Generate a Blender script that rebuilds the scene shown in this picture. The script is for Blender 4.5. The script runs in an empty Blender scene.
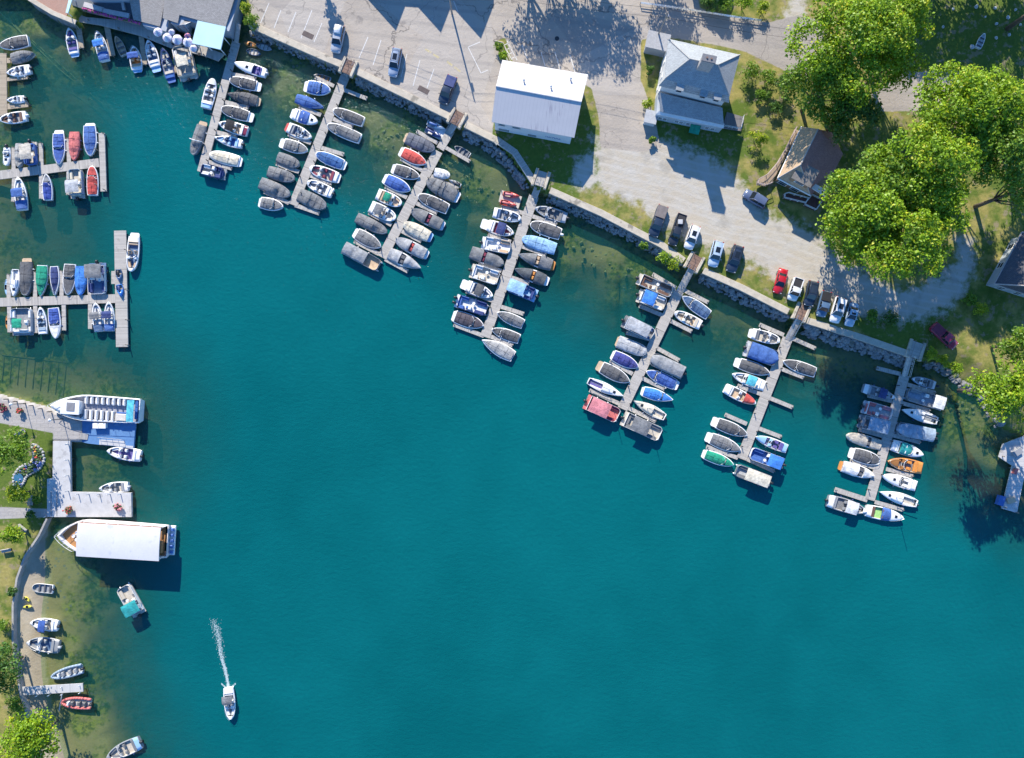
import bpy, math, random
import numpy as np
from mathutils import Vector, noise as mnoise
random.seed(7); rng = np.random.default_rng(7)
scene = bpy.context.scene
COL = scene.collection
CAMZ = 122.0
S0 = 2*0.75*CAMZ/1024.0
GN = 2.0      # north land level
GW = 1.0      # west land level

def W(px, py, z=0.0):
    k = (CAMZ-z)/CAMZ*S0
    return Vector(((px-512.0)*k, (379.0-py)*k, z))

# ---------------------------------------------------------------- objects
def tag(o, label=None, cat=None, group=None, kind=None):
    if label: o['label'] = label
    if cat: o['category'] = cat
    if group: o['group'] = group
    if kind: o['kind'] = kind
    return o

def empty(name, loc, rz=0.0, label=None, cat=None, group=None):
    o = bpy.data.objects.new(name, None); COL.objects.link(o)
    o.empty_display_size = 0.3
    o.location = loc; o.rotation_euler = (0, 0, rz)
    return tag(o, label, cat, group)

def copy_tree(o, parent=None):
    c = o.copy(); COL.objects.link(c); c.parent = parent
    for ch in [x for x in bpy.data.objects if x.parent == o]:
        copy_tree(ch, c)
    return c

class MB:
    def __init__(s): s.v = []; s.f = []; s.m = []
    def add(s, vs, fs, mi=0):
        b = len(s.v); s.v += [tuple(p) for p in vs]
        for f in fs: s.f.append(tuple(b+i for i in f)); s.m.append(mi)
        return s
    def box(s, c, d, rz=0.0, mi=0, bev=None):
        hx, hy, hz = d[0]/2, d[1]/2, d[2]/2
        if bev is None: bev = min(d)*0.18
        ca, sa = math.cos(rz), math.sin(rz)
        def r(x, y, z): return (c[0]+x*ca-y*sa, c[1]+x*sa+y*ca, c[2]+z)
        vs = []
        for (k, z) in ((0, -hz), (0, hz-bev), (bev, hz)):
            for sx, sy in ((-1,-1),(1,-1),(1,1),(-1,1)):
                vs.append(r(sx*(hx-k), sy*(hy-k), z))
        fs = [(3,2,1,0),(8,9,10,11)]
        for l in (0, 4):
            for i in range(4):
                j = (i+1) % 4; fs.append((l+i, l+j, l+4+j, l+4+i))
        return s.add(vs, fs, mi)
    def tube(s, p0, p1, r0, r1=None, n=6, mi=0):
        if r1 is None: r1 = r0
        p0 = Vector(p0); p1 = Vector(p1); d = (p1-p0)
        if d.length < 1e-6: return s
        d.normalize(); a = Vector((0,0,1)) if abs(d.z) < .9 else Vector((1,0,0))
        u = d.cross(a).normalized(); w = d.cross(u)
        vs = []
        for p, r in ((p0, r0), (p1, r1)):
            for i in range(n):
                t = 2*math.pi*i/n; vs.append(p+u*(r*math.cos(t))+w*(r*math.sin(t)))
        fs = [(i, (i+1) % n, n+(i+1) % n, n+i) for i in range(n)]
        fs += [tuple(range(n-1, -1, -1)), tuple(range(n, 2*n))]
        return s.add(vs, fs, mi)
    def prism(s, poly, z0, z1, mi=0, mtop=None):
        n = len(poly)
        ar = sum(poly[i][0]*poly[(i+1) % n][1]-poly[(i+1) % n][0]*poly[i][1] for i in range(n))
        if ar < 0: poly = poly[::-1]
        vs = [(p[0], p[1], z0) for p in poly]+[(p[0], p[1], z1) for p in poly]
        fs = [(i, (i+1) % n, n+(i+1) % n, n+i) for i in range(n)]
        s.add(vs, fs+[tuple(range(n-1, -1, -1))], mi)
        s.add(vs[n:], [tuple(range(n))], mi if mtop is None else mtop)
        return s
    def slab(s, pts, th, mi=0):
        """a planar polygon given in 3-D, thickened downwards"""
        n = len(pts)
        ar = sum(pts[i][0]*pts[(i+1) % n][1]-pts[(i+1) % n][0]*pts[i][1] for i in range(n))
        if ar < 0: pts = pts[::-1]
        vs = [(p[0], p[1], p[2]) for p in pts]+[(p[0], p[1], p[2]-th) for p in pts]
        fs = [tuple(range(n)), tuple(range(2*n-1, n-1, -1))]
        fs += [(i, n+i, n+(i+1) % n, (i+1) % n) for i in range(n)]
        return s.add(vs, fs, mi)
    def grid(s, rows, mi=0, flip=False):
        nr, nc = len(rows), len(rows[0]); vs = [p for r in rows for p in r]; fs = []
        for i in range(nr-1):
            for j in range(nc-1):
                q = (i*nc+j, i*nc+j+1, (i+1)*nc+j+1, (i+1)*nc+j)
                fs.append(q[::-1] if flip else q)
        return s.add(vs, fs, mi)
    def dome(s, c, rx, ry, rz, n=10, m=4, mi=0):
        rows = []
        for i in range(m+1):
            a = math.pi/2*i/m
            rows.append([(c[0]+rx*math.cos(a)*math.cos(2*math.pi*j/n), c[1]+ry*math.cos(a)*math.sin(2*math.pi*j/n), c[2]+rz*math.sin(a)) for j in range(n+1)])
        return s.grid(rows, mi)
    def build(s, name, mats, parent=None, smooth=False, loc=None, rz=0.0):
        me = bpy.data.meshes.new(name); me.from_pydata(s.v, [], s.f)
        if not isinstance(mats, (list, tuple)): mats = [mats]
        for m in mats: me.materials.append(m)
        if len(mats) > 1: me.polygons.foreach_set('material_index', s.m)
        if smooth: me.polygons.foreach_set('use_smooth', [True]*len(me.polygons))
        me.update()
        o = bpy.data.objects.new(name, me); COL.objects.link(o); o.parent = parent
        if loc is not None: o.location = loc
        o.rotation_euler = (0, 0, rz)
        return o

# ---------------------------------------------------------------- materials
class NT:
    def __init__(s, name):
        s.mat = bpy.data.materials.new(name); s.mat.use_nodes = True
        s.t = s.mat.node_tree; s.n = s.t.nodes; s.l = s.t.links
        s.bsdf = s.n.get('Principled BSDF'); s.out = s.n.get('Material Output')
    def node(s, typ, **kw):
        n = s.n.new(typ)
        for k, v in kw.items(): setattr(n, k, v)
        return n
    def put(s, sock, v):
        if hasattr(v, 'is_output') or isinstance(v, bpy.types.NodeSocket): s.l.new(v, sock)
        else:
            if sock.type == 'RGBA' and len(v) == 3: v = (*v, 1)
            sock.default_value = v
    def math(s, op, a, b=0.0, c=None, clamp=False):
        n = s.node('ShaderNodeMath', operation=op); n.use_clamp = clamp
        s.put(n.inputs[0], a); s.put(n.inputs[1], b)
        if c is not None: s.put(n.inputs[2], c)
        return n.outputs[0]
    def mix(s, f, a, b, blend='MIX'):
        n = s.node('ShaderNodeMix', data_type='RGBA', blend_type=blend)
        s.put(n.inputs[0], f); s.put(n.inputs[6], a); s.put(n.inputs[7], b)
        return n.outputs[2]
    def step(s, v, a, b):
        n = s.node('ShaderNodeMapRange', interpolation_type='SMOOTHSTEP')
        s.put(n.inputs[0], v); n.inputs[1].default_value = a; n.inputs[2].default_value = b
        return n.outputs[0]
    def co(s, kind='Object', scale=(1,1,1), rot=(0,0,0)):
        c = s.node('ShaderNodeTexCoord'); m = s.node('ShaderNodeMapping')
        m.inputs['Scale'].default_value = scale; m.inputs['Rotation'].default_value = rot
        s.l.new(c.outputs[kind], m.inputs[0]); return m.outputs[0]
    def noise(s, scale, detail=3, vec=None, rough=0.55):
        n = s.node('ShaderNodeTexNoise'); n.inputs['Scale'].default_value = scale
        n.inputs['Detail'].default_value = detail; n.inputs['Roughness'].default_value = rough
        s.l.new(vec if vec is not None else s.co(), n.inputs['Vector']); return n.outputs[0]
    def voro(s, scale, feature='F1', vec=None):
        n = s.node('ShaderNodeTexVoronoi', feature=feature); n.inputs['Scale'].default_value = scale
        s.l.new(vec if vec is not None else s.co(), n.inputs['Vector']); return n
    def attr(s, name):
        n = s.node('ShaderNodeAttribute'); n.attribute_name = name; return n.outputs['Fac']
    def bump(s, h, strength=.3, dist=.05):
        n = s.node('ShaderNodeBump'); n.inputs['Strength'].default_value = strength
        n.inputs['Distance'].default_value = dist; s.put(n.inputs['Height'], h)
        return n.outputs[0]

MC = {}
def mat(name, col, rough=.6, var=.16, scale=3.0, bump=0.0, metal=0.0, spots=None, coat=0.0):
    """procedural coloured surface: broad and fine noise, optional bump, optional second colour in patches"""
    key = (name, tuple(col))
    if key in MC: return MC[key]
    T = NT(name); b = T.bsdf
    n1 = T.noise(scale, 4); n2 = T.noise(scale*7.3, 2)
    f = T.math('ADD', T.math('MULTIPLY', n1, .65), T.math('MULTIPLY', n2, .35))
    f = T.step(f, .3, .7)
    c = T.mix(f, tuple(x*(1-var) for x in col), tuple(min(1, x*(1+var*.7)) for x in col))
    if spots: c = T.mix(T.step(T.noise(spots[1], 5), spots[2], spots[2]+.08), c, spots[0])
    T.put(b.inputs['Base Color'], c); b.inputs['Roughness'].default_value = rough
    b.inputs['Metallic'].default_value = metal
    if coat: b.inputs['Coat Weight'].default_value = coat
    if bump: T.put(b.inputs['Normal'], T.bump(f, bump, .06))
    MC[key] = T.mat; return T.mat

FAB = dict(grey=(.185,.19,.195), dkgrey=(.108,.11,.116), ltgrey=(.28,.29,.30), blue=(.06,.14,.38), navy=(.04,.06,.18),
           bright=(.05,.22,.62), sky=(.30,.50,.72), slate=(.09,.16,.28), cream=(.66,.60,.47), white=(.72,.72,.71), red=(.56,.085,.07),
           pink=(.62,.22,.24), green=(.01,.28,.17), teal=(.02,.30,.30), turq=(.10,.50,.60), tan=(.55,.40,.26), orange=(.62,.26,.06),
           maroon=(.20,.03,.06), black=(.02,.02,.022), lime=(.35,.62,.2), silver=(.42,.43,.44), bluegrey=(.28,.36,.45), salmon=(.58,.16,.15),
           royal=(.05,.12,.38), beige=(.52,.47,.39), wood=(.34,.15,.045), brown=(.16,.09,.06), taupe=(.19,.165,.155), purple=(.12,.10,.30))
def fabric(c):
    col = FAB[c] if isinstance(c, str) else c
    return mat('fabric_'+(c if isinstance(c, str) else 'x'), col, .85, .36, 1.5, .95)
def gel(c):
    col = FAB[c] if isinstance(c, str) else c
    return mat('gelcoat_'+(c if isinstance(c, str) else 'x'), col, .28, .07, 1.0)
M_WHITE = mat('gelcoat_white', (.80,.79,.77), .3, .06, 1.2)
M_LINER = mat('cockpit_liner', (.55,.52,.47), .6, .15, 2.5)
M_VINYL = mat('seat_vinyl', (.66,.63,.58), .5, .1, 4)
M_ALU = mat('aluminium', (.55,.56,.57), .35, .1, 3, metal=.8)
M_DARK = mat('black_plastic', (.025,.027,.03), .4, .2, 4)
M_RUBBER = mat('rubber', (.02,.02,.02), .8, .2, 6)
def glass_dark():
    T = NT('tinted_glass'); b = T.bsdf
    T.put(b.inputs['Base Color'], (.015,.02,.026)); b.inputs['Roughness'].default_value = .06
    b.inputs['Specular IOR Level'].default_value = .6
    return T.mat
M_GLASS = glass_dark()

def planks(name, col, width=.14, var=.3, rot=False):
    """boards running across local x"""
    T = NT(name); b = T.bsdf
    v = T.co('Object')
    sx = T.node('ShaderNodeSeparateXYZ'); T.l.new(v, sx.inputs[0])
    x = T.math('DIVIDE', sx.outputs[1 if rot else 0], width)
    fl = T.math('FLOOR', x); fr = T.math('FRACT', x)
    wn = T.node('ShaderNodeTexWhiteNoise', noise_dimensions='1D'); T.l.new(fl, wn.inputs['W'])
    gap = T.math('GREATER_THAN', T.math('ABSOLUTE', T.math('SUBTRACT', fr, .5)), .43)
    n = T.noise(1.3, 5); n2 = T.noise(.25, 3)
    f = T.math('ADD', T.math('MULTIPLY', wn.outputs[0], .45), T.math('MULTIPLY', n, .35))
    f = T.math('ADD', f, T.math('MULTIPLY', n2, .3))
    c = T.mix(f, tuple(q*(1-var) for q in col), tuple(q*(1+var*.6) for q in col))
    c = T.mix(T.math('MULTIPLY', gap, .75), c, tuple(q*.25 for q in col))
    # patches of stain
    c = T.mix(T.math('MULTIPLY', T.step(T.noise(.9, 5), .58, .72), .35), c, (.10,.09,.08))
    T.put(b.inputs['Base Color'], c); b.inputs['Roughness'].default_value = .85
    T.put(b.inputs['Normal'], T.bump(T.math('SUBTRACT', 1.0, gap), .4, .02))
    return T.mat
M_PLANK = planks('weathered_planks', (.46,.425,.375), .2)
M_PLANK_TAN = planks('tan_planks', (.42,.34,.24), .16)
M_SLAT = planks('brown_slats', (.24,.15,.11), .55, .4)
M_POST = mat('post_timber', (.22,.19,.16), .9, .3, 4)
M_CONC = mat('concrete_cap', (.50,.44,.345), .9, .18, .9, .2, spots=((.26,.23,.18), .5, .6))
M_STONE = mat('wall_stone', (.23,.225,.215), .9, .35, 1.4, .8)

# ---------------------------------------------------------------- polygons (pixel positions of the shore, at land level)
def PZ(pts, z): return np.array([[W(x, y, z).x, W(x, y, z).y] for x, y in pts])
SHORE_N = [(-600,-22),(20,-12),(29,0),(52,14),(74,24),(80,4),(120,-8),(222,-6),(241,8),(250,27.5),(262,33),(322,60),(345,68.5),(445,117.5),(494,142),
           (511,158),(533,187),(548,193),(600,215.5),(660,247),(690,268),(740,290),(792,317),(806,323),(860,340),(910,357),(926,360),(942,366),(962,380),(985,396),(1000,425),(1060,452),(1120,462)]
LAND_N = PZ(SHORE_N+[(4500,500),(4500,-4000),(-4500,-4000),(-4500,-22)], GN)
SHORE_W = [(-700,330),(-20,389),(0,394.5),(50,408),(85,420),(85,444),(50,444),(50,517),(47,520),(45,545),(43,580),(39,620),(38,650),(41,690),(47,715),(58,745),(72,790),(110,1000)]
LAND_W = PZ(SHORE_W+[(110,4500),(-4500,4500),(-4500,330)], .5)
WALL_W = [(50,440),(48,518),(40,535),(26,556),(18,578),(14,605),(14,640),(18,672),(22,695),(28,712),(34,735),(40,770),(60,1000)]
LAWN_W = PZ([(-700,330),(-20,389),(0,394.5),(50,408),(50,440)]+WALL_W[1:]+[(60,4500),(-4500,4500),(-4500,330)], GW)

def sdf(poly, X, Y):
    """signed distance, positive inside"""
    n = len(poly); d = np.full(X.shape, 1e9); ins = np.zeros(X.shape, bool)
    for i in range(n):
        ax, ay = poly[i]; bx, by = poly[(i+1) % n]
        dx, dy = bx-ax, by-ay; L = dx*dx+dy*dy+1e-12
        t = np.clip(((X-ax)*dx+(Y-ay)*dy)/L, 0, 1)
        d = np.minimum(d, (X-ax-t*dx)**2+(Y-ay-t*dy)**2)
        c = ((ay > Y) != (by > Y)) & (X < (bx-ax)*(Y-ay)/(by-ay+1e-30)+ax)
        ins ^= c
    d = np.sqrt(d); return np.where(ins, d, -d)

_tab = rng.random((64,64))
def vnoise(X, Y, s):
    x = X/s; y = Y/s; xi = np.floor(x).astype(int); yi = np.floor(y).astype(int); fx = x-xi; fy = y-yi
    fx = fx*fx*(3-2*fx); fy = fy*fy*(3-2*fy)
    g = lambda a, b: _tab[a % 64, b % 64]
    return (g(xi,yi)*(1-fx)+g(xi+1,yi)*fx)*(1-fy)+(g(xi,yi+1)*(1-fx)+g(xi+1,yi+1)*fx)*fy

def ss(x, a, b):
    t = np.clip((x-a)/(b-a), 0, 1); return t*t*(3-2*t)

def height(X, Y):
    dN = sdf(LAND_N, X, Y); dW = sdf(LAND_W, X, Y); dL = sdf(LAWN_W, X, Y)
    nz = vnoise(X, Y, 6.0)*.6+vnoise(X, Y, 2.3)*.4
    px = X/S0+512; py = 379-Y/S0
    # north: wall, weedy shelf, drop-off
    dn = -dN+(nz-.5)*5
    shelf = np.where(px > 930, 7.0, np.where(px < 240, 4.0, np.where(px < 620, 8.5, 5.0)))
    zN = -.62-.035*np.clip(dn, 0, 99)-.36*np.clip(dn-shelf, 0, 30)
    zN = zN+(vnoise(X, Y, 3.1)-.5)*.55
    nat = (px > 928)
    zN = np.where(dN > 0, np.where(nat, np.minimum(GN, .15+.45*dN), GN), np.where(dN > -.9, -.75+np.clip(dN+.9, 0, .9)*1.0*0.2, zN))
    # west: quay in the upper part, beach below
    qm = ss(py, 512, 526)
    dw = -dW
    zWb = np.where(dW > 0, np.minimum(.42, .085*dW), -.075*dw-.27*np.clip(dw-6.5-(nz-.5)*5, 0, 40))
    zWq = np.where(dW > .1, GW-.15, -.7-.09*np.clip(dw, 0, 30)-.2*np.clip(dw-7, 0, 30))
    qm = np.where(dW > 0, qm, ss(py, 470, 580)); zW = zWq*(1-qm)+zWb*qm
    zW = np.where(dL > .05, GW, zW)
    zW = np.where((dW < -.2), zW+(vnoise(X, Y, 2.7)-.5)*.3*np.clip(-dW*.3, 0, 1), zW)
    xl = X+92
    zl = -(1.05+.15*np.clip(xl, 0, 99)+.02*np.clip(xl-14, 0, 99)*np.clip(xl-14, 0, 30))+(nz-.5)*1.1
    zl = zl-np.clip((py-385)*.12, 0, 9)
    zl = np.where(xl < -3, -.6, zl)
    z = np.maximum(np.maximum(np.where(dN > -60, zN, -9), zW), np.maximum(zl, -8.5))
    return z, dN, dW, dL

def axis(lo, hi, st, far):
    a = list(np.arange(lo, hi+.01, st)); out = []; x = lo; k = 3.0
    left = []
    while x > -far: x -= k; k *= 1.5; left.append(x)
    x = hi; k = 3.0; right = []
    while x < far: x += k; k *= 1.5; right.append(x)
    return np.array(left[::-1]+a+right)

def sheet(name, xs, ys, Z, attrs, material, kind):
    nx, ny = len(xs), len(ys)
    X, Y = np.meshgrid(xs, ys)
    co = np.stack([X.ravel(), Y.ravel(), Z.ravel()], 1).astype(np.float32)
    i, j = np.meshgrid(np.arange(nx-1), np.arange(ny-1)); a = (j*nx+i).ravel()
    q = np.stack([a, a+1, a+nx+1, a+nx], 1).astype(np.int32)
    me = bpy.data.meshes.new(name)
    me.vertices.add(len(co)); me.vertices.foreach_set('co', co.ravel())
    me.loops.add(q.size); me.loops.foreach_set('vertex_index', q.ravel())
    me.polygons.add(len(q)); me.polygons.foreach_set('loop_start', np.arange(0, q.size, 4, dtype=np.int32))
    me.update(calc_edges=True)
    me.polygons.foreach_set('use_smooth', [True]*len(q))
    for k, v in attrs.items():
        at = me.attributes.new(k, 'FLOAT', 'POINT'); at.data.foreach_set('value', v.ravel().astype(np.float32))
    me.materials.append(material)
    o = bpy.data.objects.new(name, me); COL.objects.link(o); tag(o, kind=kind); return o

xs = axis(-100, 100, .5, 900); ys = axis(-76, 78, .5, 900)
GX, GY = np.meshgrid(xs, ys)
GZ, dN, dW, dL = height(GX, GY)

ASPHALT = [[(236,-60),(251,14),(262,31),(322,58),(445,115),(492,138),(494,120),(503,60),(494,42),(505,38),(514,66),(585,84),(592,90),(599,120),(600,148),(640,152),(662,148),(655,120),(650,104),(641,80),(641,40),(660,36),(720,46),(745,52),(800,78),(840,60),(820,20),(798,15),(768,22),(740,18),(700,8),(690,-60)],
           [(870,95),(905,72),(960,70),(940,110),(880,112)]]
GRAVEL = [[(594,140),(596,170),(590,182),(612,196),(640,205),(662,228),(700,246),(742,258),(770,276),(800,288),(850,315),(905,322),(930,318),(960,300),(975,272),(972,240),(955,236),(958,258),(940,280),(905,290),(870,276),(830,246),(796,222),(768,214),(752,200),(742,182),(728,166),(708,156),(690,148),(672,143),(662,136)],
          [(571,172),(580,158),(594,150),(597,186),(585,192),(574,186)],
          [(782,28),(788,12),(792,-40),(808,-40),(806,12),(808,30)]]
def zone(polys, z):
    d = np.full(GX.shape, -1e9)
    for p in polys: d = np.maximum(d, sdf(PZ(p, z), GX, GY))
    return d
zA = zone(ASPHALT, GN); zG = zone(GRAVEL, GN)
LUSH = [[(488,132),(500,142),(540,186),(594,178),(594,150),(586,120)],[(50,440),(46,408),(0,398),(-40,398),(-40,520),(40,520)],[(840,300),(910,356),(940,320),(900,312)],[(890,-40),(1060,-40),(1060,70),(930,60)],[(640,140),(740,150),(745,110)]]
zL = zone(LUSH, GN)
PROM = PZ([(-700,330),(-20,389),(0,394.5),(50,408),(86,420),(86,444),(55,443),(52,440),(53,433),(0,423),(-60,415)], GW)
zP = sdf(PROM, GX, GY)
PATHW = PZ([(-60,508),(0,507),(50,509),(50,517),(0,519),(-60,520)], GW)
zP = np.maximum(zP, sdf(PATHW, GX, GY))

def ground_mat():
    T = NT('ground'); b = T.bsdf
    P = T.node('ShaderNodeNewGeometry').outputs['Position']
    sep = T.node('ShaderNodeSeparateXYZ'); T.l.new(P, sep.inputs[0])
    nf = T.noise(2.2, 6, P); nm = T.noise(.45, 5, P); nl = T.noise(.09, 3, P); nfine = T.noise(9.0, 3, P)
    ragged = T.math('MULTIPLY', T.math('SUBTRACT', T.noise(.55, 6, P, .7), .5), 8.0)
    # grass: dry and green patches
    dry = T.mix(nf, (.20,.175,.045), (.42,.35,.12)); green = T.mix(nf, (.055,.10,.015), (.14,.19,.028))
    lush = T.step(T.attr('lush'), -3, 1)
    g = T.math('ADD', T.math('ADD', T.math('MULTIPLY', nm, .9), T.math('MULTIPLY', nl, .6)), T.math('MULTIPLY', lush, -.45))
    grass = T.mix(T.step(g, .58, .92), green, dry)
    grass = T.mix(T.math('MULTIPLY', T.step(T.noise(.8, 6, P, .65), .54, .64), .75), grass, (.27,.215,.14))
    # gravel with wheel tracks and dust
    grv = T.mix(nfine, (.31,.272,.21), (.58,.515,.41)); grv = T.mix(T.step(nm, .35, .7), grv, (.46,.43,.37))
    tracks = T.node('ShaderNodeTexWave', wave_type='BANDS', bands_direction='Y'); tracks.inputs['Scale'].default_value = .24
    tracks.inputs['Distortion'].default_value = 9; tracks.inputs['Detail'].default_value = 3; tracks.inputs['Detail Scale'].default_value = .35
    T.l.new(T.co('Object', (.5,1,1), (0,0,.5)), tracks.inputs['Vector'])
    grv = T.mix(T.math('MULTIPLY', T.step(tracks.outputs['Fac'], .6, .95), .34), grv, (.52,.49,.44))
    grv = T.mix(T.math('MULTIPLY', T.step(T.noise(.25, 4, P), .55, .7), .45), grv, (.26,.24,.20))
    # old asphalt: bleached, patched, cracked, wheel lanes
    asp = T.mix(nfine, (.36,.312,.258), (.475,.418,.35)); asp = T.mix(T.math('MULTIPLY', T.step(nl, .4, .65), .55), asp, (.335,.295,.25))
    asp = T.mix(T.math('MULTIPLY', T.step(nm, .5, .75), .35), asp, (.48,.43,.37))
    wv = T.node('ShaderNodeVectorMath', operation='ADD')
    nv = T.node('ShaderNodeTexNoise'); nv.inputs['Scale'].default_value = .35; nv.inputs['Detail'].default_value = 5; T.l.new(P, nv.inputs['Vector'])
    sc = T.node('ShaderNodeVectorMath', operation='SCALE'); sc.inputs['Scale'].default_value = 5.0; T.l.new(nv.outputs['Color'], sc.inputs[0])
    T.l.new(P, wv.inputs[0]); T.l.new(sc.outputs[0], wv.inputs[1])
    ck = T.voro(.07, 'DISTANCE_TO_EDGE', wv.outputs[0]).outputs['Distance']
    ck2 = T.voro(.25, 'DISTANCE_TO_EDGE', wv.outputs[0]).outputs['Distance']
    crack = T.math('MAXIMUM', T.math('MULTIPLY', T.math('LESS_THAN', ck, .006), .65), T.math('MULTIPLY', T.math('MULTIPLY', T.math('LESS_THAN', ck2, .010), T.step(nl, .48, .6)), .5))
    asp = T.mix(crack, asp, (.12,.11,.10))
    pt = T.voro(.075, 'F1', P); ps = T.node('ShaderNodeSeparateColor'); T.l.new(pt.outputs['Color'], ps.inputs[0]); asp = T.mix(T.math('MULTIPLY', T.math('GREATER_THAN', ps.outputs[0], .72), .35), asp, (.28,.255,.235)); asp = T.mix(T.math('MULTIPLY', T.math('LESS_THAN', ps.outputs[1], .2), .3), asp, (.47,.435,.39))
    lane = T.node('ShaderNodeTexWave', wave_type='BANDS', bands_direction='Y'); lane.inputs['Scale'].default_value = .11; lane.inputs['Distortion'].default_value = 3; lane.inputs['Detail'].default_value = 3; T.l.new(T.co('Object', (.4,1,1), (0,0,.28)), lane.inputs['Vector']); asp = T.mix(T.math('MULTIPLY', T.step(lane.outputs['Fac'], .75, 1.0), .3), asp, (.25,.23,.21))
    stain = T.math('MULTIPLY', T.step(T.noise(.5, 5, P), .62, .72), .4)
    asp = T.mix(stain, asp, (.14,.13,.125))
    fa = T.step(T.math('ADD', T.attr('asphalt'), T.math('MULTIPLY', ragged, .07)), -.08, .15)
    fg = T.step(T.math('ADD', T.attr('gravel'), ragged), -1.0, 1.3)
    land = T.mix(fg, grass, grv); land = T.mix(fa, land, asp)
    # quay paving
    pav = T.mix(nm, (.34,.315,.29), (.44,.41,.38)); pb = T.node('ShaderNodeTexBrick'); pb.inputs['Scale'].default_value = .35; pb.inputs['Mortar Size'].default_value = .012
    pb.inputs['Color1'].default_value = (.42,.39,.36,1); pb.inputs['Color2'].default_value = (.36,.335,.31,1); pb.inputs['Mortar'].default_value = (.25,.23,.21,1); T.l.new(P, pb.inputs['Vector'])
    pav = T.mix(.5, pav, pb.outputs['Color'])
    land = T.mix(T.step(T.attr('paving'), -.1, .1), land, pav)
    # beach and lake bed
    sand = T.mix(nfine, (.34,.285,.20), (.50,.44,.335)); sand = T.mix(T.math('MULTIPLY', T.step(nm, .45, .7), .5), sand, (.30,.25,.17))
    z = sep.outputs[2]
    wet = T.step(z, .22, .02)
    sand = T.mix(T.math('MULTIPLY', wet, .45), sand, (.20,.165,.10))
    wf = T.math('ADD', T.math('MULTIPLY', T.noise(.16, 5, P, .6), .75), T.math('MULTIPLY', T.noise(1.1, 4, P, .6), .3))
    weed = T.mix(T.step(T.noise(1.2, 5, P), .42, .62), (.07,.11,.02), (.28,.28,.06))
    bed = T.mix(T.step(wf, .46, .60), (.31,.255,.125), weed)
    bed = T.mix(T.step(T.math('MULTIPLY', z, -1.0), .10, .45), (.28,.215,.11), bed)
    bed = T.mix(T.math('MULTIPLY', T.step(T.voro(.9, 'F1', P).outputs['Distance'], .28, .2), T.step(nl, .45, .55)), bed, (.20,.19,.14))
    c = T.mix(T.attr('beach'), land, sand)
    c = T.mix(T.step(z, .01, -.12), c, bed)
    T.put(b.inputs['Base Color'], c); b.inputs['Roughness'].default_value = .93
    b.inputs['Specular IOR Level'].default_value = .25
    T.put(b.inputs['Normal'], T.bump(T.math('ADD', nf, T.math('MULTIPLY', nfine, .5)), .55, .12))
    return T.mat
beach = np.where((dL < .0) & (dW > -1.0) & (GY < W(0,519).y) , 1.0, 0.0)
sheet('ground', xs, ys, GZ, dict(asphalt=zA, gravel=zG, lush=zL, paving=zP, beach=beach), ground_mat(), 'structure')

def water_mat():
    T = NT('lake_water'); T.n.remove(T.bsdf)
    P = T.node('ShaderNodeNewGeometry').outputs['Position']
    d = T.attr('depth')
    opac = T.math('SUBTRACT', 1.0, T.math('POWER', 2.718, T.math('MULTIPLY', d, -.52)), clamp=True)
    # turbidity: the scattering colour of the water body, greener where shallow
    n1 = T.noise(.018, 3, P); n2 = T.noise(.12, 4, P)
    deep = T.mix(T.step(T.math('ADD', T.math('MULTIPLY', n1, .7), T.math('MULTIPLY', n2, .3)), .3, .7), (.001,.094,.100), (.002,.126,.132))
    body = T.mix(T.step(d, 1.5, 8.0), (.008,.078,.066), deep)
    # ripples
    vs = T.co('Object', (1,1.9,1), (0,0,.35))
    r1 = T.noise(.75, 4, vs, .6); r2 = T.noise(4.5, 3, vs)
    wv = T.node('ShaderNodeTexWave', wave_type='BANDS'); wv.inputs['Scale'].default_value = .28; wv.inputs['Distortion'].default_value = 6.5
    wv.inputs['Detail'].default_value = 3; wv.inputs['Detail Scale'].default_value = 1.1; T.l.new(T.co('Object', (1,1,1), (0,0,-.35)), wv.inputs['Vector'])
    h = T.math('ADD', T.math('MULTIPLY', r1, .8), T.math('ADD', T.math('MULTIPLY', r2, .5), T.math('MULTIPLY', wv.outputs['Fac'], T.math('MULTIPLY', T.step(T.noise(.03,2,P), .4, .65), .22))))
    nrm = T.bump(h, .5, .22)
    dif = T.node('ShaderNodeBsdfDiffuse'); T.put(dif.inputs['Color'], body); T.l.new(nrm, dif.inputs['Normal'])
    tr = T.node('ShaderNodeBsdfTransparent'); T.put(tr.inputs['Color'], (.83,.94,.80))
    m1 = T.node('ShaderNodeMixShader'); T.l.new(opac, m1.inputs[0]); T.l.new(tr.outputs[0], m1.inputs[1]); T.l.new(dif.outputs[0], m1.inputs[2])
    gl = T.node('ShaderNodeBsdfGlossy'); gl.inputs['Roughness'].default_value = .12; T.l.new(nrm, gl.inputs['Normal'])
    fr = T.node('ShaderNodeFresnel'); fr.inputs['IOR'].default_value = 1.33; T.l.new(nrm, fr.inputs['Normal'])
    m2 = T.node('ShaderNodeMixShader'); bf = T.node('ShaderNodeNewGeometry').outputs['Backfacing']; T.put(m2.inputs[0], T.math('MULTIPLY', fr.outputs[0], T.math('SUBTRACT', 1.0, bf))); T.l.new(m1.outputs[0], m2.inputs[1]); T.l.new(gl.outputs[0], m2.inputs[2])
    T.l.new(m2.outputs[0], T.out.inputs['Surface'])
    return T.mat
wxs = axis(-100, 100, 1.0, 900); wys = axis(-76, 78, 1.0, 900)
WX, WY = np.meshgrid(wxs, wys); WZ = height(WX, WY)[0]
sheet('water', wxs, wys, np.zeros_like(WX), dict(depth=np.clip(-WZ, 0, 20)), water_mat(), 'structure')

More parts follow.
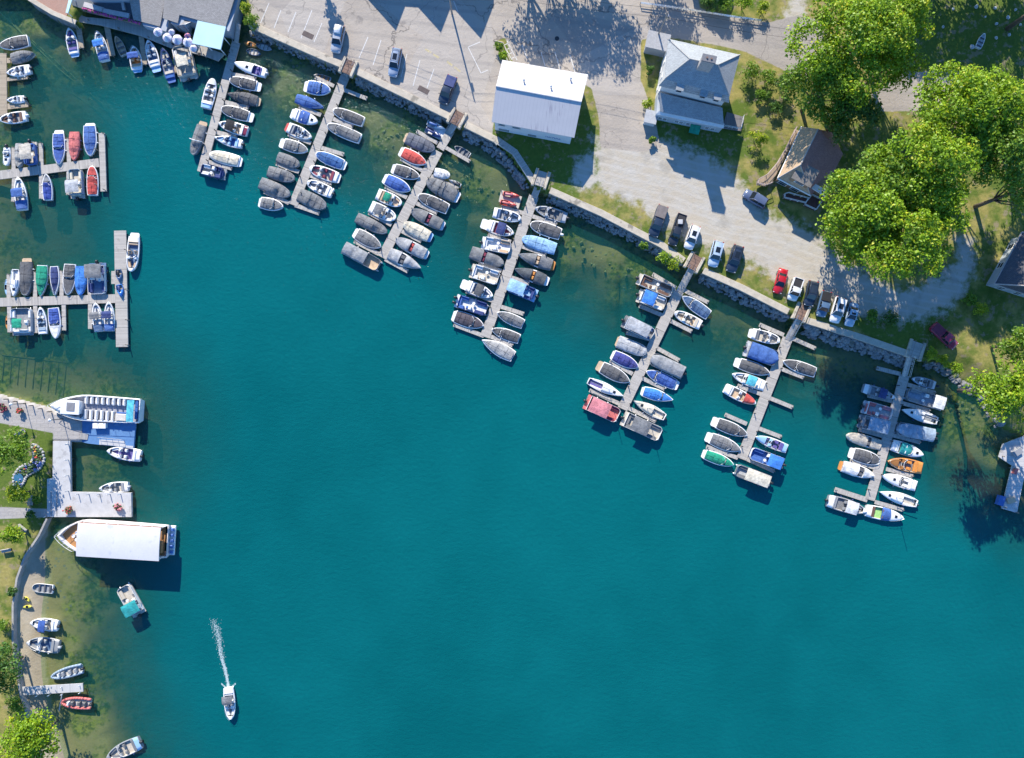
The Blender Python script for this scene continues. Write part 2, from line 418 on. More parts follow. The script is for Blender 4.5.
# ---------------------------------------------------------------- sky, sun, camera
AZ = Vector((.25, -.97, 0)).normalized(); EL = math.radians(30.5)
wd = bpy.data.worlds.new('World'); scene.world = wd; wd.use_nodes = True
bg = wd.node_tree.nodes['Background']; sky = wd.node_tree.nodes.new('ShaderNodeTexSky'); sky.sky_type = 'NISHITA'
sky.sun_disc = False; sky.ozone_density = 9.0; sky.dust_density = 0.2; sky.sun_elevation = EL; sky.sun_rotation = math.atan2(-AZ.x, -AZ.y)
hs = wd.node_tree.nodes.new('ShaderNodeHueSaturation'); hs.inputs['Saturation'].default_value = 1.08; wd.node_tree.links.new(sky.outputs[0], hs.inputs['Color']); wd.node_tree.links.new(hs.outputs[0], bg.inputs[0]); bg.inputs[1].default_value = .15
sl = bpy.data.lights.new('sun', 'SUN'); sl.energy = 4.7; sl.angle = math.radians(.5); sl.color = (1,.925,.80)
so = bpy.data.objects.new('sun', sl); COL.objects.link(so)
so.rotation_euler = Vector((AZ.x*math.cos(EL), AZ.y*math.cos(EL), -math.sin(EL))).to_track_quat('-Z', 'Y').to_euler(); so.location = (-20, 60, 90)
cam = bpy.data.cameras.new('camera'); cam.lens = 24; cam.sensor_width = 36; cam.clip_end = 5000
co_ = bpy.data.objects.new('camera', cam); COL.objects.link(co_); co_.location = (0,0,CAMZ); scene.camera = co_
vs_ = scene.view_settings; scene.display_settings.display_device = 'sRGB'; vs_.view_transform = 'Standard'; vs_.look = 'None'; vs_.gamma = 1; vs_.use_curve_mapping = False; vs_.exposure = .80
scene.cycles.max_bounces = 5; scene.cycles.transparent_max_bounces = 6; scene.cycles.diffuse_bounces = 2; scene.cycles.glossy_bounces = 2
# ================================================================ boats
TILE = dict(T1=(180,60,10.24), T2=(180,115,10.24), T3=(250,65,8.533), T4=(250,135,8.533), T5=(350,115,7.877), T6=(340,190,8.533),
            T7=(450,185,8.192), T8=(450,265,7.58), U1=(600,255,8.425), U2=(580,335,7.217), U3=(720,315,8.418), U4=(695,400,8.418),
            U5=(840,350,8.418), U6=(820,430,7.98), A1=(0,0,6.893), A2=(0,100,6.893), A3=(0,220,5.829), A4=(140,0,8.425), A5=(20,0,8.533), A6=(120,0,6.0625),
            B1=(0,380,3.989), B2=(0,510,5.83), B3=(0,630,5.925), B4=(200,600,5.83), B5=(60,500,6.315), F1=(40,380,8.533),
            C1=(250,0,4.452), C2=(640,190,6.32), C3=(750,220,5.056), PX=(0,0,1.0))
def tp(tile, x, y):
    a = TILE[tile]; return (a[0]+x/a[2], a[1]+y/a[2])
def ws(tile, x, y, z=0):
    p = tp(tile, x, y); return W(p[0], p[1], z)

SHAPES = dict(round=(.86,.38,2.7,.50), normal=(.86,.40,2.1,.68), sharp=(.82,.36,1.7,.85), sail=(.62,.42,1.7,.88), tub=(.96,.45,4.0,.5), canoe=(.05,.5,2.2,.8))
class Hull:
    def __init__(s, L, B, shape, fb=.6, rim=.11):
        s.L, s.B, s.fb, s.rim = L, B, fb, rim; s.s0, s.tm, s.a, s.b = SHAPES[shape]; s.canoe = shape == 'canoe'
    def hw(s, t):
        t = min(max(t, 0), 1)
        if s.canoe:
            v = abs(t-.5)*2; return s.B/2*max(0, 1-v**2.2)**.75
        if t < s.tm:
            v = 1-t/s.tm; return s.B/2*(1-(1-s.s0)*v*v)
        v = (t-s.tm)/(1-s.tm); return s.B/2*max(0, 1-v**s.a)**s.b
    def x(s, t): return (t-.5)*s.L
    def sheer(s, t): return s.fb+.22*s.fb*max(0, (t-.35)/.65)**2*1.6
    def ts(s, t0, t1, n):
        out = []
        for i in range(n+1):
            u = i/n; out.append(t0+(t1-t0)*(1-(1-u)**1.7))
        return out
    def hull_mb(s, floor=.2):
        mb = MB(); ts = s.ts(0, 1, 15)
        for sg in (-1, 1):
            rows = []
            for t in ts:
                w = s.hw(t); x = s.x(t); sh = s.sheer(t); wi = max(0, w-s.rim); xi = x if t < .9 else x-s.rim*(t-.9)/.1
                k = max(0, (t-.6)/.4)
                rows.append([(x-.10*k*s.L*.3, 0, -.22+.25*k), (x-.04*s.L*k, sg*w*.84, .03), (x, sg*w*.985, sh-.16), (x+.02*k, sg*w, sh-.06), (x, sg*w*.985, sh), (xi, sg*wi, sh+.015), (xi, sg*max(0, wi-.03), sh-.03), (xi, sg*max(0, wi-.06), floor-.02)])
            mb.grid([r[:6] for r in rows], 0, flip=(sg < 0)); mb.grid([r[5:] for r in rows], 1, flip=(sg < 0))
        w = s.hw(0); sh = s.sheer(0); x = s.x(0)
        mb.add([(x, -w*.84, .03), (x, w*.84, .03), (x, w, sh), (x, -w, sh), (x, 0, -.22)], [(0, 3, 2, 1), (0, 1, 4)], 0)
        mb.box((x+.07, 0, (sh+floor)/2-.01), (.13, 2*w-.1, sh-floor+.03), 0, 0)
        return mb
    def patch(s, t0, t1, inset, zf, skirt=0.0, nx=9, ny=6, sk_in=0.0, half=1.0):
        mb = MB(); rows = []
        for t in (s.ts(t0, t1, nx) if t1 > .9 else [t0+(t1-t0)*i/nx for i in range(nx+1)]):
            w = max(.0, s.hw(t)*half-inset); row = []
            if skirt: row.append((s.x(t), -w-sk_in, zf(t, -1)-skirt))
            for j in range(ny+1):
                u = -1+2*j/ny; row.append((s.x(t), u*w, zf(t, u)))
            if skirt: row.append((s.x(t), w+sk_in, zf(t, 1)-skirt))
            rows.append(row)
        mb.grid(rows)
        if skirt:
            for r, fl in ((rows[0], False), (rows[-1], True)):
                m = len(r); top = r[1:-1]; bot = [(p[0], p[1], r[0][2]) for p in top]
                mb.grid([bot, top], 0, flip=not fl)
        return mb

def lerp_table(tab, t):
    for (a, va), (b, vb) in zip(tab, tab[1:]):
        if t <= b: return va+(vb-va)*max(0, (t-a))/(b-a+1e-9)
    return tab[-1][1]

def outboard(parent, x, y=0, col='black', s=1.0):
    m = MB(); m.box((x-.28*s, y, .78*s), (.55*s, .38*s, .46*s), 0, 0, .1*s); m.box((x-.2*s, y, .25*s), (.22*s, .16*s, .7*s), 0, 0)
    m.box((x-.02*s, y, .5*s), (.16*s, .3*s, .3*s), 0, 0)
    return m.build('outboard_motor', gel(col) if col != 'black' else M_DARK, parent, True)

def windshield(h, parent, t, hgt=.38, col=None, back=.5):
    mb = MB(); fr = MB(); n = 10; rows = []
    for i in range(n+1):
        u = -1+2*i/n; ax = back*abs(u)**3
        tt = t-ax*.55/ h.L*2
        y = u*(h.hw(tt)-h.rim-.02); x = h.x(tt); z = h.sheer(tt)
        rows.append([(x, y, z), (x-.22, y*.94, z+hgt), (x-.235, y*.94, z+hgt), (x-.03, y, z)])
    mb.grid(rows)
    tops = [r[1] for r in rows]; bots = [r[0] for r in rows]
    o = mb.build('windshield', M_GLASS, parent)
    for a, b in zip(tops, tops[1:]): fr.tube(a, b, .032, n=5)
    for a, b in zip(bots, bots[1:]): fr.tube(a, b, .035, n=5)
    for k in (0, 3, 7, n): fr.tube(bots[k], tops[k], .028, n=5)
    fr.build('windshield_frame', gel(col) if col else M_WHITE, o)
    return o

def canopy(parent, x0, x1, w, z, col, arch=.16, name='canopy'):
    mb = MB(); rows = []; rb = []; nx, ny = 8, 6
    for i in range(nx+1):
        a = i/nx; r = []; q = []
        for j in range(ny+1):
            u = -1+2*j/ny
            zz = z+arch*(1-u*u)+.06*abs(math.cos(a*math.pi*1.5))-.10*abs(2*a-1)**3
            r.append((x0+(x1-x0)*a, u*w/2, zz)); q.append((x0+(x1-x0)*a, u*w/2, zz-.03))
        rows.append(r); rb.append(q)
    mb.grid(rows); mb.grid(rb, 0, True)
    mb.grid([rows[0], rb[0]]); mb.grid([rows[-1], rb[-1]], 0, True)
    mb.grid([[r[0] for r in rows], [r[0] for r in rb]], 0, True); mb.grid([[r[-1] for r in rows], [r[-1] for r in rb]])
    o = mb.build(name, fabric(col), parent, True)
    fr = MB()
    for sx in (.15, .85):
        for sy in (-1, 1):
            fr.tube(((x0+x1)/2, sy*w*.47, .6), (x0+(x1-x0)*sx, sy*w*.48, z), .022, n=5)
    fr.build('canopy_frame', M_ALU, o)
    return o

def rib_bumps(t, k): return .10*abs(math.cos(math.pi*k*t))**1.6

BOATN = dict(n=0)
def boat_root(kind_name, tile, bow, stern, beam, z=.5):
    a = ws(tile, *bow, z); b = ws(tile, *stern, z); d = a-b
    L = d.length; B = beam/TILE[tile][2]*S0*(CAMZ-z)/CAMZ
    c = (a+b)/2; r = empty(kind_name, (c.x, c.y, 0), math.atan2(d.y, d.x))
    BOATN['n'] += 1
    return r, L, B

def hull_parts(r, h, rimcol=None, liner=None, floor=.2, hullcol=None):
    m = M_WHITE if rimcol in (None, 'white') else gel(rimcol)
    o = h.hull_mb(floor).build('hull', [m, liner or M_LINER], r, True)
    return o
def platform(r, h, frac, col, w=.86):
    x0 = -h.L/2; x1 = h.x(frac); mb = MB(); hw = h.hw(.02)*w
    pts = [(x1, -hw), (x0+.25, -hw), (x0, -hw*.8), (x0, hw*.8), (x0+.25, hw), (x1, hw)]
    mb.prism(pts, .3, .40)
    return mb.build('swim_platform', M_WHITE if col == 'white' else mat('deck_'+col, FAB[col], .7, .2, 4), r)

def sub_hull(L, frac): return L*(1-frac)

def boat(typ, tile, bow, stern, beam, look, **k):
    kindname = dict(pont='pontoon_boat', pontcov='pontoon_boat', sail='sailboat', row='rowing_boat', rib='inflatable_boat', jet='jet_ski', kayak='kayak', canoe='canoe').get(typ, 'motorboat')
    cat = kindname.replace('_', ' ')
    r, L0, B = boat_root(kindname, tile, bow, stern, beam)
    tag(r, look, cat)
    r['look'] = look
    sd = random.Random(int(bow[0]*7+bow[1]*13+beam)); jit = sd.random()
    shape = k.get('shape', 'normal'); plat = k.get('plat', 0.0)
    if typ in ('cov', 'full', 'bow', 'cuddy'):
        L = L0*(1-plat); h = Hull(L, B, shape, fb=k.get('fb', .62), rim=k.get('rim', .17))
        off = L0*plat/2
        def shift(objs):
            for o in objs: o.location.x += off
        n0 = set(r.children)
        hull_parts(r, h, k.get('hull'), floor=.22)
    if typ == 'cov':
        col = k['col']; ti = k.get('ws', .62); sp = k.get('split', True); rib = sd.choice([3, 4, 5]); hump = k.get('hump', .42)
        tab = [(0, .14), (.12, .26), (ti-.1, hump), (ti-.03, hump+.06), (ti+.05, .22), (1, .03)]
        def zf(t, u):
            rr = rib_bumps(t+jit, rib)*(1-u*u)
            return h.sheer(t)+.025+(lerp_table(tab, t)-.06+rr)*(1-abs(u)**2.4)+.035*math.sin(t*31+jit*9+u*5)*(1-u*u)+.03*math.sin(u*9+t*14+jit*5)*(1-u*u)
        ins = h.rim*(.75 if not k.get('tight') else .1)
        if sp:
            h.patch(.03, ti-.035, ins, zf, .05, 12, 8).build('cockpit_cover', fabric(col), r, True)
            zb = lambda t, u: h.sheer(t)+.03+(.16*max(0, 1-(t-ti)/(1-ti))+.03*math.sin(t*25+jit*7))*(1-u*u)
            h.patch(ti+.025, .972, ins, zb, .05, 8, 6).build('bow_cover', fabric(k.get('bowcol', col)), r, True)
            windshield(h, r, ti+.03, .30, k.get('hull'))
        else:
            h.patch(.03, .975, ins, zf, .05, 16, 8).build('boat_cover', fabric(col), r, True)
            cl = MB()
            for y in (-.5, .5):
                cl.box((h.x(.85), y*.5, h.sheer(.85)+.14), (.2, .05, .05))
            cl.build('bow_cleats', M_ALU, r)
    elif typ == 'full':
        col = k['col']; hump = k.get('hump', .5); th = k.get('th', .6); rib = sd.choice([3, 4, 5]); mid = k.get('mid')
        tab = [(0, .12), (.2, hump*.6), (th-.08, hump), (th, hump+.12), (th+.12, .22), (1, .02)]
        def zf(t, u):
            return h.sheer(t)+.05+(lerp_table(tab, t)+rib_bumps(t+jit, rib)*1.3)*(1-abs(u)**2.2)+.04*math.sin(t*27+jit*9+u*4)*(1-u*u)+.04*math.sin(u*8+t*12+jit*5)*(1-u*u)
        if mid:
            t0, t1 = k.get('mt', (.42, .55))
            h.patch(.0, t0, -.03, zf, .34, 9, 8, .0).build('aft_cover', fabric(col), r, True)
            h.patch(t1, 1.0, -.03, zf, .34, 10, 8, .0).build('bow_cover', fabric(col), r, True)
            s = MB(); w = h.hw((t0+t1)/2)
            s.box((h.x((t0+t1)/2), w*.32, .72), ((t1-t0)*L*.8, w*.55, .5)); s.box((h.x((t0+t1)/2), -w*.38, .66), ((t1-t0)*L*.7, w*.5, .4))
            s.build('seat', mat('vinyl_'+mid, FAB[mid], .5, .2, 5), r)
            h.patch(t0-.02, t1+.02, h.rim, lambda t, u: .24, 0, 4, 3).build('cockpit_floor', M_LINER, r)
        else:
            h.patch(.0, 1.0, -.03, zf, .34, 18, 8, .0).build('boat_cover', fabric(col), r, True)
        ln = MB()
        for t in (.2, .42, .64, .84):   # tie-down straps
            w = h.hw(t)+.036
            ln.tube((h.x(t), -w, zf(t, -1)-.3), (h.x(t), -w*.985, zf(t, -1)+.01), .018, n=4); ln.tube((h.x(t), w, zf(t, 1)-.3), (h.x(t), w*.985, zf(t, 1)+.01), .018, n=4)
        ln.build('tie_strap', M_DARK, r)
        if k.get('tower'):
            tw = MB(); t = k['tower']; w = h.hw(t)+.1; zt = 1.75
            pts = [(h.x(t)-.15, -w, .7), (h.x(t), -w*.9, zt-.2), (h.x(t)+.1, -w*.5, zt), (h.x(t)+.1, w*.5, zt), (h.x(t), w*.9, zt-.2), (h.x(t)-.15, w, .7)]
            for a, b in zip(pts, pts[1:]): tw.tube(a, b, .07, n=6)
            tw.build('wakeboard_tower', M_WHITE if k.get('twcol', 'white') == 'white' else M_DARK, r, True)
    elif typ in ('bow', 'cuddy'):
        ti = k.get('ws', .60); lin = k.get('lin', 'beige'); seatc = k.get('seat', 'white')
        ml = mat('liner_'+lin, FAB[lin], .7, .25, 3)
        msn = mat('vinyl_'+seatc, FAB[seatc], .5, .12, 4)
        deck = gel(k['deck']) if k.get('deck') else M_WHITE
        fz = lambda t, u: .24
        dk = lambda t, u: h.sheer(t)+.03+.09*(1-u*u)
        if typ == 'bow':
            h.patch(.03, .93, h.rim, fz, 0, 10, 4).build('cockpit_floor', ml, r)
            h.patch(k.get('fd', .9), .985, .04, dk, .03, 4, 4).build('foredeck', deck, r, True)
            for sg in (-1, 1):   # bow benches and side decks by the helm
                s = MB(); ta, tb = ti+.09, k.get('fd', .9)-.03; rows = []
                for i in range(5):
                    t = ta+(tb-ta)*i/4; w = max(.1, h.hw(t)-h.rim-.01); wi = max(.02, w-.42)
                    rows.append([(h.x(t), sg*w, .58), (h.x(t), sg*wi, .56), (h.x(t), sg*wi, .25)])
                s.grid(rows, 0, sg < 0); s.build('bow_seat', msn, r)
                s = MB(); w = h.hw(ti)-h.rim
                s.box((h.x(ti)+.05, sg*(w*.62), .62), (.5, w*.66, .66)); s.build('console', deck, r)
        else:
            h.patch(.03, ti+.02, h.rim, fz, 0, 8, 4).build('cockpit_floor', ml, r)
            h.patch(ti, .985, .035, lambda t, u: h.sheer(t)+.03+.20*(1-u*u)*(1-.6*(t-ti)/(1-ti)), .05, 9, 6).build('foredeck', deck, r, True)
            hb = MB(); hb.box((h.x(ti+.17), 0, h.sheer(ti+.17)+.2), (.45, .45, .08)); hb.build('hatch', M_GLASS, r)
        if k.get('glass', True): windshield(h, r, ti+.05, .36, None)
        for sg in (-1, 1):
            w = h.hw(ti-.15)-h.rim; s = MB()
            s.box((h.x(ti-.15), sg*w*.55, .50), (.5, .5, .36)); s.box((h.x(ti-.15)-.24, sg*w*.55, .78), (.13, .5, .42)); s.build('seat', msn, r, False)
        s = MB(); w = h.hw(.14)-h.rim; s.box((h.x(.2), 0, .46), (.5, 2*w-.06, .42)); s.box((h.x(.2)-.27, 0, .66), (.14, 2*w-.06, .32)); s.build('rear_bench', msn, r)
        h.patch(.015, .15, .05, lambda t, u: h.sheer(t)+.02+.05*(1-u*u), .1, 3, 4).build('engine_hatch', gel(k['hatch']) if k.get('hatch') else deck, r, True)
        if k.get('wheel', True):
            s = MB(); w = h.hw(ti)-h.rim
            for i in range(8):
                a, b = 2*math.pi*i/8, 2*math.pi*(i+1)/8; q = lambda a: (h.x(ti)-.28, -w*.6+.17*math.cos(a), .92+.17*math.sin(a))
                s.tube(q(a), q(b), .02, n=4)
            s.build('steering_wheel', M_DARK, r)
        if k.get('cover'):
            c, a, b = k['cover']
            h.patch(a, b, .02, lambda t, u: h.sheer(t)+.04+(.30+rib_bumps(t+jit, 5))*(1-abs(u)**2.2), .08, 8, 6).build('cockpit_cover', fabric(c), r, True)
    if typ in ('cov', 'full') and not k.get('mid'):
        # sewn seams of the cover: darker welts across and along
        sm = MB(); c0 = FAB[k['col']] if isinstance(k['col'], str) else k['col']; e = ti-.06 if (typ == 'cov' and k.get('split', True)) else .93; n_ = sd.choice([2, 3, 4])
        ins_ = ins if typ == 'cov' else -.03
        for q in range(n_):
            t = .08+(e-.12)*(q+.5+.3*sd.random())/n_; w = max(.05, h.hw(t)-ins_); pr = None
            for j in range(9):
                u = -.97+1.94*j/8; p = (h.x(t)+.06*math.sin(u*3+q), u*w, zf(t, u)+.012)
                if pr: sm.tube(pr, p, .028, n=4)
                pr = p
        pr = None
        for j in range(13):
            t = .06+(e-.06)*j/12; p = (h.x(t), .03*math.sin(j), zf(t, 0)+.012)
            if pr: sm.tube(pr, p, .022, n=4)
            pr = p
        sm.build('cover_seam', mat('seam', tuple(x*.45 for x in c0), .9), r)
    if typ in ('cov', 'full', 'bow', 'cuddy'):
        if k.get('top'):
            c, a, b = k['top']; canopy(r, h.x(a), h.x(b), h.hw((a+b)/2)*2*k.get('tw', .92), 1.55, c)
        if k.get('arch'):
            tw = MB(); t = k['arch']; w = h.hw(t)-.05
            pts = [(h.x(t), -w, .6), (h.x(t)-.1, -w*.8, 1.6), (h.x(t)-.1, w*.8, 1.6), (h.x(t), w, .6)]
            for a, b in zip(pts, pts[1:]): tw.tube(a, b, .05, n=5)
            tw.build('tow_arch', M_ALU, r)
        if k.get('ob'): outboard(r, h.x(0), 0, k['ob'] if isinstance(k['ob'], str) else 'black')
        n1 = [o for o in r.children if o not in n0]; shift(n1)
        if plat:
            h2 = Hull(L0, B, shape); platform(r, h2, plat+.02, k.get('platcol', 'white'))
    elif typ in ('pont', 'pontcov'):
        ob = k.get('ob', 1); L = L0-(.45 if ob else 0); sh = (L0-L)/2
        hw = B/2; mb = MB()
        for y in ((-hw*.68, hw*.68) if not k.get('tri') else (-hw*.68, 0, hw*.68)):
            t = MB(); t.tube((-L/2+sh, y, .12), (L/2-.5+sh, y, .12), .30, n=8); t.tube((L/2-.5+sh, y, .12), (L/2+.12+sh, y, .25), .30, .08, n=8); t.build('pontoon', M_ALU, r, True)
        rr = min(.8, hw*.7); pts = [(-L/2+sh, -hw), (L/2-rr+sh, -hw)]
        for i in range(1, 5): a = -math.pi/2+math.pi/2*i/5; pts.append((L/2-rr+rr*math.cos(a)*.9+sh, -hw+rr+rr*math.sin(a)))
        pts += [(x, -y) for x, y in pts[::-1]]
        mb.prism(pts, .42, .50); mb.build('deck', mat('deckcarpet_'+k.get('deck', 'beige'), FAB[k.get('deck', 'beige')], .9, .25, 3), r)
        fn = MB(); fp = [(x*.985+sh*.015, y*.97) for x, y in pts]; fp = [(max(p[0], -L/2+sh+.62), p[1]) for p in fp]
        for a, b in zip(fp, fp[1:]+fp[:1]):
            d = Vector((b[0]-a[0], b[1]-a[1], 0))
            if d.length < .02: continue
            fn.box(((a[0]+b[0])/2, (a[1]+b[1])/2, .83), (d.length+.03, .05, .62), math.atan2(d.y, d.x))
        fn.build('fence', gel(k.get('fence', 'white')) if k.get('fence') else M_ALU, r)
        if typ == 'pont':
            sc = mat('vinyl_'+k.get('seat', 'white'), FAB[k.get('seat', 'white')], .5, .14, 4); sc2 = mat('vinyl_'+k.get('seat2', k.get('seat', 'white')), FAB[k.get('seat2', k.get('seat', 'white'))], .5, .14, 4)
            for x0, x1, sg, c in ((L*.13, L*.42, -1, sc), (L*.13, L*.42, 1, sc), (-L*.36, -L*.12, 1, sc2), (-L*.36, -L*.2, -1, sc2)):
                s = MB(); s.box(((x0+x1)/2+sh, sg*(hw-.38), .70), (x1-x0, .58, .40), 0, 0, .08); s.box(((x0+x1)/2+sh, sg*(hw-.14), .95), (x1-x0, .16, .42), 0, 0, .05); s.build('lounge_seat', c, r)
            s = MB(); s.box((-L*.36+sh, 0, .70), (.6, 2*hw-.9, .40), 0, 0, .08); s.build('rear_bench', sc2, r)
            s = MB(); s.box((-L*.02+sh, -hw*.52, .86), (.55, .62, .72), 0, 0, .1); s.build('console', M_WHITE, r)
            s = MB(); s.box((-L*.10+sh, -hw*.5, .75), (.45, .48, .5), 0, 0, .08); s.build('helm_chair', sc2, r)
            s = MB(); s.tube((L*.05+sh, hw*.35, .5), (L*.05+sh, hw*.35, .95), .05); s.tube((L*.05+sh, hw*.35, .95), (L*.05+sh, hw*.35, .99), .28, n=10); s.build('table', M_WHITE, r)
            for c, a, b in ([k['top']] if k.get('top') else [])+([k['top2']] if k.get('top2') else []): canopy(r, -L/2+L*a+sh, -L/2+L*b+sh, B*k.get('tw', .95), 2.1, c, .12)
        else:
            c, a, b = k.get('cov', (k.get('col', 'grey'), .08, 1.0)); hp = Hull(L, B, 'tub'); jj = jit
            def zf(t, u): return 1.2+(.22*abs(math.cos(math.pi*(t*3.2+jj)))+.16)*(1-abs(u)**1.7)+.03*math.sin(t*33)*(1-u*u)
            o = hp.patch(a, b, .0, zf, .62, 16, 8, .03).build('boat_cover', fabric(c), r, True); o.location.x = sh
        if ob: 
            for y in ([0] if ob == 1 else [-.45, .45]): outboard(r, -L/2+sh+.12, y, k.get('obcol', 'black'), 1.05)
        if k.get('ladder', True):
            s = MB(); s.tube((-L/2+sh-.02, hw*.6, .1), (-L/2+sh-.02, hw*.6, .8), .03); s.tube((-L/2+sh-.02, hw*.35, .1), (-L/2+sh-.02, hw*.35, .8), .03)
            for z in (.25, .5, .78): s.tube((-L/2+sh-.02, hw*.35, z), (-L/2+sh-.02, hw*.6, z), .025)
            s.build('boarding_ladder', M_ALU, r)
    elif typ == 'sail':
        h = Hull(L0, B, 'sail', .75, .1); hull_parts(r, h, k.get('hull'), floor=.35)
        dm = gel(k['deck']) if k.get('deck') else M_WHITE
        h.patch(.42, .99, .03, lambda t, u: h.sheer(t)+.02+.06*(1-u*u), .04, 9, 6).build('foredeck', dm, r, True)
        h.patch(.05, .43, h.rim, lambda t, u: .36, 0, 5, 3).build('cockpit_floor', mat('liner_'+k.get('lin', 'beige'), FAB[k.get('lin', 'beige')], .7, .2, 3), r)
        for sg in (-1, 1):
            s = MB(); w = h.hw(.25)-h.rim; s.box((h.x(.25), sg*(w-.18), .56), (L0*.32, .32, .36)); s.build('cockpit_bench', dm, r)
        h.patch(.40, .70, h.rim+.18, lambda t, u: h.sheer(t)+.34*(1-.5*max(0, (t-.55)/.15))*(1-.25*u*u), .3, 6, 5, .04).build('cabin', dm, r, True)
        s = MB(); s.box((h.x(.74), 0, h.sheer(.74)+.13), (.42, .42, .1)); s.build('hatch', M_GLASS, r)
        s = MB(); s.tube((h.x(.58), 0, .9), (h.x(.58), 0, k.get('mast', 6.0)), .055, .04, 6); s.build('mast', M_ALU, r)
        s = MB(); s.tube((h.x(.57), 0, 1.7), (h.x(.05), 0, 1.75), .05, n=6); s.build('boom', M_ALU, r)
        if k.get('sailcol'):
            s = MB(); s.tube((h.x(.56), 0, 1.82), (h.x(.07), 0, 1.85), .13, .09, 8); s.build('furled_sail', fabric(k['sailcol']), r, True)
        if k.get('ob'): outboard(r, h.x(0), .2, 'black', .7)
    elif typ == 'row':
        h = Hull(L0, B, shape, .42, .06); m = gel(k.get('hull', 'silver')); h.hull_mb(.1).build('hull', [m, mat('liner_'+k.get('lin', 'beige'), FAB[k.get('lin', 'beige')], .7, .25, 3)], r, True)
        h.patch(.02, .96, h.rim, lambda t, u: .12, 0, 8, 4).build('floor', mat('liner_'+k.get('lin', 'beige'), FAB[k.get('lin', 'beige')], .7, .25, 3), r)
        for t in (.16, .42, .68):
            s = MB(); w = h.hw(t)-.07; s.box((h.x(t), 0, .34), (.26, 2*w, .05)); s.build('thwart', mat('thwart_'+k.get('th', 'wood'), FAB[k.get('th', 'wood')], .7, .3, 5), r)
        if k.get('ob'): outboard(r, h.x(0), 0, 'black', .75)
    elif typ == 'rib':
        h = Hull(L0*.97, B*.8, 'normal', .4, .05); mr = mat('tube_'+k['col'], FAB[k['col']], .5, .15, 3)
        h.patch(.0, .93, .1, lambda t, u: .2, .3, 8, 4).build('hull', M_LINER, r)
        tb = MB(); prev = {}
        pts = []
        for i in range(25):
            u = -1+2*i/24; t = 1-abs(u)**1.4; sg = 1 if u > 0 else -1
            pts.append((h.x(t), sg*h.hw(t), .36+.12*max(0, t-.5)))
        for a, b in zip(pts, pts[1:]): tb.tube(a, b, .23, n=8)
        tb.build('inflatable_tube', mr, r, True)
        for x, y in ((-.12, 0), (.1, 0), (-.3, .0)):
            s = MB(); s.box((x*L0, y, .55), (.5, .7, .6), 0, 0, .1); s.build('seat', mat('vinyl_'+k.get('seat', 'ltgrey'), FAB[k.get('seat', 'ltgrey')], .5, .15, 4), r)
        s = MB(); s.box((.22*L0, 0, .7), (.3, .6, .7), 0, 0, .08); s.build('console', M_WHITE, r)
        outboard(r, -L0/2+.15, 0, 'black', 1.0)
    elif typ == 'jet':
        L0 = max(L0, 2.2); h = Hull(L0, max(B, .85), 'sharp', .34, .05); z0 = k.get('z', .0); r.location.z = z0
        h.hull_mb(.28).build('hull', [gel(k['col']), M_DARK], r, True)
        h.patch(.45, .99, .03, lambda t, u: h.sheer(t)+.03+.28*(1-u*u)*math.sin(math.pi*min(1, (1-t)/.45*.9+.1)), .04, 8, 6).build('bow_hood', gel(k['col']), r, True)
        s = MB(); s.box((-L0*.14, 0, .55), (L0*.46, .36, .34), 0, 0, .1); s.build('seat', mat('vinyl_'+k.get('seat', 'black'), FAB[k.get('seat', 'black')], .5, .15, 4), r, True)
        s = MB(); s.tube((L0*.10, -.32, .88), (L0*.10, .32, .88), .03); s.tube((L0*.13, 0, .6), (L0*.10, 0, .88), .05); s.build('handlebar', M_DARK, r)
    elif typ in ('kayak', 'canoe'):
        h = Hull(L0, B, 'canoe', .3, .05); r.location.z = k.get('z', 0)
        m = gel(k['col']); h.hull_mb(.08).build('hull', [m, M_DARK], r, True)
        if typ == 'kayak':
            h.patch(.66, 1.0, .02, lambda t, u: h.fb+.05*(1-u*u), .02, 6, 4).build('foredeck', m, r, True); h.patch(.0, .34, .02, lambda t, u: h.fb+.05*(1-u*u), .02, 6, 4).build('rear_deck', m, r, True)
            s = MB(); s.box((h.x(.45), 0, .16), (.4, B*.6, .14)); s.build('seat', M_DARK, r)
        else:
            h.patch(.04, .96, .05, lambda t, u: .1, 0, 8, 3).build('floor', M_LINER, r)
            for t in (.25, .5, .75):
                s = MB(); s.box((h.x(t), 0, .25), (.12, 2*h.hw(t)-.08, .04)); s.build('thwart', M_POST, r)
    if typ in ('cov', 'full', 'cuddy', 'pont', 'pontcov', 'sail', 'bow') and k.get('fender', True) and jit > .35:
        s = MB(); y = B/2+.1; s.tube((L0*.1, y, .15), (L0*.1, y, .6), .10, n=7); s.tube((-L0*.2, y, .15), (-L0*.2, y, .6), .10, n=7)
        s.build('fender', gel('navy') if jit > .6 else M_WHITE, r, True)
    if typ in ('cov', 'full', 'cuddy', 'sail', 'bow') and k.get('rail', True) and jit < .6:
        s = MB(); hh = h; of = L0*plat/2 if typ != 'sail' else 0; pp = []
        for i in range(13):
            u = -1+2*i/12; t = .985-.33*abs(u)**1.5; sg = 1 if u > 0 else -1
            pp.append((hh.x(t)+of, sg*max(0, hh.hw(t)-.06), hh.sheer(t)+.28))
        for a, b in zip(pp, pp[1:]): s.tube(a, b, .02, n=4)
        for p in pp[::3]: s.tube((p[0], p[1], p[2]-.28), p, .018, n=4)
        s.build('bow_rail', M_ALU, r)
    return r

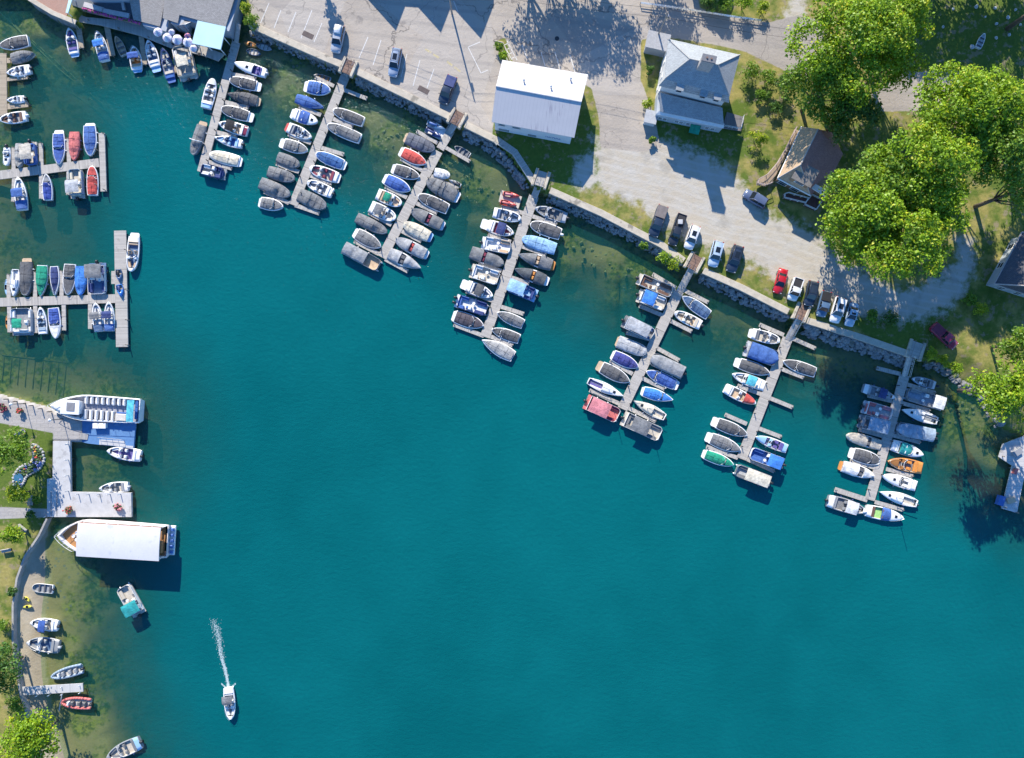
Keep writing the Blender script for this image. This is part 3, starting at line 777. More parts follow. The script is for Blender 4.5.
ORD = ['first','second','third','fourth','fifth','sixth','seventh','eighth','ninth','tenth','eleventh','twelfth']
def berth(phrase, side, rows):
    """boats along one side of a pier, listed from the shore outwards"""
    n = 0
    for row in rows:
        kw = dict(row[6]) if len(row) > 6 else {}
        o = boat(*row[:6], **kw)
        o['label'] = f"{row[5]}, {ORD[n]} from shore, {side} of {phrase}"; n += 1
        o['group'] = {'pontoon_boat': 'pontoon boats moored in the marina', 'sailboat': 'sailboats moored in the marina', 'jet_ski': 'jet skis parked in the marina'}.get(o.name.split('.')[0], 'motorboats moored in the marina')
        if o.name.split('.')[0] in ('rowing_boat',): del o['group']

D = dict
P1, P2, P3, P4 = 'pier beside the restaurant', 'second pier from the restaurant', 'third pier from the restaurant', 'pier below the white boathouse'
P5, P6, P7 = 'third long pier from right', 'second long pier from right', 'rightmost long pier'
berth(P1, 'right', [
 ('cuddy','T1',(562,35),(880,140),112,'white boat with long plain foredeck',D(ws=.42,lin='purple',seat='purple',ob='silver',glass=False)),
 ('cov','T1',(512,205),(828,280),122,'dark grey tarped boat',D(col='dkgrey',plat=.14,shape='round')),
 ('full','T1',(492,352),(822,432),118,'charcoal tarped boat with tan platform',D(col='dkgrey',plat=.09,platcol='tan',shape='sharp',tower=.62,twcol='black')),
 ('cov','T1',(430,500),(750,595),128,'charcoal tarped boat with white stern',D(col='dkgrey',plat=.15,shape='round')),
 ('bow','T2',(402,88),(690,172),122,'bowrider under black canopy',D(top=('black',.40,.70),lin='tan',seat='white',hatch='maroon')),
 ('bow','T2',(355,232),(635,302),108,'small open boat with blue cockpit',D(shape='sharp',lin='blue',seat='sky',ob='black',deck='white')),
 ('cov','T2',(308,405),(632,485),130,'white boat with cream cover',D(col='cream',split=False,shape='round',plat=.08,hump=.25)),
 ('pont','T2',(225,555),(468,612),112,'white and blue open pontoon',D(deck='ltgrey',seat='white',seat2='navy',fence='navy',ob=0)),
])
berth(P1, 'left', [
 ('bow','T1',(345,195),(268,495),125,'white round bowed bowrider',D(shape='round',lin='grey',seat='white',hatch='sky',fd=.8)),
 ('full','T2',(140,412),(240,66),112,'grey tarped boat with white tower',D(col='grey',shape='round',tower=.55,plat=.12,platcol='tan')),
])
berth(P2, 'left', [
 ('row','T3',(545,85),(685,128),55,'small grey rowing boat',D(hull='silver',lin='grey')),
 ('cov','T3',(692,222),(460,178),122,'blue tarped boat with white rim',D(col='blue',plat=.13,ws=.6)),
 ('full','T3',(632,368),(395,285),88,'slim boat wholly in blue tarp',D(col='blue',shape='sharp',hump=.35)),
 ('cuddy','T3',(582,492),(348,408),112,'white boat with blue cockpit square',D(ws=.6,cover=('royal',.28,.62),plat=.1,glass=False)),
 ('bow','T3',(530,625),(302,522),102,'white bowrider with red platform',D(lin='slate',seat='ltgrey',plat=.1,platcol='red')),
 ('cov','T4',(497,138),(252,62),108,'grey tarped boat with pale platform',D(col='grey',plat=.16)),
 ('full','T4',(425,262),(236,188),98,'small boat in taut grey tarp',D(col='grey',shape='round',hump=.3)),
 ('full','T4',(385,380),(155,312),105,'blunt boat in peaked grey tarp',D(col='ltgrey' if False else 'grey',shape='round',hump=.6,th=.5)),
 ('full','T4',(345,518),(88,408),112,'pale grey tarped boat, high peak',D(col=(.20,.205,.21),shape='round',hump=.6,th=.5)),
 ('cov','T4',(288,615),(72,572),108,'white rimmed boat, grey tarp',D(col='grey',plat=.08)),
])
berth(P2, 'right', [
 ('cov','T3',(712,388),(968,488),102,'long white rimmed boat, charcoal tarp',D(col='dkgrey',shape='round',ws=.7)),
 ('cov','T3',(662,515),(940,632),104,'white rimmed boat, creased charcoal tarp',D(col='grey',shape='round',ws=.72)),
 ('cov','T4',(565,162),(818,266),105,'blue tarped boat with white stern',D(col=(.05,.14,.34),plat=.09,shape='round',split=False)),
 ('bow','T4',(512,285),(768,375),108,'bowrider with maroon seats',D(lin='beige',seat='maroon',shape='round',plat=.08)),
 ('bow','T4',(492,405),(702,500),102,'bowrider with dark outboard',D(lin='ltgrey',seat='white',shape='round',ob='black')),
 ('full','T4',(652,618),(418,508),122,'broad boat in ridged grey tarp',D(col='grey',shape='round',hump=.45,th=.4)),
])
berth(P3, 'left', [
 ('jet','T5',(748,112),(610,60),48,'white jet ski',D(col='white',seat='blue',z=.4)),
 ('jet','T5',(722,180),(598,112),52,'dark blue jet ski',D(col='navy',seat='navy',z=.4)),
 ('full','T5',(668,278),(428,172),105,'slate grey tarped boat, tan stern',D(col=(.13,.14,.17),plat=.08,platcol='tan',shape='round',hump=.4)),
 ('cov','T5',(603,388),(390,282),102,'red tarped boat',D(col='red',split=False,plat=.1,hump=.35)),
 ('cov','T5',(552,492),(328,418),100,'charcoal tarped boat with white bow',D(col='dkgrey',plat=.1,ws=.66)),
 ('cov','T5',(478,598),(262,495),105,'bright blue tarped boat',D(col='royal',plat=.1,split=False,hump=.5)),
 ('bow','T6',(528,125),(318,32),110,'white boat under green canopy',D(top=('green',.32,.56),lin='beige',seat='tan',shape='round',tw=.62)),
 ('bow','T6',(478,248),(260,140),118,'white boat under grey canopy',D(top=('grey',.22,.5),lin='beige',seat='white',shape='round',tw=.7)),
 ('full','T6',(402,365),(142,235),98,'slim boat in grey tarp',D(col='grey',shape='round',hump=.6,th=.55)),
 ('cov','T6',(352,490),(118,358),115,'white rimmed boat, four panel tarp',D(col='grey',plat=.1,split=False,hump=.4)),
 ('pontcov','T6',(340,655),(35,490),110,'pontoon in grey cover',D(cov=('ltgrey',.02,.62),deck='tan',ob=0)),
])
berth(P3, 'right', [
 ('row','T5',(825,248),(942,322),58,'grey rowing boat',D(hull='silver',lin='grey',th='grey')),
 ('full','T5',(788,482),(665,450),72,'small boat in white cover',D(col='white',shape='round',hump=.15,rail=False)),
 ('jet','T5',(775,508),(872,556),38,'grey and white jet ski',D(col='silver',seat='dkgrey')),
 ('full','T5',(605,520),(858,655),118,'grey tarped wakeboard boat',D(col='grey',tower=.5,twcol='black',plat=.09,shape='round')),
 ('cov','T6',(668,50),(920,165),108,'charcoal tarped boat, split cover',D(col='dkgrey',shape='round',ws=.7)),
 ('full','T6',(612,180),(888,312),108,'grey tarped boat, red seats showing',D(col='grey',mid='maroon',mt=(.36,.50),shape='round',plat=.08)),
 ('full','T6',(540,290),(785,412),108,'boat in cream cover',D(col='cream',plat=.1,platcol='sky',shape='round',hump=.35)),
 ('full','T6',(478,425),(750,560),105,'pale tarped boat, red seats showing',D(col=(.36,.37,.38),mid='red',mt=(.4,.52),shape='round',plat=.08)),
 ('full','T6',(692,668),(420,540),112,'pale tarped boat, dark window',D(col=(.38,.39,.40),mid='dkgrey',mt=(.34,.5),shape='sharp',hump=.55)),
])
berth(P4, 'left', [
 ('jet','T7',(572,96),(435,72),46,'outer red jet ski',D(col='red',seat='pink',z=.4)),
 ('jet','T7',(548,172),(412,140),46,'inner red jet ski',D(col='red',seat='salmon',z=.4)),
 ('bow','T7',(582,280),(356,225),96,'white open boat',D(lin='ltgrey',seat='slate',shape='round')),
 ('bow','T7',(524,400),(256,310),108,'white boat under navy canopy',D(top=('navy',.36,.66),lin='maroon',seat='white',plat=.2,platcol='white')),
 ('pont','T7',(500,520),(240,470),108,'white deck boat with tan seats',D(deck='white',seat='tan',seat2='white',fence='white')),
 ('full','T7',(440,650),(170,550),112,'grey tarped boat, red seats showing',D(col='grey',mid='maroon',mt=(.36,.46),shape='round',hump=.6)),
 ('pont','T8',(372,108),(140,35),108,'white deck boat, tan floor',D(deck='beige',seat='white',fence='white')),
 ('bow','T8',(326,238),(85,138),98,'white boat under charcoal canopy',D(top=('dkgrey',.34,.62),lin='slate',seat='white',plat=.18)),
 ('pont','T8',(285,345),(25,262),100,'blue and white pontoon',D(deck='white',seat='navy',seat2='blue',fence='navy',ob=2)),
 ('cov','T8',(256,462),(18,382),108,'white rimmed boat, dark plum tarp',D(col=(.08,.07,.085),plat=.08,ws=.66)),
])
berth(P4, 'right', [
 ('bow','T7',(695,192),(955,272),102,'open aluminium fishing boat',D(hull='silver',lin='grey',seat='grey',ob='black',deck='silver')),
 ('cov','T7',(658,320),(905,405),112,'charcoal tarped boat, white engine',D(col='dkgrey',ws=.72,ob='white',shape='round')),
 ('full','T7',(590,440),(865,525),108,'boat in sky blue cover',D(col='sky',shape='round',hump=.25)),
 ('full','T7',(558,572),(858,665),108,'grey tarped boat, orange seats',D(col='grey',mid='tan',mt=(.36,.48),platcol='orange',plat=.08,shape='sharp')),
 ('full','T8',(488,32),(748,128),98,'slate tarped boat, orange seats',D(col=(.09,.10,.11),mid='orange',mt=(.34,.46),plat=.1,shape='sharp')),
 ('pont','T8',(438,150),(672,245),98,'blue pontoon with pale blue canopy',D(deck='sky',seat='navy',fence='blue',top=('sky',.42,.98))),
 ('cov','T8',(356,362),(555,450),88,'small grey tarped boat',D(col='grey',split=False)),
 ('cov','T8',(316,488),(525,562),88,'small charcoal tarped boat',D(col='dkgrey',ws=.7)),
 ('cov','T8',(242,568),(480,695),108,'white boat with pale grey tarp',D(col=(.36,.36,.35),split=False,shape='sharp',hump=.3)),
])
berth(P5, 'left', [
 ('pont','U1',(605,322),(300,190),98,'open pontoon with plum seats',D(deck='beige',seat='brown',seat2='brown',fence='white')),
 ('pont','U1',(550,425),(300,330),118,'pontoon under bright blue canopy',D(deck='beige',seat='white',top=('bright',.14,.58))),
 ('pont','U1',(448,680),(178,545),108,'pontoon under silver canopy',D(deck='grey',seat='slate',top=('silver',.1,.82),fence='white')),
 ('full','U2',(478,128),(262,42),92,'boat in silver cover',D(col='silver',shape='tub',plat=.05,platcol='tan',hump=.3)),
 ('cov','U2',(420,232),(228,140),92,'boat with violet blue tarp',D(col=(.05,.06,.24),split=False,plat=.06)),
 ('cov','U2',(357,338),(124,215),100,'charcoal tarped boat, tan stern',D(col='dkgrey',plat=.13,platcol='tan',split=False)),
 ('sail','U2',(312,440),(58,330),76,'slim white sailboat',D(lin='purple')),
 ('pont','U2',(278,588),(25,470),112,'pontoon under pink canopy',D(deck='salmon',seat='maroon',top=('pink',.12,.68),fence='white')),
])
berth(P5, 'right', [
 ('cov','U1',(692,350),(915,508),105,'dark blue tarped boat',D(col='slate',ws=.68)),
 ('bow','U1',(626,485),(848,592),96,'white bowrider with tan cockpit',D(lin='tan',seat='beige',ob='black',shape='round')),
 ('pontcov','U2',(508,165),(765,285),98,'long pontoon in grey cover',D(cov=('ltgrey',.04,.99),deck='grey')),
 ('cov','U2',(476,262),(710,370),92,'royal blue tarped boat',D(col='royal',plat=.1,ws=.68)),
 ('cov','U2',(672,468),(442,402),88,'bright blue tarped boat, bow outward',D(col='bright',shape='sharp',plat=.06)),
 ('sail','U2',(385,475),(612,595),78,'cream sailboat',D(deck='cream',lin='beige',ob='black')),
 ('pont','U2',(580,722),(292,590),108,'pontoon under grey canopy',D(deck='beige',seat='grey',top=('grey',.22,.66),fence='white')),
])
berth(P6, 'left', [
 ('bow','U3',(500,218),(242,148),102,'white bowrider with dark seats',D(lin='beige',seat='grey',shape='round',plat=.1)),
 ('pontcov','U3',(475,375),(192,270),135,'pontoon in blue cover',D(cov=('blue',.12,1.0),deck='silver')),
 ('cov','U3',(415,492),(122,392),105,'charcoal tarped boat, white stern',D(col='dkgrey',plat=.14,split=False)),
 ('bow','U3',(98,497),(375,600),100,'white boat under turquoise canopy',D(top=('turq',.32,.58),lin='beige',seat='white',tw=.85)),
 ('cuddy','U3',(300,745),(42,615),98,'white boat with red bow tarp',D(ws=.62,lin='tan',seat='white',cover=('red',.62,.92),glass=False)),
 ('cov','U4',(437,292),(142,175),108,'dark grey tarped boat, long platform',D(col='dkgrey',plat=.15,ws=.72)),
 ('cov','U4',(382,422),(92,305),112,'dark grey tarped boat',D(col='grey',plat=.14,ws=.68)),
 ('cov','U4',(322,545),(62,448),98,'green tarped boat',D(col='green',ws=.7,plat=.08)),
])
berth(P6, 'right', [
 ('cov','U3',(525,388),(802,485),102,'charcoal tarped boat',D(col='dkgrey',ws=.6)),
 ('bow','U4',(506,308),(772,412),88,'white boat with blue foredeck',D(deck='sky',lin='ltgrey',seat='purple',fd=.68,ws=.52)),
 ('pont','U4',(458,440),(760,550),108,'pontoon with blue aft canopy',D(deck='blue',seat='blue',seat2='navy',top=('bright',.12,.52),fence='white')),
 ('pont','U4',(338,582),(650,700),108,'pontoon under peach canopy',D(deck='silver',seat='grey',top=('cream',.10,.76),top2=('tan',.08,.1) if False else None)),
])
berth(P7, 'left', [
 ('bow','U5',(458,402),(196,320),92,'grey boat with dark canopy',D(hull='ltgrey',top=('navy',.42,.66),lin='ltgrey',seat='silver')),
 ('pont','U5',(428,545),(172,470),112,'pontoon with pinkish red lounges',D(deck='silver',seat='pink',seat2='salmon',fence='white')),
 ('pont','U5',(388,655),(140,590),118,'pontoon under slate canopy',D(deck='grey',seat='ltgrey',top=('bluegrey',.2,.95))),
 ('full','U6',(206,42),(480,122),92,'boat in ivory cover',D(col='beige',shape='round',hump=.3,mid='dkgrey',mt=(.30,.40))),
 ('cov','U6',(470,248),(232,178),112,'charcoal tarped boat, square stern',D(col='dkgrey',plat=.14,ws=.68,shape='round')),
 ('full','U6',(425,365),(152,280),98,'pale tarped boat, orange platform',D(col='white',plat=.1,platcol='orange',mid='dkgrey',mt=(.48,.66),hump=.4)),
 ('cuddy','U6',(660,700),(365,640),106,'white boat with blue cockpit tarp',D(ws=.62,cover=('blue',.42,.64),lin='lime',seat='brown',glass=False)),
 ('bow','U6',(368,650),(60,562),112,'dark boat under white canopy',D(hull='ltgrey',top=('white',.42,.72),lin='grey',seat='ltgrey',ob='black')),
])
berth(P7, 'right', [
 ('bow','U5',(600,238),(800,300),78,'small dark open boat',D(hull='bluegrey',lin='grey',seat='ltgrey',ob='black')),
 ('pont','U5',(550,365),(884,465),112,'pontoon with white aft canopy',D(deck='bluegrey',seat='ltgrey',seat2='ltgrey',top=('white',.08,.36))),
 ('sail','U5',(513,500),(815,598),98,'white sailboat with long boom',D(lin='ltgrey',sailcol='ltgrey')),
 ('pontcov','U5',(468,655),(815,725),112,'pontoon in slate cover',D(cov=('bluegrey',.06,1.0),deck='grey',ob=2)),
 ('cuddy','U6',(818,198),(572,118),102,'white boat with teal cockpit tarp',D(ws=.62,cover=('teal',.28,.6),glass=True)),
 ('bow','U6',(538,248),(812,305),106,'varnished wooden runabout',D(hull='orange',deck='wood',lin='grey',seat='orange',fd=.7,ws=.55,hatch='orange')),
 ('cuddy','U6',(490,362),(765,448),96,'plain white cabin boat',D(ws=.48,lin='beige',seat='white',fender=True)),
 ('sail','U6',(468,492),(770,588),92,'white sailboat with beige cockpit',D(lin='beige',ob='black')),
])
TL = 'dock in top left corner'
def single(label, *a, **k):
    o = boat(*a[:5], label, **k); o['label'] = label
    o['group'] = {'pontoon_boat': 'pontoon boats moored in the marina', 'kayak': 'kayaks and canoes', 'canoe': 'kayaks and canoes', 'jet_ski': 'jet skis parked in the marina', 'sailboat': 'sailboats moored in the marina', 'motorboat': 'motorboats moored in the marina'}.get(o.name.split('.')[0], 'small boats along the shore')
    return o
single('white rimmed boat with dark tarp, uppermost at the '+TL,'cov','A1',(0,322),(196,280),92,None,col='dkgrey',ws=.62)
single('charcoal tarped boat lying below the uppermost one at the '+TL,'full','A1',(242,372),(72,410),82,None,col='grey',shape='sharp',plat=.06,platcol='tan')
single('white runabout with black outboard beside upper finger of the '+TL,'bow','A1',(55,508),(210,478),75,None,lin='slate',seat='white',ob='black')
single('tiny white and blue boat above lower finger of the '+TL,'bow','A1',(58,695),(172,683),52,None,lin='sky',seat='white',ob='black')
single('white open boat with brown seats below lower finger of the '+TL,'bow','A2',(0,140),(182,112),82,None,lin='ltgrey',seat='brown',ob='white')
UT, LT = 'upper left T dock', 'lower left T dock'
single('small white runabout, leftmost above the '+UT,'cuddy','A2',(50,456),(50,330),52,None,ws=.5,lin='ltgrey',ob='black',shape='round')
single('boat wholly in pale grey tarp above the '+UT,'full','A2',(137,470),(140,302),66,None,col=(.34,.34,.33),shape='normal',hump=.4)
single('beige covered pontoon with blue bow above the '+UT,'pont','A2',(224,455),(208,275),84,None,deck='beige',seat='blue',fence='blue',top=('beige',.2,.82))
single('blue tarped boat with white bow strip above the '+UT,'cov','A2',(412,448),(404,206),88,None,col=(.05,.11,.36),ws=.5,plat=.1)
single('salmon red tarped boat above the '+UT,'cov','A2',(515,422),(515,220),78,None,col='salmon',split=False,tight=True,hull='salmon')
single('deep blue tarped boat beside end of the '+UT,'cov','A2',(627,390),(618,158),94,None,col='blue',split=False,plat=.08,hump=.4)
single('white boat with two blue tarps below the '+UT,'bow','A2',(130,533),(156,758),86,None,top=('blue',.36,.62),cover=('blue',.02,.28),lin='white',seat='white')
single('slim boat with navy cockpit tarp below the '+UT,'cov','A2',(324,512),(332,690),70,None,col=(.04,.08,.34),ws=.68,bowcol='ltgrey')
single('pontoon with grey aft canopy below the '+UT,'pont','A2',(525,478),(538,694),95,None,deck='beige',seat='cream',top=('silver',.12,.55),fence='bluegrey')
single('red tarped boat with white rim below the '+UT,'cov','A2',(640,458),(640,657),82,None,col='red',ws=.66,shape='round')
single('narrow light blue kayak left of the '+LT,'kayak','A3',(33,345),(33,437),24,None,col='sky')
single('orange kayak below left end of the '+LT,'kayak','A3',(38,558),(38,636),24,None,col='orange')
single('sharp bowed white dinghy above the '+LT,'sail','A3',(88,447),(96,288),58,None,lin='white',mast=3.5)
single('charcoal tarped boat with tan stern above the '+LT,'full','A3',(157,442),(154,222),74,None,col='dkgrey',plat=.1,platcol='tan',shape='round')
single('emerald green tarped boat above the '+LT,'cov','A3',(240,447),(248,264),70,None,col='green',split=False,tight=True,shape='sharp')
single('slim boat with navy tarp above the '+LT,'cov','A3',(325,440),(317,270),56,None,col='navy',split=False,shape='sharp')
single('white boat with charcoal aft tarp above the '+LT,'cov','A3',(400,438),(410,257),76,None,col='dkgrey',ws=.46)
single('bright blue tarped boat above the '+LT,'full','A3',(472,440),(473,270),66,None,col='bright',shape='normal',hump=.35)
single('blue deck pontoon with grey aft canopy above the '+LT,'pont','A3',(575,438),(568,236),100,None,deck='slate',seat='navy',fence='white',top=('grey',.08,.5))
single('white and blue open boat right of the '+LT,'bow','A3',(768,302),(785,74),72,None,lin='slate',seat='tan',shape='round',plat=.1)
single('pontoon with green canopy below the '+LT,'pont','A3',(132,512),(135,672),122,None,deck='ltgrey',seat='white',fence='silver',top=('green',.24,.58),tw=.45,ob=0)
single('small white open boat below the '+LT,'bow','A3',(240,508),(252,664),58,None,lin='ltgrey',seat='bluegrey')
single('blue tarped boat with white bow pointing down, below the '+LT,'cov','A3',(330,692),(312,512),72,None,col=(.04,.09,.34),ws=.55,bowcol='white')
single('white boat with grey canopy below the '+LT,'bow','A3',(560,483),(580,650),64,None,top=('grey',.42,.66),cover=('slate',.02,.24),lin='white')
single('white boat with navy canopy against end of the '+LT,'bow','A3',(638,477),(640,648),64,None,top=('navy',.42,.66),cover=('blue',.02,.24),lin='white')
single('upper blue jet ski parked on the '+LT,'jet','A3',(702,350),(696,300),36,None,col='slate',seat='black',z=.5)
single('lower blue jet ski parked on the '+LT,'jet','A3',(712,440),(700,385),40,None,col='bright',seat='navy',z=.5)
RB = 'restaurant boardwalk'
single('white boat with purple seats, leftmost below the '+RB,'bow','A5',(424,243),(468,484),96,None,lin='beige',seat='purple',plat=.1,platcol='sky')
single('white boat with bright blue canopy below the '+RB,'bow','A5',(666,273),(724,518),102,None,top=('bright',.42,.66),cover=('blue',.02,.26),lin='white')
single('small tan rowing boat below the '+RB,'row','A5',(815,308),(884,468),70,None,hull='beige',lin='tan',th='dkgrey')
single('white boat with navy canopy below the '+RB,'bow','A6',(86,284),(106,438),74,None,top=('royal',.40,.66),lin='orange',seat='tan',plat=.1,platcol='sky')
single('white boat with pale blue stern below the '+RB,'bow','A4',(72,343),(142,604),100,None,lin='slate',seat='white',plat=.16,platcol='sky',hatch='white')
single('dark blue open boat below the '+RB,'bow','A4',(198,413),(268,694),94,None,hull='navy',deck='navy',lin='bluegrey',seat='beige',hatch='blue',plat=.12,platcol='blue')
single('big pontoon with cream canopy below the '+RB,'pont','A4',(350,392),(422,690),155,None,deck='beige',seat='white',seat2='beige',top=('cream',.30,.66),tw=.62,fence='beige')
single('lime green kayak floating below the pale blue flat roof','kayak','A4',(680,458),(732,502),32,None,col='lime')
single('orange kayak moored under the parking lot wall','kayak','PX',(243.5,42),(256.5,45.5),5,None,col='orange')
single('grey canoe moored right of the orange kayak under the parking lot wall','canoe','PX',(256,44),(271,48.5),6.5,None,col='bluegrey')
single('dark blue canoe moored below the orange kayak','canoe','PX',(246,50),(260,53),6.5,None,col='slate')
single('small white bowrider tied under the blue floating dock','bow','B1',(430,282),(562,303),54,None,lin='purple',seat='white',ob='black')
single('small white boat tied above the grey quay','bow','B1',(400,432),(512,425),44,None,lin='beige',seat='ltgrey',ob='silver')
single('pontoon with teal canopy cruising off the tour boat','pont','B5',(402,540),(512,738),92,None,deck='beige',seat='beige',seat2='bluegrey',top=('teal',.12,.48),fence='white',tw=1.1)
single('white motorboat with grey canopy pulling a white wake','bow','B4',(182,692),(166,512),66,None,top=('grey',.2,.46),lin='ltgrey',seat='white',shape='round',tw=.9)
single('open white skiff with grey gear, uppermost at the beach','row','B2',(188,452),(306,464),54,None,hull='white',lin='ltgrey',th='dkgrey',shape='tub',ob=True)
single('white beached boat with navy canopy','bow','B2',(182,655),(338,675),74,None,top=('royal',.34,.60),lin='beige',seat='white',ob='black')
single('grey fishing boat with silver outboard at the beach','bow','B3',(165,72),(350,98),92,None,hull='ltgrey',lin='slate',seat='ltgrey',hatch='ltgrey',ob='silver')
single('navy inflatable boat above the beach dock','rib','B3',(302,280),(488,228),66,None,col='bluegrey')
single('red inflatable boat below the beach dock','rib','B3',(360,428),(538,440),74,None,col='salmon',seat='dkgrey')
single('grey fishing boat cut off by the bottom edge','bow','PX',(107.5,757),(140.5,742),15,None,hull='ltgrey',lin='beige',seat='grey',deck='ltgrey',hatch='sky',ob='black')
single('upper yellow kayak lying on the beach sand','kayak','B2',(142,505),(172,532),18,None,col=(.72,.62,.08),z=.3)
single('lower yellow kayak lying on the beach sand','kayak','B2',(185,562),(136,566),20,None,col=(.74,.66,.10),z=.3)
# ================================================================ docks
for o in list(bpy.data.objects):
    if 'look' in o: del o['look']
DZ = .52; BZ = .95
def plank_run(name, parent, p0, p1, w, z=DZ, th=.22, material=None, seg=3.6, z1=None, post=0, skirt=True):
    """deck boards from p0 to p1 (pixels), built along local x"""
    a = W(p0[0], p0[1], z); b = W(p1[0], p1[1], z if z1 is None else z1); d = b-a; L = d.xy.length; wm = w*S0
    mb = MB(); n = max(1, round(L/seg)); zz = (z1-z) if z1 is not None else 0
    for i in range(n):
        x0 = L*i/n+.02; x1 = L*(i+1)/n-.02; za, zb = zz*i/n, zz*(i+1)/n
        vs = []
        for (x, q) in ((x0, za), (x1, zb)):
            for y in (-wm/2, wm/2):
                vs += [(x, y, q-th), (x, y, q)]
        mb.add(vs, [(1,5,7,3), (0,2,6,4), (0,4,5,1), (2,3,7,6), (0,1,3,2), (4,6,7,5)])
    o = mb.build(name, material or M_PLANK, parent, loc=(a.x, a.y, z), rz=math.atan2(d.y, d.x))
    if parent is not None: o.location = Vector((a.x, a.y, z))-parent.location
    return o, L, wm
def posts(parent, pts, h=1.0, r=.10, name='piling', m=None):
    for (x, y) in pts:
        p = W(x, y, .6); mb = MB(); mb.tube((0,0,-1.2), (0,0,h), r, r*.92, 8); mb.tube((0,0,h), (0,0,h+.05), r*1.05, r*.5, 8)
        o = mb.build(name, m or M_POST, parent, True); o.location = Vector((p.x, p.y, 0))-parent.location
def rail(parent, pts, h=1.0, name='railing', m=None, step=1.8, r=.03):
    """pts: world points on the deck"""
    mb = MB()
    for a, b in zip(pts, pts[1:]):
        a = Vector(a); b = Vector(b); d = b-a; n = max(1, int(d.length/step))
        for k in (h, h*.55): mb.tube(a+Vector((0,0,k)), b+Vector((0,0,k)), r, n=5)
        for i in range(n+1):
            p = a+d*i/n; mb.tube(p, p+Vector((0,0,h)), r*1.1, n=5)
    o = mb.build(name, m or M_POST, parent)
    if parent is not None: o.location = -parent.location
    return o

PIERS = [
 (P1, [(236,42),(201,172)], 8.2, [((238.5,24),(236,43),4.5)], [((232,74),(256,78.5),3.6),((225,102),(248.5,107.5),4),((216,132),(237,137),4),((206,161),(232,168.5),4)], 'long weathered pier reaching from the restaurant, light planks'),
 (P2, [(345.5,75),(293,205)], 9, [((353,61),(345,76),6)], [((334,86),(315,77),3.6),((321,115),(299,106),4),((311,143),(288,134),4),((299,172),(276,163.5),4),((289,203),(264,191.5),4),((342,89),(367,98.5),3.8),((331,118),(353,126.5),4),((319,147),(344,154.5),4),((309,175),(332,183.5),4),((295,205),(319.5,213.5),4)], 'long weathered pier, second from the restaurant'),
 (P3, [(438,151),(382,257.5)], 9.6, [((458,119),(449,133),6.5),((451,130),(440,149),8)], [((437.6,143),(416.5,131),3.8),((423.6,171),(400.5,158.5),4),((407,197.5),(385,186.5),4),((391.5,225),(368.5,212.5),4),((379,254),(354,241),4),((444,146.5),(470,161.5),3.6),((431,176),(458,189),4),((416,203),(437.5,213),4),((400,230),(421.5,241.5),4),((385,259),(408,271.5),4)], 'long weathered pier, third from the restaurant'),
 (P4, [(534,196),(485,337)], 10, [((540.5,181),(534,198),6)], [((523,213),(501,206.5),4),((511,242),(488,234),4),((501.5,271),(478,264.5),4),((493.5,301),(466,291),4),((484,336),(453.5,324.5),4),((530.6,215.5),(557,224.5),4),((521,246),(546.5,254.6),4),((510,277),(529.5,283.5),4),((499,306),(524,314),4),((489.6,336),(513,345.5),4)], 'long weathered pier running out below the white boathouse'),
 (P5, [(679,291),(622.5,409)], 10, [((692,267),(679,292),6)], [((676,288),(652.5,274),4),((663,315.5),(639,305.5),4),((652,340),(626,332.5),4),((632.7,374),(610,360.5),4),((620,404),(589.5,390),4),((683.7,290),(708.5,302.5),4),((671,321),(692,331.5),4),((657,348),(679.5,360.5),4),((642,378),(665,389),4),((628.5,408),(656,421.5),4)], 'long weathered pier, third from right, ending between pink and grey canopies'),
 (P6, [(788,338),(741.5,459)], 10, [((800,316.5),(787.5,340),6)], [((784,335),(759.5,324.5),4),((761,394),(737.5,385.5),4),((747,424),(725,414.5),4),((738,458),(706.5,446.5),4),((792,338),(815.5,348.5),4),((780.6,368.5),(804,377.5),4),((769.8,398),(793,407.5),4),((758,428),(781.5,437),4),((747,459),(774.5,471.5),4)], 'long weathered pier, second from right, with several empty fingers'),
 (P7, [(905,375),(870,500)], 9.6, [((910,356),(904.5,377),6)], [((900.6,374),(876.5,368),4),((892,401),(868,395.5),4),((885,436.7),(859,429.5),4),((874,467.6),(850.5,460),4),((867.6,500),(835,489.5),5),((907.7,384.5),(935.5,393),4),((902,403),(930,410.6),4),((892,435),(920.5,442.5),4),((886.4,469),(913,476),4),((875,502),(903.5,510),4)], 'rightmost long weathered pier, its shore end in tree shade'),
]
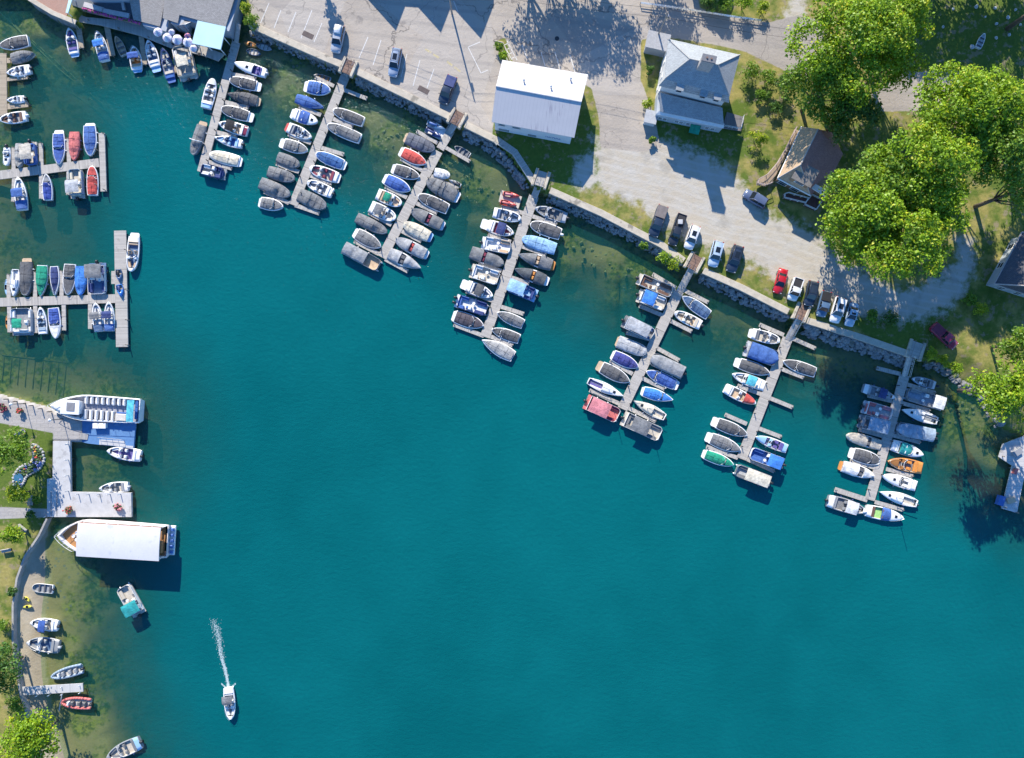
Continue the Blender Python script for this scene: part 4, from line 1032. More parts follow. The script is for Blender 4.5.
for ph, main, w, gang, fing, lab in PIERS:
    c = W(main[0][0], main[0][1], 0); t = empty('pier', (c.x, c.y, 0), 0, lab, 'pier', None)
    plank_run('walkway', t, main[0], main[1], w)
    for i, (a, b, gw) in enumerate(gang):
        if i == 0:
            plank_run('gangway', t, a, b, gw, GN+.05, .12, seg=9, z1=DZ+.06)
            A = W(a[0], a[1], GN+.05); Bv = W(b[0], b[1], DZ+.06); n = Vector((-(Bv-A).y, (Bv-A).x, 0)).normalized()*(gw*S0/2)
            for sg in (-1, 1): rail(t, [A+n*sg, Bv+n*sg], .9, 'handrail', M_ALU, 1.5, .025)
        else: plank_run('walkway', t, a, b, gw, DZ+.004)
    for a, b, fw in fing:
        plank_run('finger', t, a, b, fw, DZ-.06, .18, seg=2.6)
        d = Vector((b[0]-a[0], b[1]-a[1])); d.normalize()
        posts(t, [(b[0]-d.x*1.0, b[1]-d.y*1.0)], .95+.3*random.random(), .09)
    d = Vector((main[1][0]-main[0][0], main[1][1]-main[0][1])); Ln = d.length; d.normalize(); nrm = Vector((-d.y, d.x))
    pp = []; k = 12.0; sg = 1
    while k < Ln-4:
        q = Vector(main[0])+d*k+nrm*(sg*(w/2-.6)); pp.append((q.x, q.y)); k += 14+random.random()*6; sg = -sg
    posts(t, pp, 1.25, .09, 'mooring_post', M_DARK)

def tdock(label, main, w, tee, tw, fing, tan=False):
    c = W(main[0][0], main[0][1], 0); t = empty('dock', (c.x, c.y, 0), 0, label, 'dock'); m = M_PLANK_TAN if tan else M_PLANK
    plank_run('walkway', t, main[0], main[1], w, material=m)
    if tee: plank_run('end_float', t, tee[0], tee[1], tw, DZ+.01, material=m)
    for a, b, fw in fing:
        plank_run('finger', t, a, b, fw, DZ-.06, .18, m, 2.6); posts(t, [(b[0]+.4, b[1])], 1.0, .08)
    return t
t = tdock('weathered T shaped dock, upper of two at the left edge', [(-40,180),(99,162.5)], 8.6, [(101.5,133),(103.5,191.5)], 6,
      [((13.5,172),(13.5,147.5),4),((41.5,167),(40.5,143),4),((69,163),(68,138.5),4),((14,178),(13,202),4),((41,174),(41,199),4),((68.5,170),(68,195),4)])
posts(t, [(97,150),(97,185),(104,134),(105,190)], 1.3, .09, 'mooring_post')
t = tdock('weathered T shaped dock, lower of two at the left edge', [(-40,303.5),(116,298.5)], 8.6, [(120,230.5),(122,347)], 12,
      [((8.6,299),(8.6,274.5),4),((35,298),(34.8,272),4),((61.5,297),(61.4,271),4),((90,296),(89.2,279),4.5),((9,305),(9.4,332.5),4),((35,304),(35.6,333),4),((63.5,303),(64,330.5),4),((90,302),(90,329),4)])
plank_run('side_float', t, (113.8,271), (113.8,284), 5, DZ)
posts(t, [(126.5,250),(126.8,290),(127.3,320),(127.5,345)], 1.3, .09, 'mooring_post')
t = tdock('grey dock cut off by the left edge near the top', [(2.6,53),(3.2,116)], 7.5, None, 0, [((5,79.5),(27.5,77),3.6),((3,107),(28,104),5.5),((5,60.5),(10.5,60.3),5)], True)
t = empty('boardwalk', W(77,22,0).xy.to_3d(), 0, 'blue shaded boardwalk along the restaurant with short slips', 'boardwalk')
def deckpoly(name, parent, pts, z, th=.2, material=None, base=None):
    mb = MB(); mb.slab([W(x, y, z) for x, y in pts], th); o = mb.build(name, material or M_PLANK, parent)
    if parent is not None: o.location = -parent.location
    return o
deckpoly('deck', t, [(73,12),(86,17),(140,22),(160,28),(206,47),(224,54),(218,61),(205,56),(170,47.5),(140,35.5),(100,25),(78,21.5)], BZ, .25)
for a, b, w in (((77.5,21),(81.5,48),5),((106.5,25),(112.3,55.5),5.4),((141,35),(144.5,64.5),5),((174,46),(176.5,73),4)):
    plank_run('slip', t, a, b, w, DZ, .2, M_PLANK_TAN, 2.5); posts(t, [b], 1.0, .09)
posts(t, [(90,21.5),(120,29.5),(150,38.5),(165,44.5),(190,52),(205,56)], 1.3, .12)

# quay on the west side
t = empty('quay', W(50,480,0).xy.to_3d(), 0, 'pale grey L shaped boat quay at the left', 'quay')
M_QUAY = mat('quay_deck', (.50,.49,.48), .85, .12, .8, .1, spots=((.38,.37,.36), .7, .6))
deckpoly('deck', t, [(53,441),(70,441),(70.5,492),(131,493),(131.5,517),(47,517),(47,479),(52.5,478)], GW, .5, M_QUAY)
mb = MB()
for x in (51, 56.8): 
    a = W(x, 492, GW+.03); b = W(x, 516, GW+.03); mb.box(((a.x+b.x)/2, (a.y+b.y)/2, GW+.02), (.10, abs(a.y-b.y), .05))
o = mb.build('drain', mat('iron_grate', (.15,.15,.15), .7), t); o.location = -t.location
posts(t, [(70,444+i*15.5) for i in range(4)]+[(80+i*10.5,493.6) for i in range(5)], GW+.9, .08, 'bollard', M_ALU)
posts(t, [(47+i*4.5,516.2) for i in range(1)], GW+.5, .1, 'bollard', M_ALU)
t = empty('floating_dock', W(108,433,0).xy.to_3d(), 0, 'bright blue floating dock beside the white tour boat', 'dock')
M_BLUED = mat('blue_deck', (.10,.22,.42), .7, .15, 1.5, .1)
deckpoly('deck', t, [(82,417),(135.5,423),(133.5,448.5),(88,443.5),(82,442)], .62, .4, M_BLUED)
deckpoly('ramp', t, [(99.5,439.5),(124,441),(126,445.5),(133,446),(133.2,448.2),(99,444.5)], .68, .05, M_QUAY)
rail(t, [W(100,437,.62), W(124,439.5,.62)], .9, 'railing', M_ALU, 1.0)
mb = MB(); p = W(101.5,425.5,.62); mb.box((p.x, p.y, .95), (2.2,.8,.65)); mb.box((p.x, p.y, 1.32), (2.3,.95,.08)); o = mb.build('ticket_counter', M_WHITE, t); o.location = -t.location
plank_run('gangway', t, (80,436), (88,437), 6, GW+.05, .1, seg=9, z1=.7)
t = empty('dock', W(20,691,0).xy.to_3d(), 0, 'grey narrow dock on the beach at lower left', 'dock')
plank_run('walkway', t, (18,691.5), (83,687.5), 8.2, .95, .15, M_QUAY, 2.2)
posts(t, [(38,695),(38,687.5),(50,694.5),(50,686.8),(63,693.5),(63,686),(81,692),(81,684.5)], 1.35, .07, 'post', M_ALU)
mb = MB(); a = W(62,694,.9); b = W(59,711,.2); mb.tube(a, b, .09); o = mb.build('boat_ramp_rail', M_QUAY, t); o.location = -t.location
# dark dock at right under the tree
t = empty('dock', W(1005,490,0).xy.to_3d(), 0, 'shaded blue grey dock under the tree at right edge', 'dock')
M_PD = planks('dock_boards', (.56,.54,.52), .2, .35, True)
deckpoly('platform', t, [(999,457),(1003,444),(1040,430),(1040,480),(1013,466)], .9, .25, M_PD)
deckpoly('walkway', t, [(1013,463),(1026,468),(1017,513),(1002,508.5)], .8, .25, M_PD)
posts(t, [(1001,456),(1003,507),(1015,512),(1012,468)], 1.5, .1)
def crate(name, px, py, size, col, label, z=.8, rz=0, cat='box'):
    p = W(px, py, z); mb = MB(); mb.box((0,0,size[2]/2), size, 0, 0, .05); mb.box((0,0,size[2]+.03), (size[0]+.06, size[1]+.06, .06))
    o = mb.build(name, gel(col), None); o.location = (p.x, p.y, z); o.rotation_euler = (0,0,rz); return tag(o, label, cat)
crate('storage_box', 998.5, 500, (1.0,1.7,.8), 'blue', 'bright blue box hung on end of the shaded right dock', .3, -.3)
crate('storage_box', 1013.5, 471, (.5,1.0,.6), 'salmon', 'reddish box at the bend of the shaded right dock', .8, -.4)
crate('storage_box', 1010, 500, (1.3,.9,.4), 'tan', 'tan box lying at the end of the shaded right dock', .8, .3)
crate('storage_box', 1016, 452, (1.6,1.0,.45), 'ltgrey', 'pale grey box on the platform of shaded right dock', .9, .6)
# jet ski floats
def float_(pts, label, col):
    c = W(pts[0][0], pts[0][1], 0); t = empty('jet_ski_float', (c.x, c.y, 0), 0, label, 'float'); deckpoly('deck', t, pts, .38, .34, mat('float_'+col, FAB[col], .8, .2, 2)); 
    posts(t, [pts[0], pts[2]], .9, .08)
TPX = lambda t, x, y: tp(t, x, y)
float_([TPX('T5',625,40), TPX('T5',765,115), TPX('T5',722,200), TPX('T5',588,135)], 'white float carrying a white and a blue jet ski', 'white')
float_([TPX('T7',420,40), TPX('T7',590,95), TPX('T7',560,195), TPX('T7',398,135)], 'beige float carrying two red jet skis', 'beige')

# ================================================================ seawall, landings, riprap
def offset(pts, d):
    out = []
    for i, p in enumerate(pts):
        a = pts[max(0, i-1)]; b = pts[min(len(pts)-1, i+1)]; v = (b-a).to_2d().normalized(); n = Vector((-v.y, v.x)); out.append(Vector((p.x+n.x*d, p.y+n.y*d, p.z)))
    return out
def seawall(pts, label, w0=-.1, w1=1.05, stone=True):
    P = [W(x, y, GN) for x, y in pts]; c = P[0]; t = empty('seawall', (c.x, c.y, 0), 0, label, 'seawall')
    fine = []
    for a, b in zip(P, P[1:]):
        n = max(1, int((b-a).length/2.5))
        for i in range(n): fine.append(a+(b-a)*i/n)
    fine.append(P[-1])
    A = offset(fine, w1); B = offset(fine, w0)   # landward / seaward
    mb = MB(); zt = GN+.17
    mb.grid([[(a.x, a.y, GN-.4), (a.x, a.y, zt-.03), (a.x*.97+b.x*.03, a.y*.97+b.y*.03, zt), (b.x*.97+a.x*.03, b.y*.97+a.y*.03, zt), (b.x, b.y, zt-.03), (b.x, b.y, zt-.3)] for a, b in zip(A, B)], 0, True)
    o = mb.build('cap', M_CONC, t); o.location = -t.location
    mb = MB(); C = offset(fine, w0+.1); E = offset(fine, -.55)
    mb.grid([[(a.x, a.y, zt-.25), (b.x, b.y, -1.3)] for a, b in zip(C, E)], 0, True)
    o = mb.build('stone_face', M_STONE, t); o.location = -t.location
seawall([(249,26),(262,33),(322,59.5),(340,67)], 'concrete capped seawall along parking lot, section right of the restaurant')
seawall([(357,74.5),(400,95.5),(445,117.5),(448,119)], 'concrete capped seawall along parking lot, middle section with silver car')
seawall([(464,127),(494,142),(497,145)], 'short concrete capped seawall section left of the white boathouse')
seawall([(549,193),(600,215.5),(660,247),(682,263)], 'concrete capped seawall with dry grass behind, right of the boathouse lawn')
seawall([(702,273),(740,290),(787,314)], 'concrete capped seawall in front of the red car')
seawall([(806,323),(860,340),(909,357)], 'concrete capped seawall partly in tree shade at right')
# stepped path beside the boathouse
t = empty('footpath', W(511,158,0).xy.to_3d(), 0, 'narrow blue grey boardwalk bending around the boathouse lawn', 'boardwalk')
plank_run('walkway', t, (496,139), (516,153), 6.5, GN+.12, .2); plank_run('walkway', t, (514,151), (535,183), 6.5, GN+.125, .2)
rail(t, [W(494,143,GN+.12), W(512.5,155.5,GN+.12), W(530,183,GN+.12)], .9, 'railing', M_ALU, 2.0, .025)
def landing(px, py, ang, w, l, label, m=M_SLAT):
    p = W(px, py, GN); t = empty('landing', (p.x, p.y, GN), math.radians(ang), label, 'landing')
    mb = MB(); mb.box((0,0,.12), (l, w, .2), 0, 0, .01); mb.build('deck', m, t)
    for sg in (-1, 1):
        mb = MB(); mb.box((0, sg*(w/2+.28), .05), (l+.5, .5, .7), 0, 0, .06); mb.build('side_wall', M_CONC, t)
    mb = MB()
    for sg in (-1, 1):
        mb.tube((-l/2, sg*(w/2), .2), (-l/2, sg*(w/2), 1.2), .04); mb.tube((l/2, sg*(w/2), .2), (l/2, sg*(w/2), 1.2), .04); mb.tube((-l/2, sg*(w/2), 1.2), (l/2, sg*(w/2), 1.2), .03)
    mb.build('handrail', M_POST, t)
ga = -116
landing(348.5, 67.5, -113, 1.6, 2.4, 'brown slatted landing at the head of second pier from restaurant')
landing(457, 118.5, -118, 1.7, 2.4, 'brown slatted landing at the head of third pier from restaurant')
landing(541, 179, -108, 1.7, 2.6, 'grey landing between the boathouse path and the seawall', M_PLANK)
landing(694, 262.5, -118, 1.7, 2.6, 'brown slatted landing beside the white parked car')
landing(801, 312.5, -112, 1.5, 2.6, 'brown slatted landing below the white pickup')
landing(915, 350, -108, 1.9, 2.8, 'grey landing at the right end of the seawall', M_PLANK)
# riprap along the foot of the wall
def rocks(name, spots, material, label=None):
    ico = [Vector(v) for v in ((0,0,-1),(.72,-.53,-.45),(-.28,-.85,-.45),(-.89,0,-.45),(-.28,.85,-.45),(.72,.53,-.45),(.28,-.85,.45),(-.72,-.53,.45),(-.72,.53,.45),(.28,.85,.45),(.89,0,.45),(0,0,1))]
    fcs = [(0,1,2),(1,0,5),(0,2,3),(0,3,4),(0,4,5),(1,5,10),(2,1,6),(3,2,7),(4,3,8),(5,4,9),(1,10,6),(2,6,7),(3,7,8),(4,8,9),(5,9,10),(6,10,11),(7,6,11),(8,7,11),(9,8,11),(10,9,11)]
    mb = MB()
    for (x, y, z, s) in spots:
        k = [.7+.6*random.random() for _ in range(3)]; a = random.random()*6.28; ca, sa = math.cos(a), math.sin(a); vs = []
        for v in ico:
            q = v*(.8+.4*random.random()); q = Vector((q.x*k[0], q.y*k[1], q.z*k[2]*.75))*s; vs.append((x+q.x*ca-q.y*sa, y+q.x*sa+q.y*ca, z+q.z))
        mb.add(vs, fcs)
    return mb.build(name, material)
M_RIP = mat('riprap_rock', (.25,.25,.245), .9, .4, .8, .5, spots=((.16,.16,.13), 1.2, .55))
sp = []
def along(pts, n, s0, s1, d0, d1, z0, z1):
    P = [W(x, y, .5) for x, y in pts]; ls = [(b-a).length for a, b in zip(P, P[1:])]; tot = sum(ls)
    for i in range(n):
        r = random.random()*tot; j = 0
        while r > ls[j] and j < len(ls)-1: r -= ls[j]; j += 1
        d = (P[j+1]-P[j]).normalized(); q = P[j]+d*r; u = random.random(); e = d0+(d1-d0)*u
        sp.append((q.x+d.y*e, q.y-d.x*e, z0+(z1-z0)*u+random.uniform(-.1, .1), random.uniform(s0, s1)*(1.1-.35*u)))
along([(252,30),(322,61.5),(338,68)], 112, 0.18, 0.39, .3, 0.99, 1.25, -.1)
along([(359,78),(445,119)], 237, 0.20, 0.47, .2, 1.35, 1.25, -.1)
along([(466,130),(494,144),(511,160),(531,185)], 212, 0.22, 0.51, .3, 1.53, 1.25, -.1)
along([(549,195),(600,218),(660,249),(682,264)], 375, 0.22, 0.48, .1, 1.26, 1.25, -.1)
along([(702,275),(787,316)], 212, 0.22, 0.55, .1, 1.35, 1.25, -.1)
along([(806,325),(860,342),(911,359)], 325, 0.25, 0.62, .1, 1.80, 1.25, -.1)
along([(926,362),(942,367),(962,381),(985,397),(1000,426)], 150, .25, .6, -.5, .9, .45, -.1)
tag(rocks('riprap', sp, M_RIP), kind='stuff')
# submerged stones near the wall
sp = []
along([(268,44),(330,72)], 30, .12, .4, 2.0, 4.5, -.7, -.8); along([(390,104),(450,136),(500,165),(530,200)], 80, .12, .45, 3.0, 8.0, -.72, -.85)
along([(560,208),(660,262)], 40, .12, .45, 3.0, 7.0, -.72, -.85); along([(930,372),(985,404)], 50, .15, .45, 1.0, 6.0, -.55, -.8)
tag(rocks('sunken_stones', sp, mat('mossy_stone', (.27,.26,.13), .95, .4, 1.0, .4)), kind='stuff')
# low garden wall between lawn and beach
P = [W(x, y, GW) for x, y in WALL_W[1:]]; t = empty('garden_wall', (P[0].x, P[0].y, 0), 0, 'pale curved wall between the lawn and the beach', 'wall')
fine = []
for a, b in zip(P, P[1:]):
    for i in range(3): fine.append(a+(b-a)*i/3)
fine.append(P[-1]); A = offset(fine, .17); B = offset(fine, -.17)
mb = MB(); mb.grid([[(a.x, a.y, 0), (a.x, a.y, GW+.35), (b.x, b.y, GW+.35), (b.x, b.y, 0)] for a, b in zip(A, B)])
o = mb.build('wall', mat('pale_wall', (.36,.34,.31), .9, .2, 1.2, .3), t); o.location = -t.location
# sunken relics on the lake bed
t = empty('sunken_rail', W(60,70,0).xy.to_3d(), 0, 'sunken rail track seen through the water at top left', 'rail track')
def bedz(px, py):
    p = W(px, py, -1); return float(height(np.array([p.x]), np.array([p.y]))[0][0])
def relic(parent, pts, name, r, m):
    mb = MB()
    for a, b in zip(pts, pts[1:]):
        for i in range(8):
            p0 = (a[0]+(b[0]-a[0])*i/8, a[1]+(b[1]-a[1])*i/8); p1 = (a[0]+(b[0]-a[0])*(i+1)/8, a[1]+(b[1]-a[1])*(i+1)/8)
            mb.tube(W(*p0, max(bedz(*p0)+.08, -3)), W(*p1, max(bedz(*p1)+.08, -3)), r, n=5)
    o = mb.build(name, m, parent); o.location = -parent.location
M_RUST = mat('weedy_iron', (.32,.36,.16), .9, .3, 3)
relic(t, [(2,14),(60,70),(128,124)], 'rail', .12, M_RUST); relic(t, [(28,52),(62,86),(108,118)], 'rail', .1, M_RUST)
mb = MB()
for i in range(16):
    p = (2+i*7.9, 14+i*6.9); z = max(bedz(*p)+.1, -3); c = W(p[0], p[1], z); mb.box((c.x, c.y, z), (.12,1.5,.12), .75)
o = mb.build('sleeper', M_RUST, t); o.location = -t.location
t = empty('sunken_crib', W(40,375,0).xy.to_3d(), 0, 'sunken timber grid seen through shallow water above the tour boat', 'timber crib')
for i in range(9):
    relic(t, [(6+i*7.8-2, 357+i*.9), (5+i*7.6-3, 381+i*1.9)], 'timber', .07, mat('dark_timber', (.17,.17,.08), .9))
relic(t, [(2,355),(68,363)], 'timber', .09, mat('dark_timber', (.17,.17,.08), .9)); 
# ================================================================ buildings
def shingle(name, col, var=.3, sc=1.0):
    T = NT(name); b = T.bsdf
    v = T.co('Object', (1,1,1)); br = T.node('ShaderNodeTexBrick'); br.inputs['Scale'].default_value = 1.6*sc; br.inputs['Mortar Size'].default_value = .03
    br.inputs['Color1'].default_value = (*[q*(1-var*.6) for q in col], 1); br.inputs['Color2'].default_value = (*[min(1, q*(1+var*.5)) for q in col], 1); br.inputs['Mortar'].default_value = (*[q*.55 for q in col], 1)
    T.l.new(v, br.inputs['Vector'])
    n = T.noise(.5, 5); c = T.mix(T.math('MULTIPLY', T.step(n, .4, .7), .45), br.outputs['Color'], tuple(q*.66 for q in col))
    c = T.mix(T.math('MULTIPLY', T.step(T.noise(6, 3), .4, .7), .35), c, tuple(min(1, q*1.35) for q in col))
    T.put(b.inputs['Base Color'], c); b.inputs['Roughness'].default_value = .92; T.put(b.inputs['Normal'], T.bump(br.outputs['Fac'], .3, .02))
    return T.mat
def siding(name, col, rows=.2):
    T = NT(name); b = T.bsdf; sx = T.node('ShaderNodeSeparateXYZ'); T.l.new(T.co('Object'), sx.inputs[0])
    fr = T.math('FRACT', T.math('DIVIDE', sx.outputs[2], rows)); n = T.noise(.8, 4)
    c = T.mix(n, tuple(q*.88 for q in col), tuple(min(1, q*1.06) for q in col)); c = T.mix(T.math('MULTIPLY', T.math('GREATER_THAN', fr, .88), .5), c, tuple(q*.5 for q in col))
    T.put(b.inputs['Base Color'], c); b.inputs['Roughness'].default_value = .7; return T.mat
M_TRIM = mat('white_trim', (.74,.73,.70), .6, .08, 2)
M_PANE = M_GLASS
def Wo(o): return Vector(o.location)
def rel(o, parent): o.location = -parent.location; return o
def window(parent, a, b, t, z, w, h, frame=M_TRIM):
    """a, b: wall ends (outside on the right hand of a->b); t metres from a, z sill height"""
    d = (b-a); d.z = 0; d.normalize(); n = Vector((d.y, -d.x, 0)); c = a+d*t; c.z = z+h/2
    mb = MB(); ang = math.atan2(d.y, d.x)
    for dx, dz, sx, sz in ((0, h/2, w+.16, .1), (0, -h/2, w+.24, .1), (-w/2, 0, .1, h), (w/2, 0, .1, h), (0, 0, w, .05)):
        p = c+d*dx+Vector((0,0,dz))+n*.03; mb.box(p, (sx, .10, sz), ang, 0, .01)
    o = rel(mb.build('window', frame, parent), parent)
    mb = MB(); p = c+n*.012; mb.box(p, (w-.06, .03, h-.06), ang, 0, .004); mb.build('pane', M_PANE, o)
def walls(parent, poly, z0, z1, m, name='wall'):
    mb = MB(); mb.prism([(p.x, p.y) for p in poly], z0, z1); return rel(mb.build(name, m, parent), parent)
def roofpoly(parent, pols, th, m, name='roof'):
    mb = MB()
    for p in pols: mb.slab(p, th)
    return rel(mb.build(name, m, parent), parent)
def inset(poly, d):
    c = sum(poly, Vector((0,0,0)))/len(poly); return [p+(c-p).normalized()*d for p in poly]

# --- white boathouse
def boathouse():
    ze, zr = 6.4, 8.1
    NW, NE, SW, SE = W(502.4,59.9,ze), W(588,74.4,ze), W(491.6,121.9,ze), W(574.3,137.7,ze)
    RW, RE = W(496,86.3,zr), W(581.5,102,zr)
    t = empty('boathouse', ((NW+SE)/2).xy.to_3d(), 0, 'white boathouse with pale two tone metal gable roof', 'boathouse', None)
    T = NT('streaked_metal_roof'); b = T.bsdf
    st = T.noise(1.0, 5, T.co('Object', (4.0,.35,1), (0,0,.17)), .6); blot = T.noise(.12, 2)
    c = T.mix(T.noise(.7, 4), (.50,.485,.48), (.57,.55,.545)); c = T.mix(T.math('MULTIPLY', T.math('MULTIPLY', T.step(st, .52, .66), T.step(T.math('ADD', blot, T.math('MULTIPLY', T.noise(.05,1), .2)), .55, .7)), .75), c, (.33,.30,.33))
    sx = T.node('ShaderNodeSeparateXYZ'); T.l.new(T.co('Object', (1,1,1), (0,0,.17)), sx.inputs[0]); fr = T.math('FRACT', T.math('DIVIDE', sx.outputs[0], .6))
    c = T.mix(T.math('MULTIPLY', T.math('GREATER_THAN', fr, .92), .4), c, (.36,.36,.37))
    T.put(b.inputs['Base Color'], c); b.inputs['Roughness'].default_value = .5
    roofpoly(t, [[NW, NE, RE, RW], [RW, RE, SE, SW]], .14, T.mat)
    mb = MB(); mb.tube(RW+Vector((0,0,.03)), RE+Vector((0,0,.03)), .13, n=6); rel(mb.build('ridge_cap', mat('ridge_metal', (.45,.45,.47), .5), t), t)
    for u, q_ in ((.3, .35), (.62, .3), (.82, .7)):
        p = RW.lerp(RE, u)*(1-q_)+NW.lerp(NE, u)*q_; mb = MB(); mb.tube(p-Vector((0,0,.2)), p+Vector((0,0,.55)), .11, n=8); mb.tube(p+Vector((0,0,.55)), p+Vector((0,0,.7)), .2, .06, 8); rel(mb.build('roof_vent', M_ALU, t), t)
    ins = inset([NW, NE, SE, SW], .55); wall_m = siding('white_siding', (.70,.71,.72), .3)
    walls(t, ins, GN-.2, ze-.08, wall_m)
    for a, b_, r in ((ins[0], ins[3], RW), (ins[1], ins[2], RE)):   # gable ends
        mb = MB(); ri = r+((NE-NW).normalized()*(.5 if r is RW else -.5)); ri.z = zr-.2
        o_ = (NE-NW).normalized()*(.12 if r is RW else -.12)
        mb.add([a, b_, ri, a+o_, b_+o_, ri+o_], [(0,1,2),(5,4,3),(0,3,4,1),(1,4,5,2),(2,5,3,0)]); rel(mb.build('gable', wall_m, t), t)
    a, b_ = ins[3].copy(), ins[2].copy()
    for tt, z, w, h in ((1.2,4.6,1.2,.9),(3.8,4.6,1.5,.9),(1.6,2.4,2.0,.9),(6.6,2.3,1.6,1.0)): window(t, a, b_, tt, z, w, h)
    # worn blue lettering on the lake side, too worn to read: its strokes
    d = (b_-a).normalized(); n = Vector((d.y, -d.x, 0)); mb = MB(); x = 9.0; rr = random.Random(3)
    while x < 11.6:
        k = rr.choice([0, 1, 2]); p = a+d*x+n*.02; mb.box((p.x, p.y, 3.55), (.10,.03,.5), math.atan2(d.y, d.x), 0, .005)
        if k: p = a+d*(x+.13)+n*.02; mb.box((p.x, p.y, 3.55+(.2 if k == 1 else -.2)), (.18,.03,.09), math.atan2(d.y, d.x), 0, .005)
        x += .30
    rel(mb.build('lettering', gel('blue'), t), t)
boathouse()

# --- grey hip roofed house
def house():
    zS, zE, zR = 9.7, 8.3, 12.0
    NW, NE = W(668,38.7,8.9), W(740,54.7,8.9); SWu, SEu = W(664.6,79,zS), W(729.4,96,zS); SW, SE = W(658.9,85.5,zE), W(729,102.5,zE)
    RW, RE = W(690,59,zR), W(718,64.8,zR)
    t = empty('house', ((NW+SE)/2).xy.to_3d(), 0, 'large pale grey hip roofed house with big chimney and shaded porch', 'house')
    m = shingle('grey_shingle', (.37,.39,.395)); wm = siding('grey_siding', (.46,.50,.54)); wl = siding('pale_siding', (.66,.66,.64))
    roof = roofpoly(t, [[NW, NE, RE, RW], [NE, SEu, RE], [RW, RE, SEu, SWu], [NW, RW, SWu]], .16, m)
    roofpoly(t, [[SWu, SEu, SE, SW]], .16, m, 'lower_roof')
    mb = MB()
    for a, b in ((RW, RE), (RW, NW), (RE, NE), (RW, SWu), (RE, SEu)): mb.tube(a+Vector((0,0,.02)), b+Vector((0,0,.02)), .11, n=5)
    rel(mb.build('ridge_cap', mat('ridge_cap', (.36,.35,.33), .9), t), t)
    ins = inset([NW, NE, SE, SW], .7)
    walls(t, ins, GN-.2, 8.2, wl)
    # three small dormers on the lower south slope
    for u in (.27, .62, .82):
        c = SW.lerp(SE, u)*.55+SWu.lerp(SEu, u)*.45; ang = math.atan2((SE-SW).y, (SE-SW).x); d = (SE-SW).normalized(); n = Vector((d.y, -d.x, 0))
        mb = MB(); mb.box((c.x, c.y, 8.95), (1.1, 1.3, 1.0), ang, 0, .02); o = rel(mb.build('dormer', wm, t), t)
        p0 = c+n*.8; mb = MB(); mb.slab([p0-d*.65+Vector((0,0,.55)), p0+d*.65+Vector((0,0,.55)), c-n*.7+d*.65+Vector((0,0,.75)), c-n*.7-d*.65+Vector((0,0,.75))], .1); mb.build('dormer_roof', m, o)
        mb = MB(); p = c+n*.665; mb.box((p.x, p.y, 8.9), (.8,.05,.6), ang, 0, .01); mb.build('pane', M_PANE, o)
    # chimney
    p = W(704.6,66.0,zR); p.z = 0; ang = math.atan2((NE-NW).y, (NE-NW).x)
    mb = MB(); mb.box((p.x, p.y, 12.7), (2.1,1.0,3.6), ang, 0, .02); ch = rel(mb.build('chimney', mat('pale_brick', (.42,.38,.35), .9, .25, 4, .3), t), t)
    mb = MB(); mb.box((p.x, p.y, 14.55), (2.3,1.2,.18), ang, 0, .03); mb.build('chimney_cap', mat('cap_stone', (.17,.17,.18), .9), ch)
    for dx in (-.35, .35): mb = MB(); q = p+Vector((math.cos(ang)*dx, math.sin(ang)*dx, 0)); mb.tube((q.x, q.y, 14.6), (q.x, q.y, 14.8), .15, n=8); mb.build('flue', mat('clay_flue', (.2,.12,.09), .8), ch)
    # porch
    d = (SE-SW).normalized(); PW, PE = W(660.2,111.5,4.9), W(723.8,124.5,4.9); UW = SW.lerp(SE, .05); UE = SW.lerp(SE, .97)
    A = UW.copy(); A.z = 5.9; B = UE.copy(); B.z = 5.9
    roofpoly(t, [[A, B, PE, PW]], .16, m, 'porch_roof')
    n = Vector((d.y, -d.x, 0)); pw = [A-n*.3, B-n*.3, PE+n*.35+d*.1, PW+n*.35-d*.5]
    walls(t, pw, GN-.2, 4.5, wm, 'porch_wall')
    mb = MB(); mb.slab([PW+n*.45-d*.6+Vector((0,0,-.42)), PE+n*.45+d*.2+Vector((0,0,-.42)), PE-n*.2+d*.1+Vector((0,0,-.1)), PW-n*.2-d*.1+Vector((0,0,-.1))], .1); rel(mb.build('porch_eave', M_TRIM, t), t)
    L = (pw[2]-pw[3]).length
    for tt, z, w, h in ((1.0,2.7,.7,.8),(1.8,2.7,.7,.8),(3.9,2.7,.7,.8),(4.7,2.7,.7,.8),(5.9,2.7,.7,.8),(6.7,2.7,.7,.8),(9.3,2.7,.7,.8),(10.3,2.7,.7,.8)): 
        if tt < L-.6: window(t, pw[3].copy(), pw[2].copy(), tt, z, w, h)
    q = pw[3].lerp(pw[2], .62)+n*1.0; mb = MB(); mb.slab([q-d*.9-n*.9+Vector((0,0,3.55-q.z)), q+d*.9-n*.9+Vector((0,0,3.55-q.z)), q+d*.9+n*.5+Vector((0,0,3.1-q.z)), q-d*.9+n*.5+Vector((0,0,3.1-q.z))], .06); rel(mb.build('awning', fabric('green'), t), t)
    w0, w1 = ins[0].copy(), ins[3].copy()
    for tt, z in ((1.6,4.9),(4.2,4.9),(6.6,4.9),(2.2,2.2),(5.2,2.2)): window(t, w0, w1, tt, z, .85, 1.1)
    # side entry at the west and deck at the east
    p = W(651,117,3.4); mb = MB(); mb.box((p.x, p.y, 2.4), (1.9,2.0,2.0), ang, 0, .02); e = rel(mb.build('entry_porch', wl, t), t)
    mb = MB(); mb.box((p.x, p.y, 3.45), (2.2,2.3,.12), ang, 0, .02); mb.build('entry_roof', mat('entry_roofing', (.40,.41,.42), .8), e)
    mb = MB(); mb.slab([W(x, y, 2.3) for x, y in ((727,112),(744,117),(741,131),(722,128))], .2); dk = rel(mb.build('side_deck', planks('side_deck', (.20,.19,.19), .15), t), t)
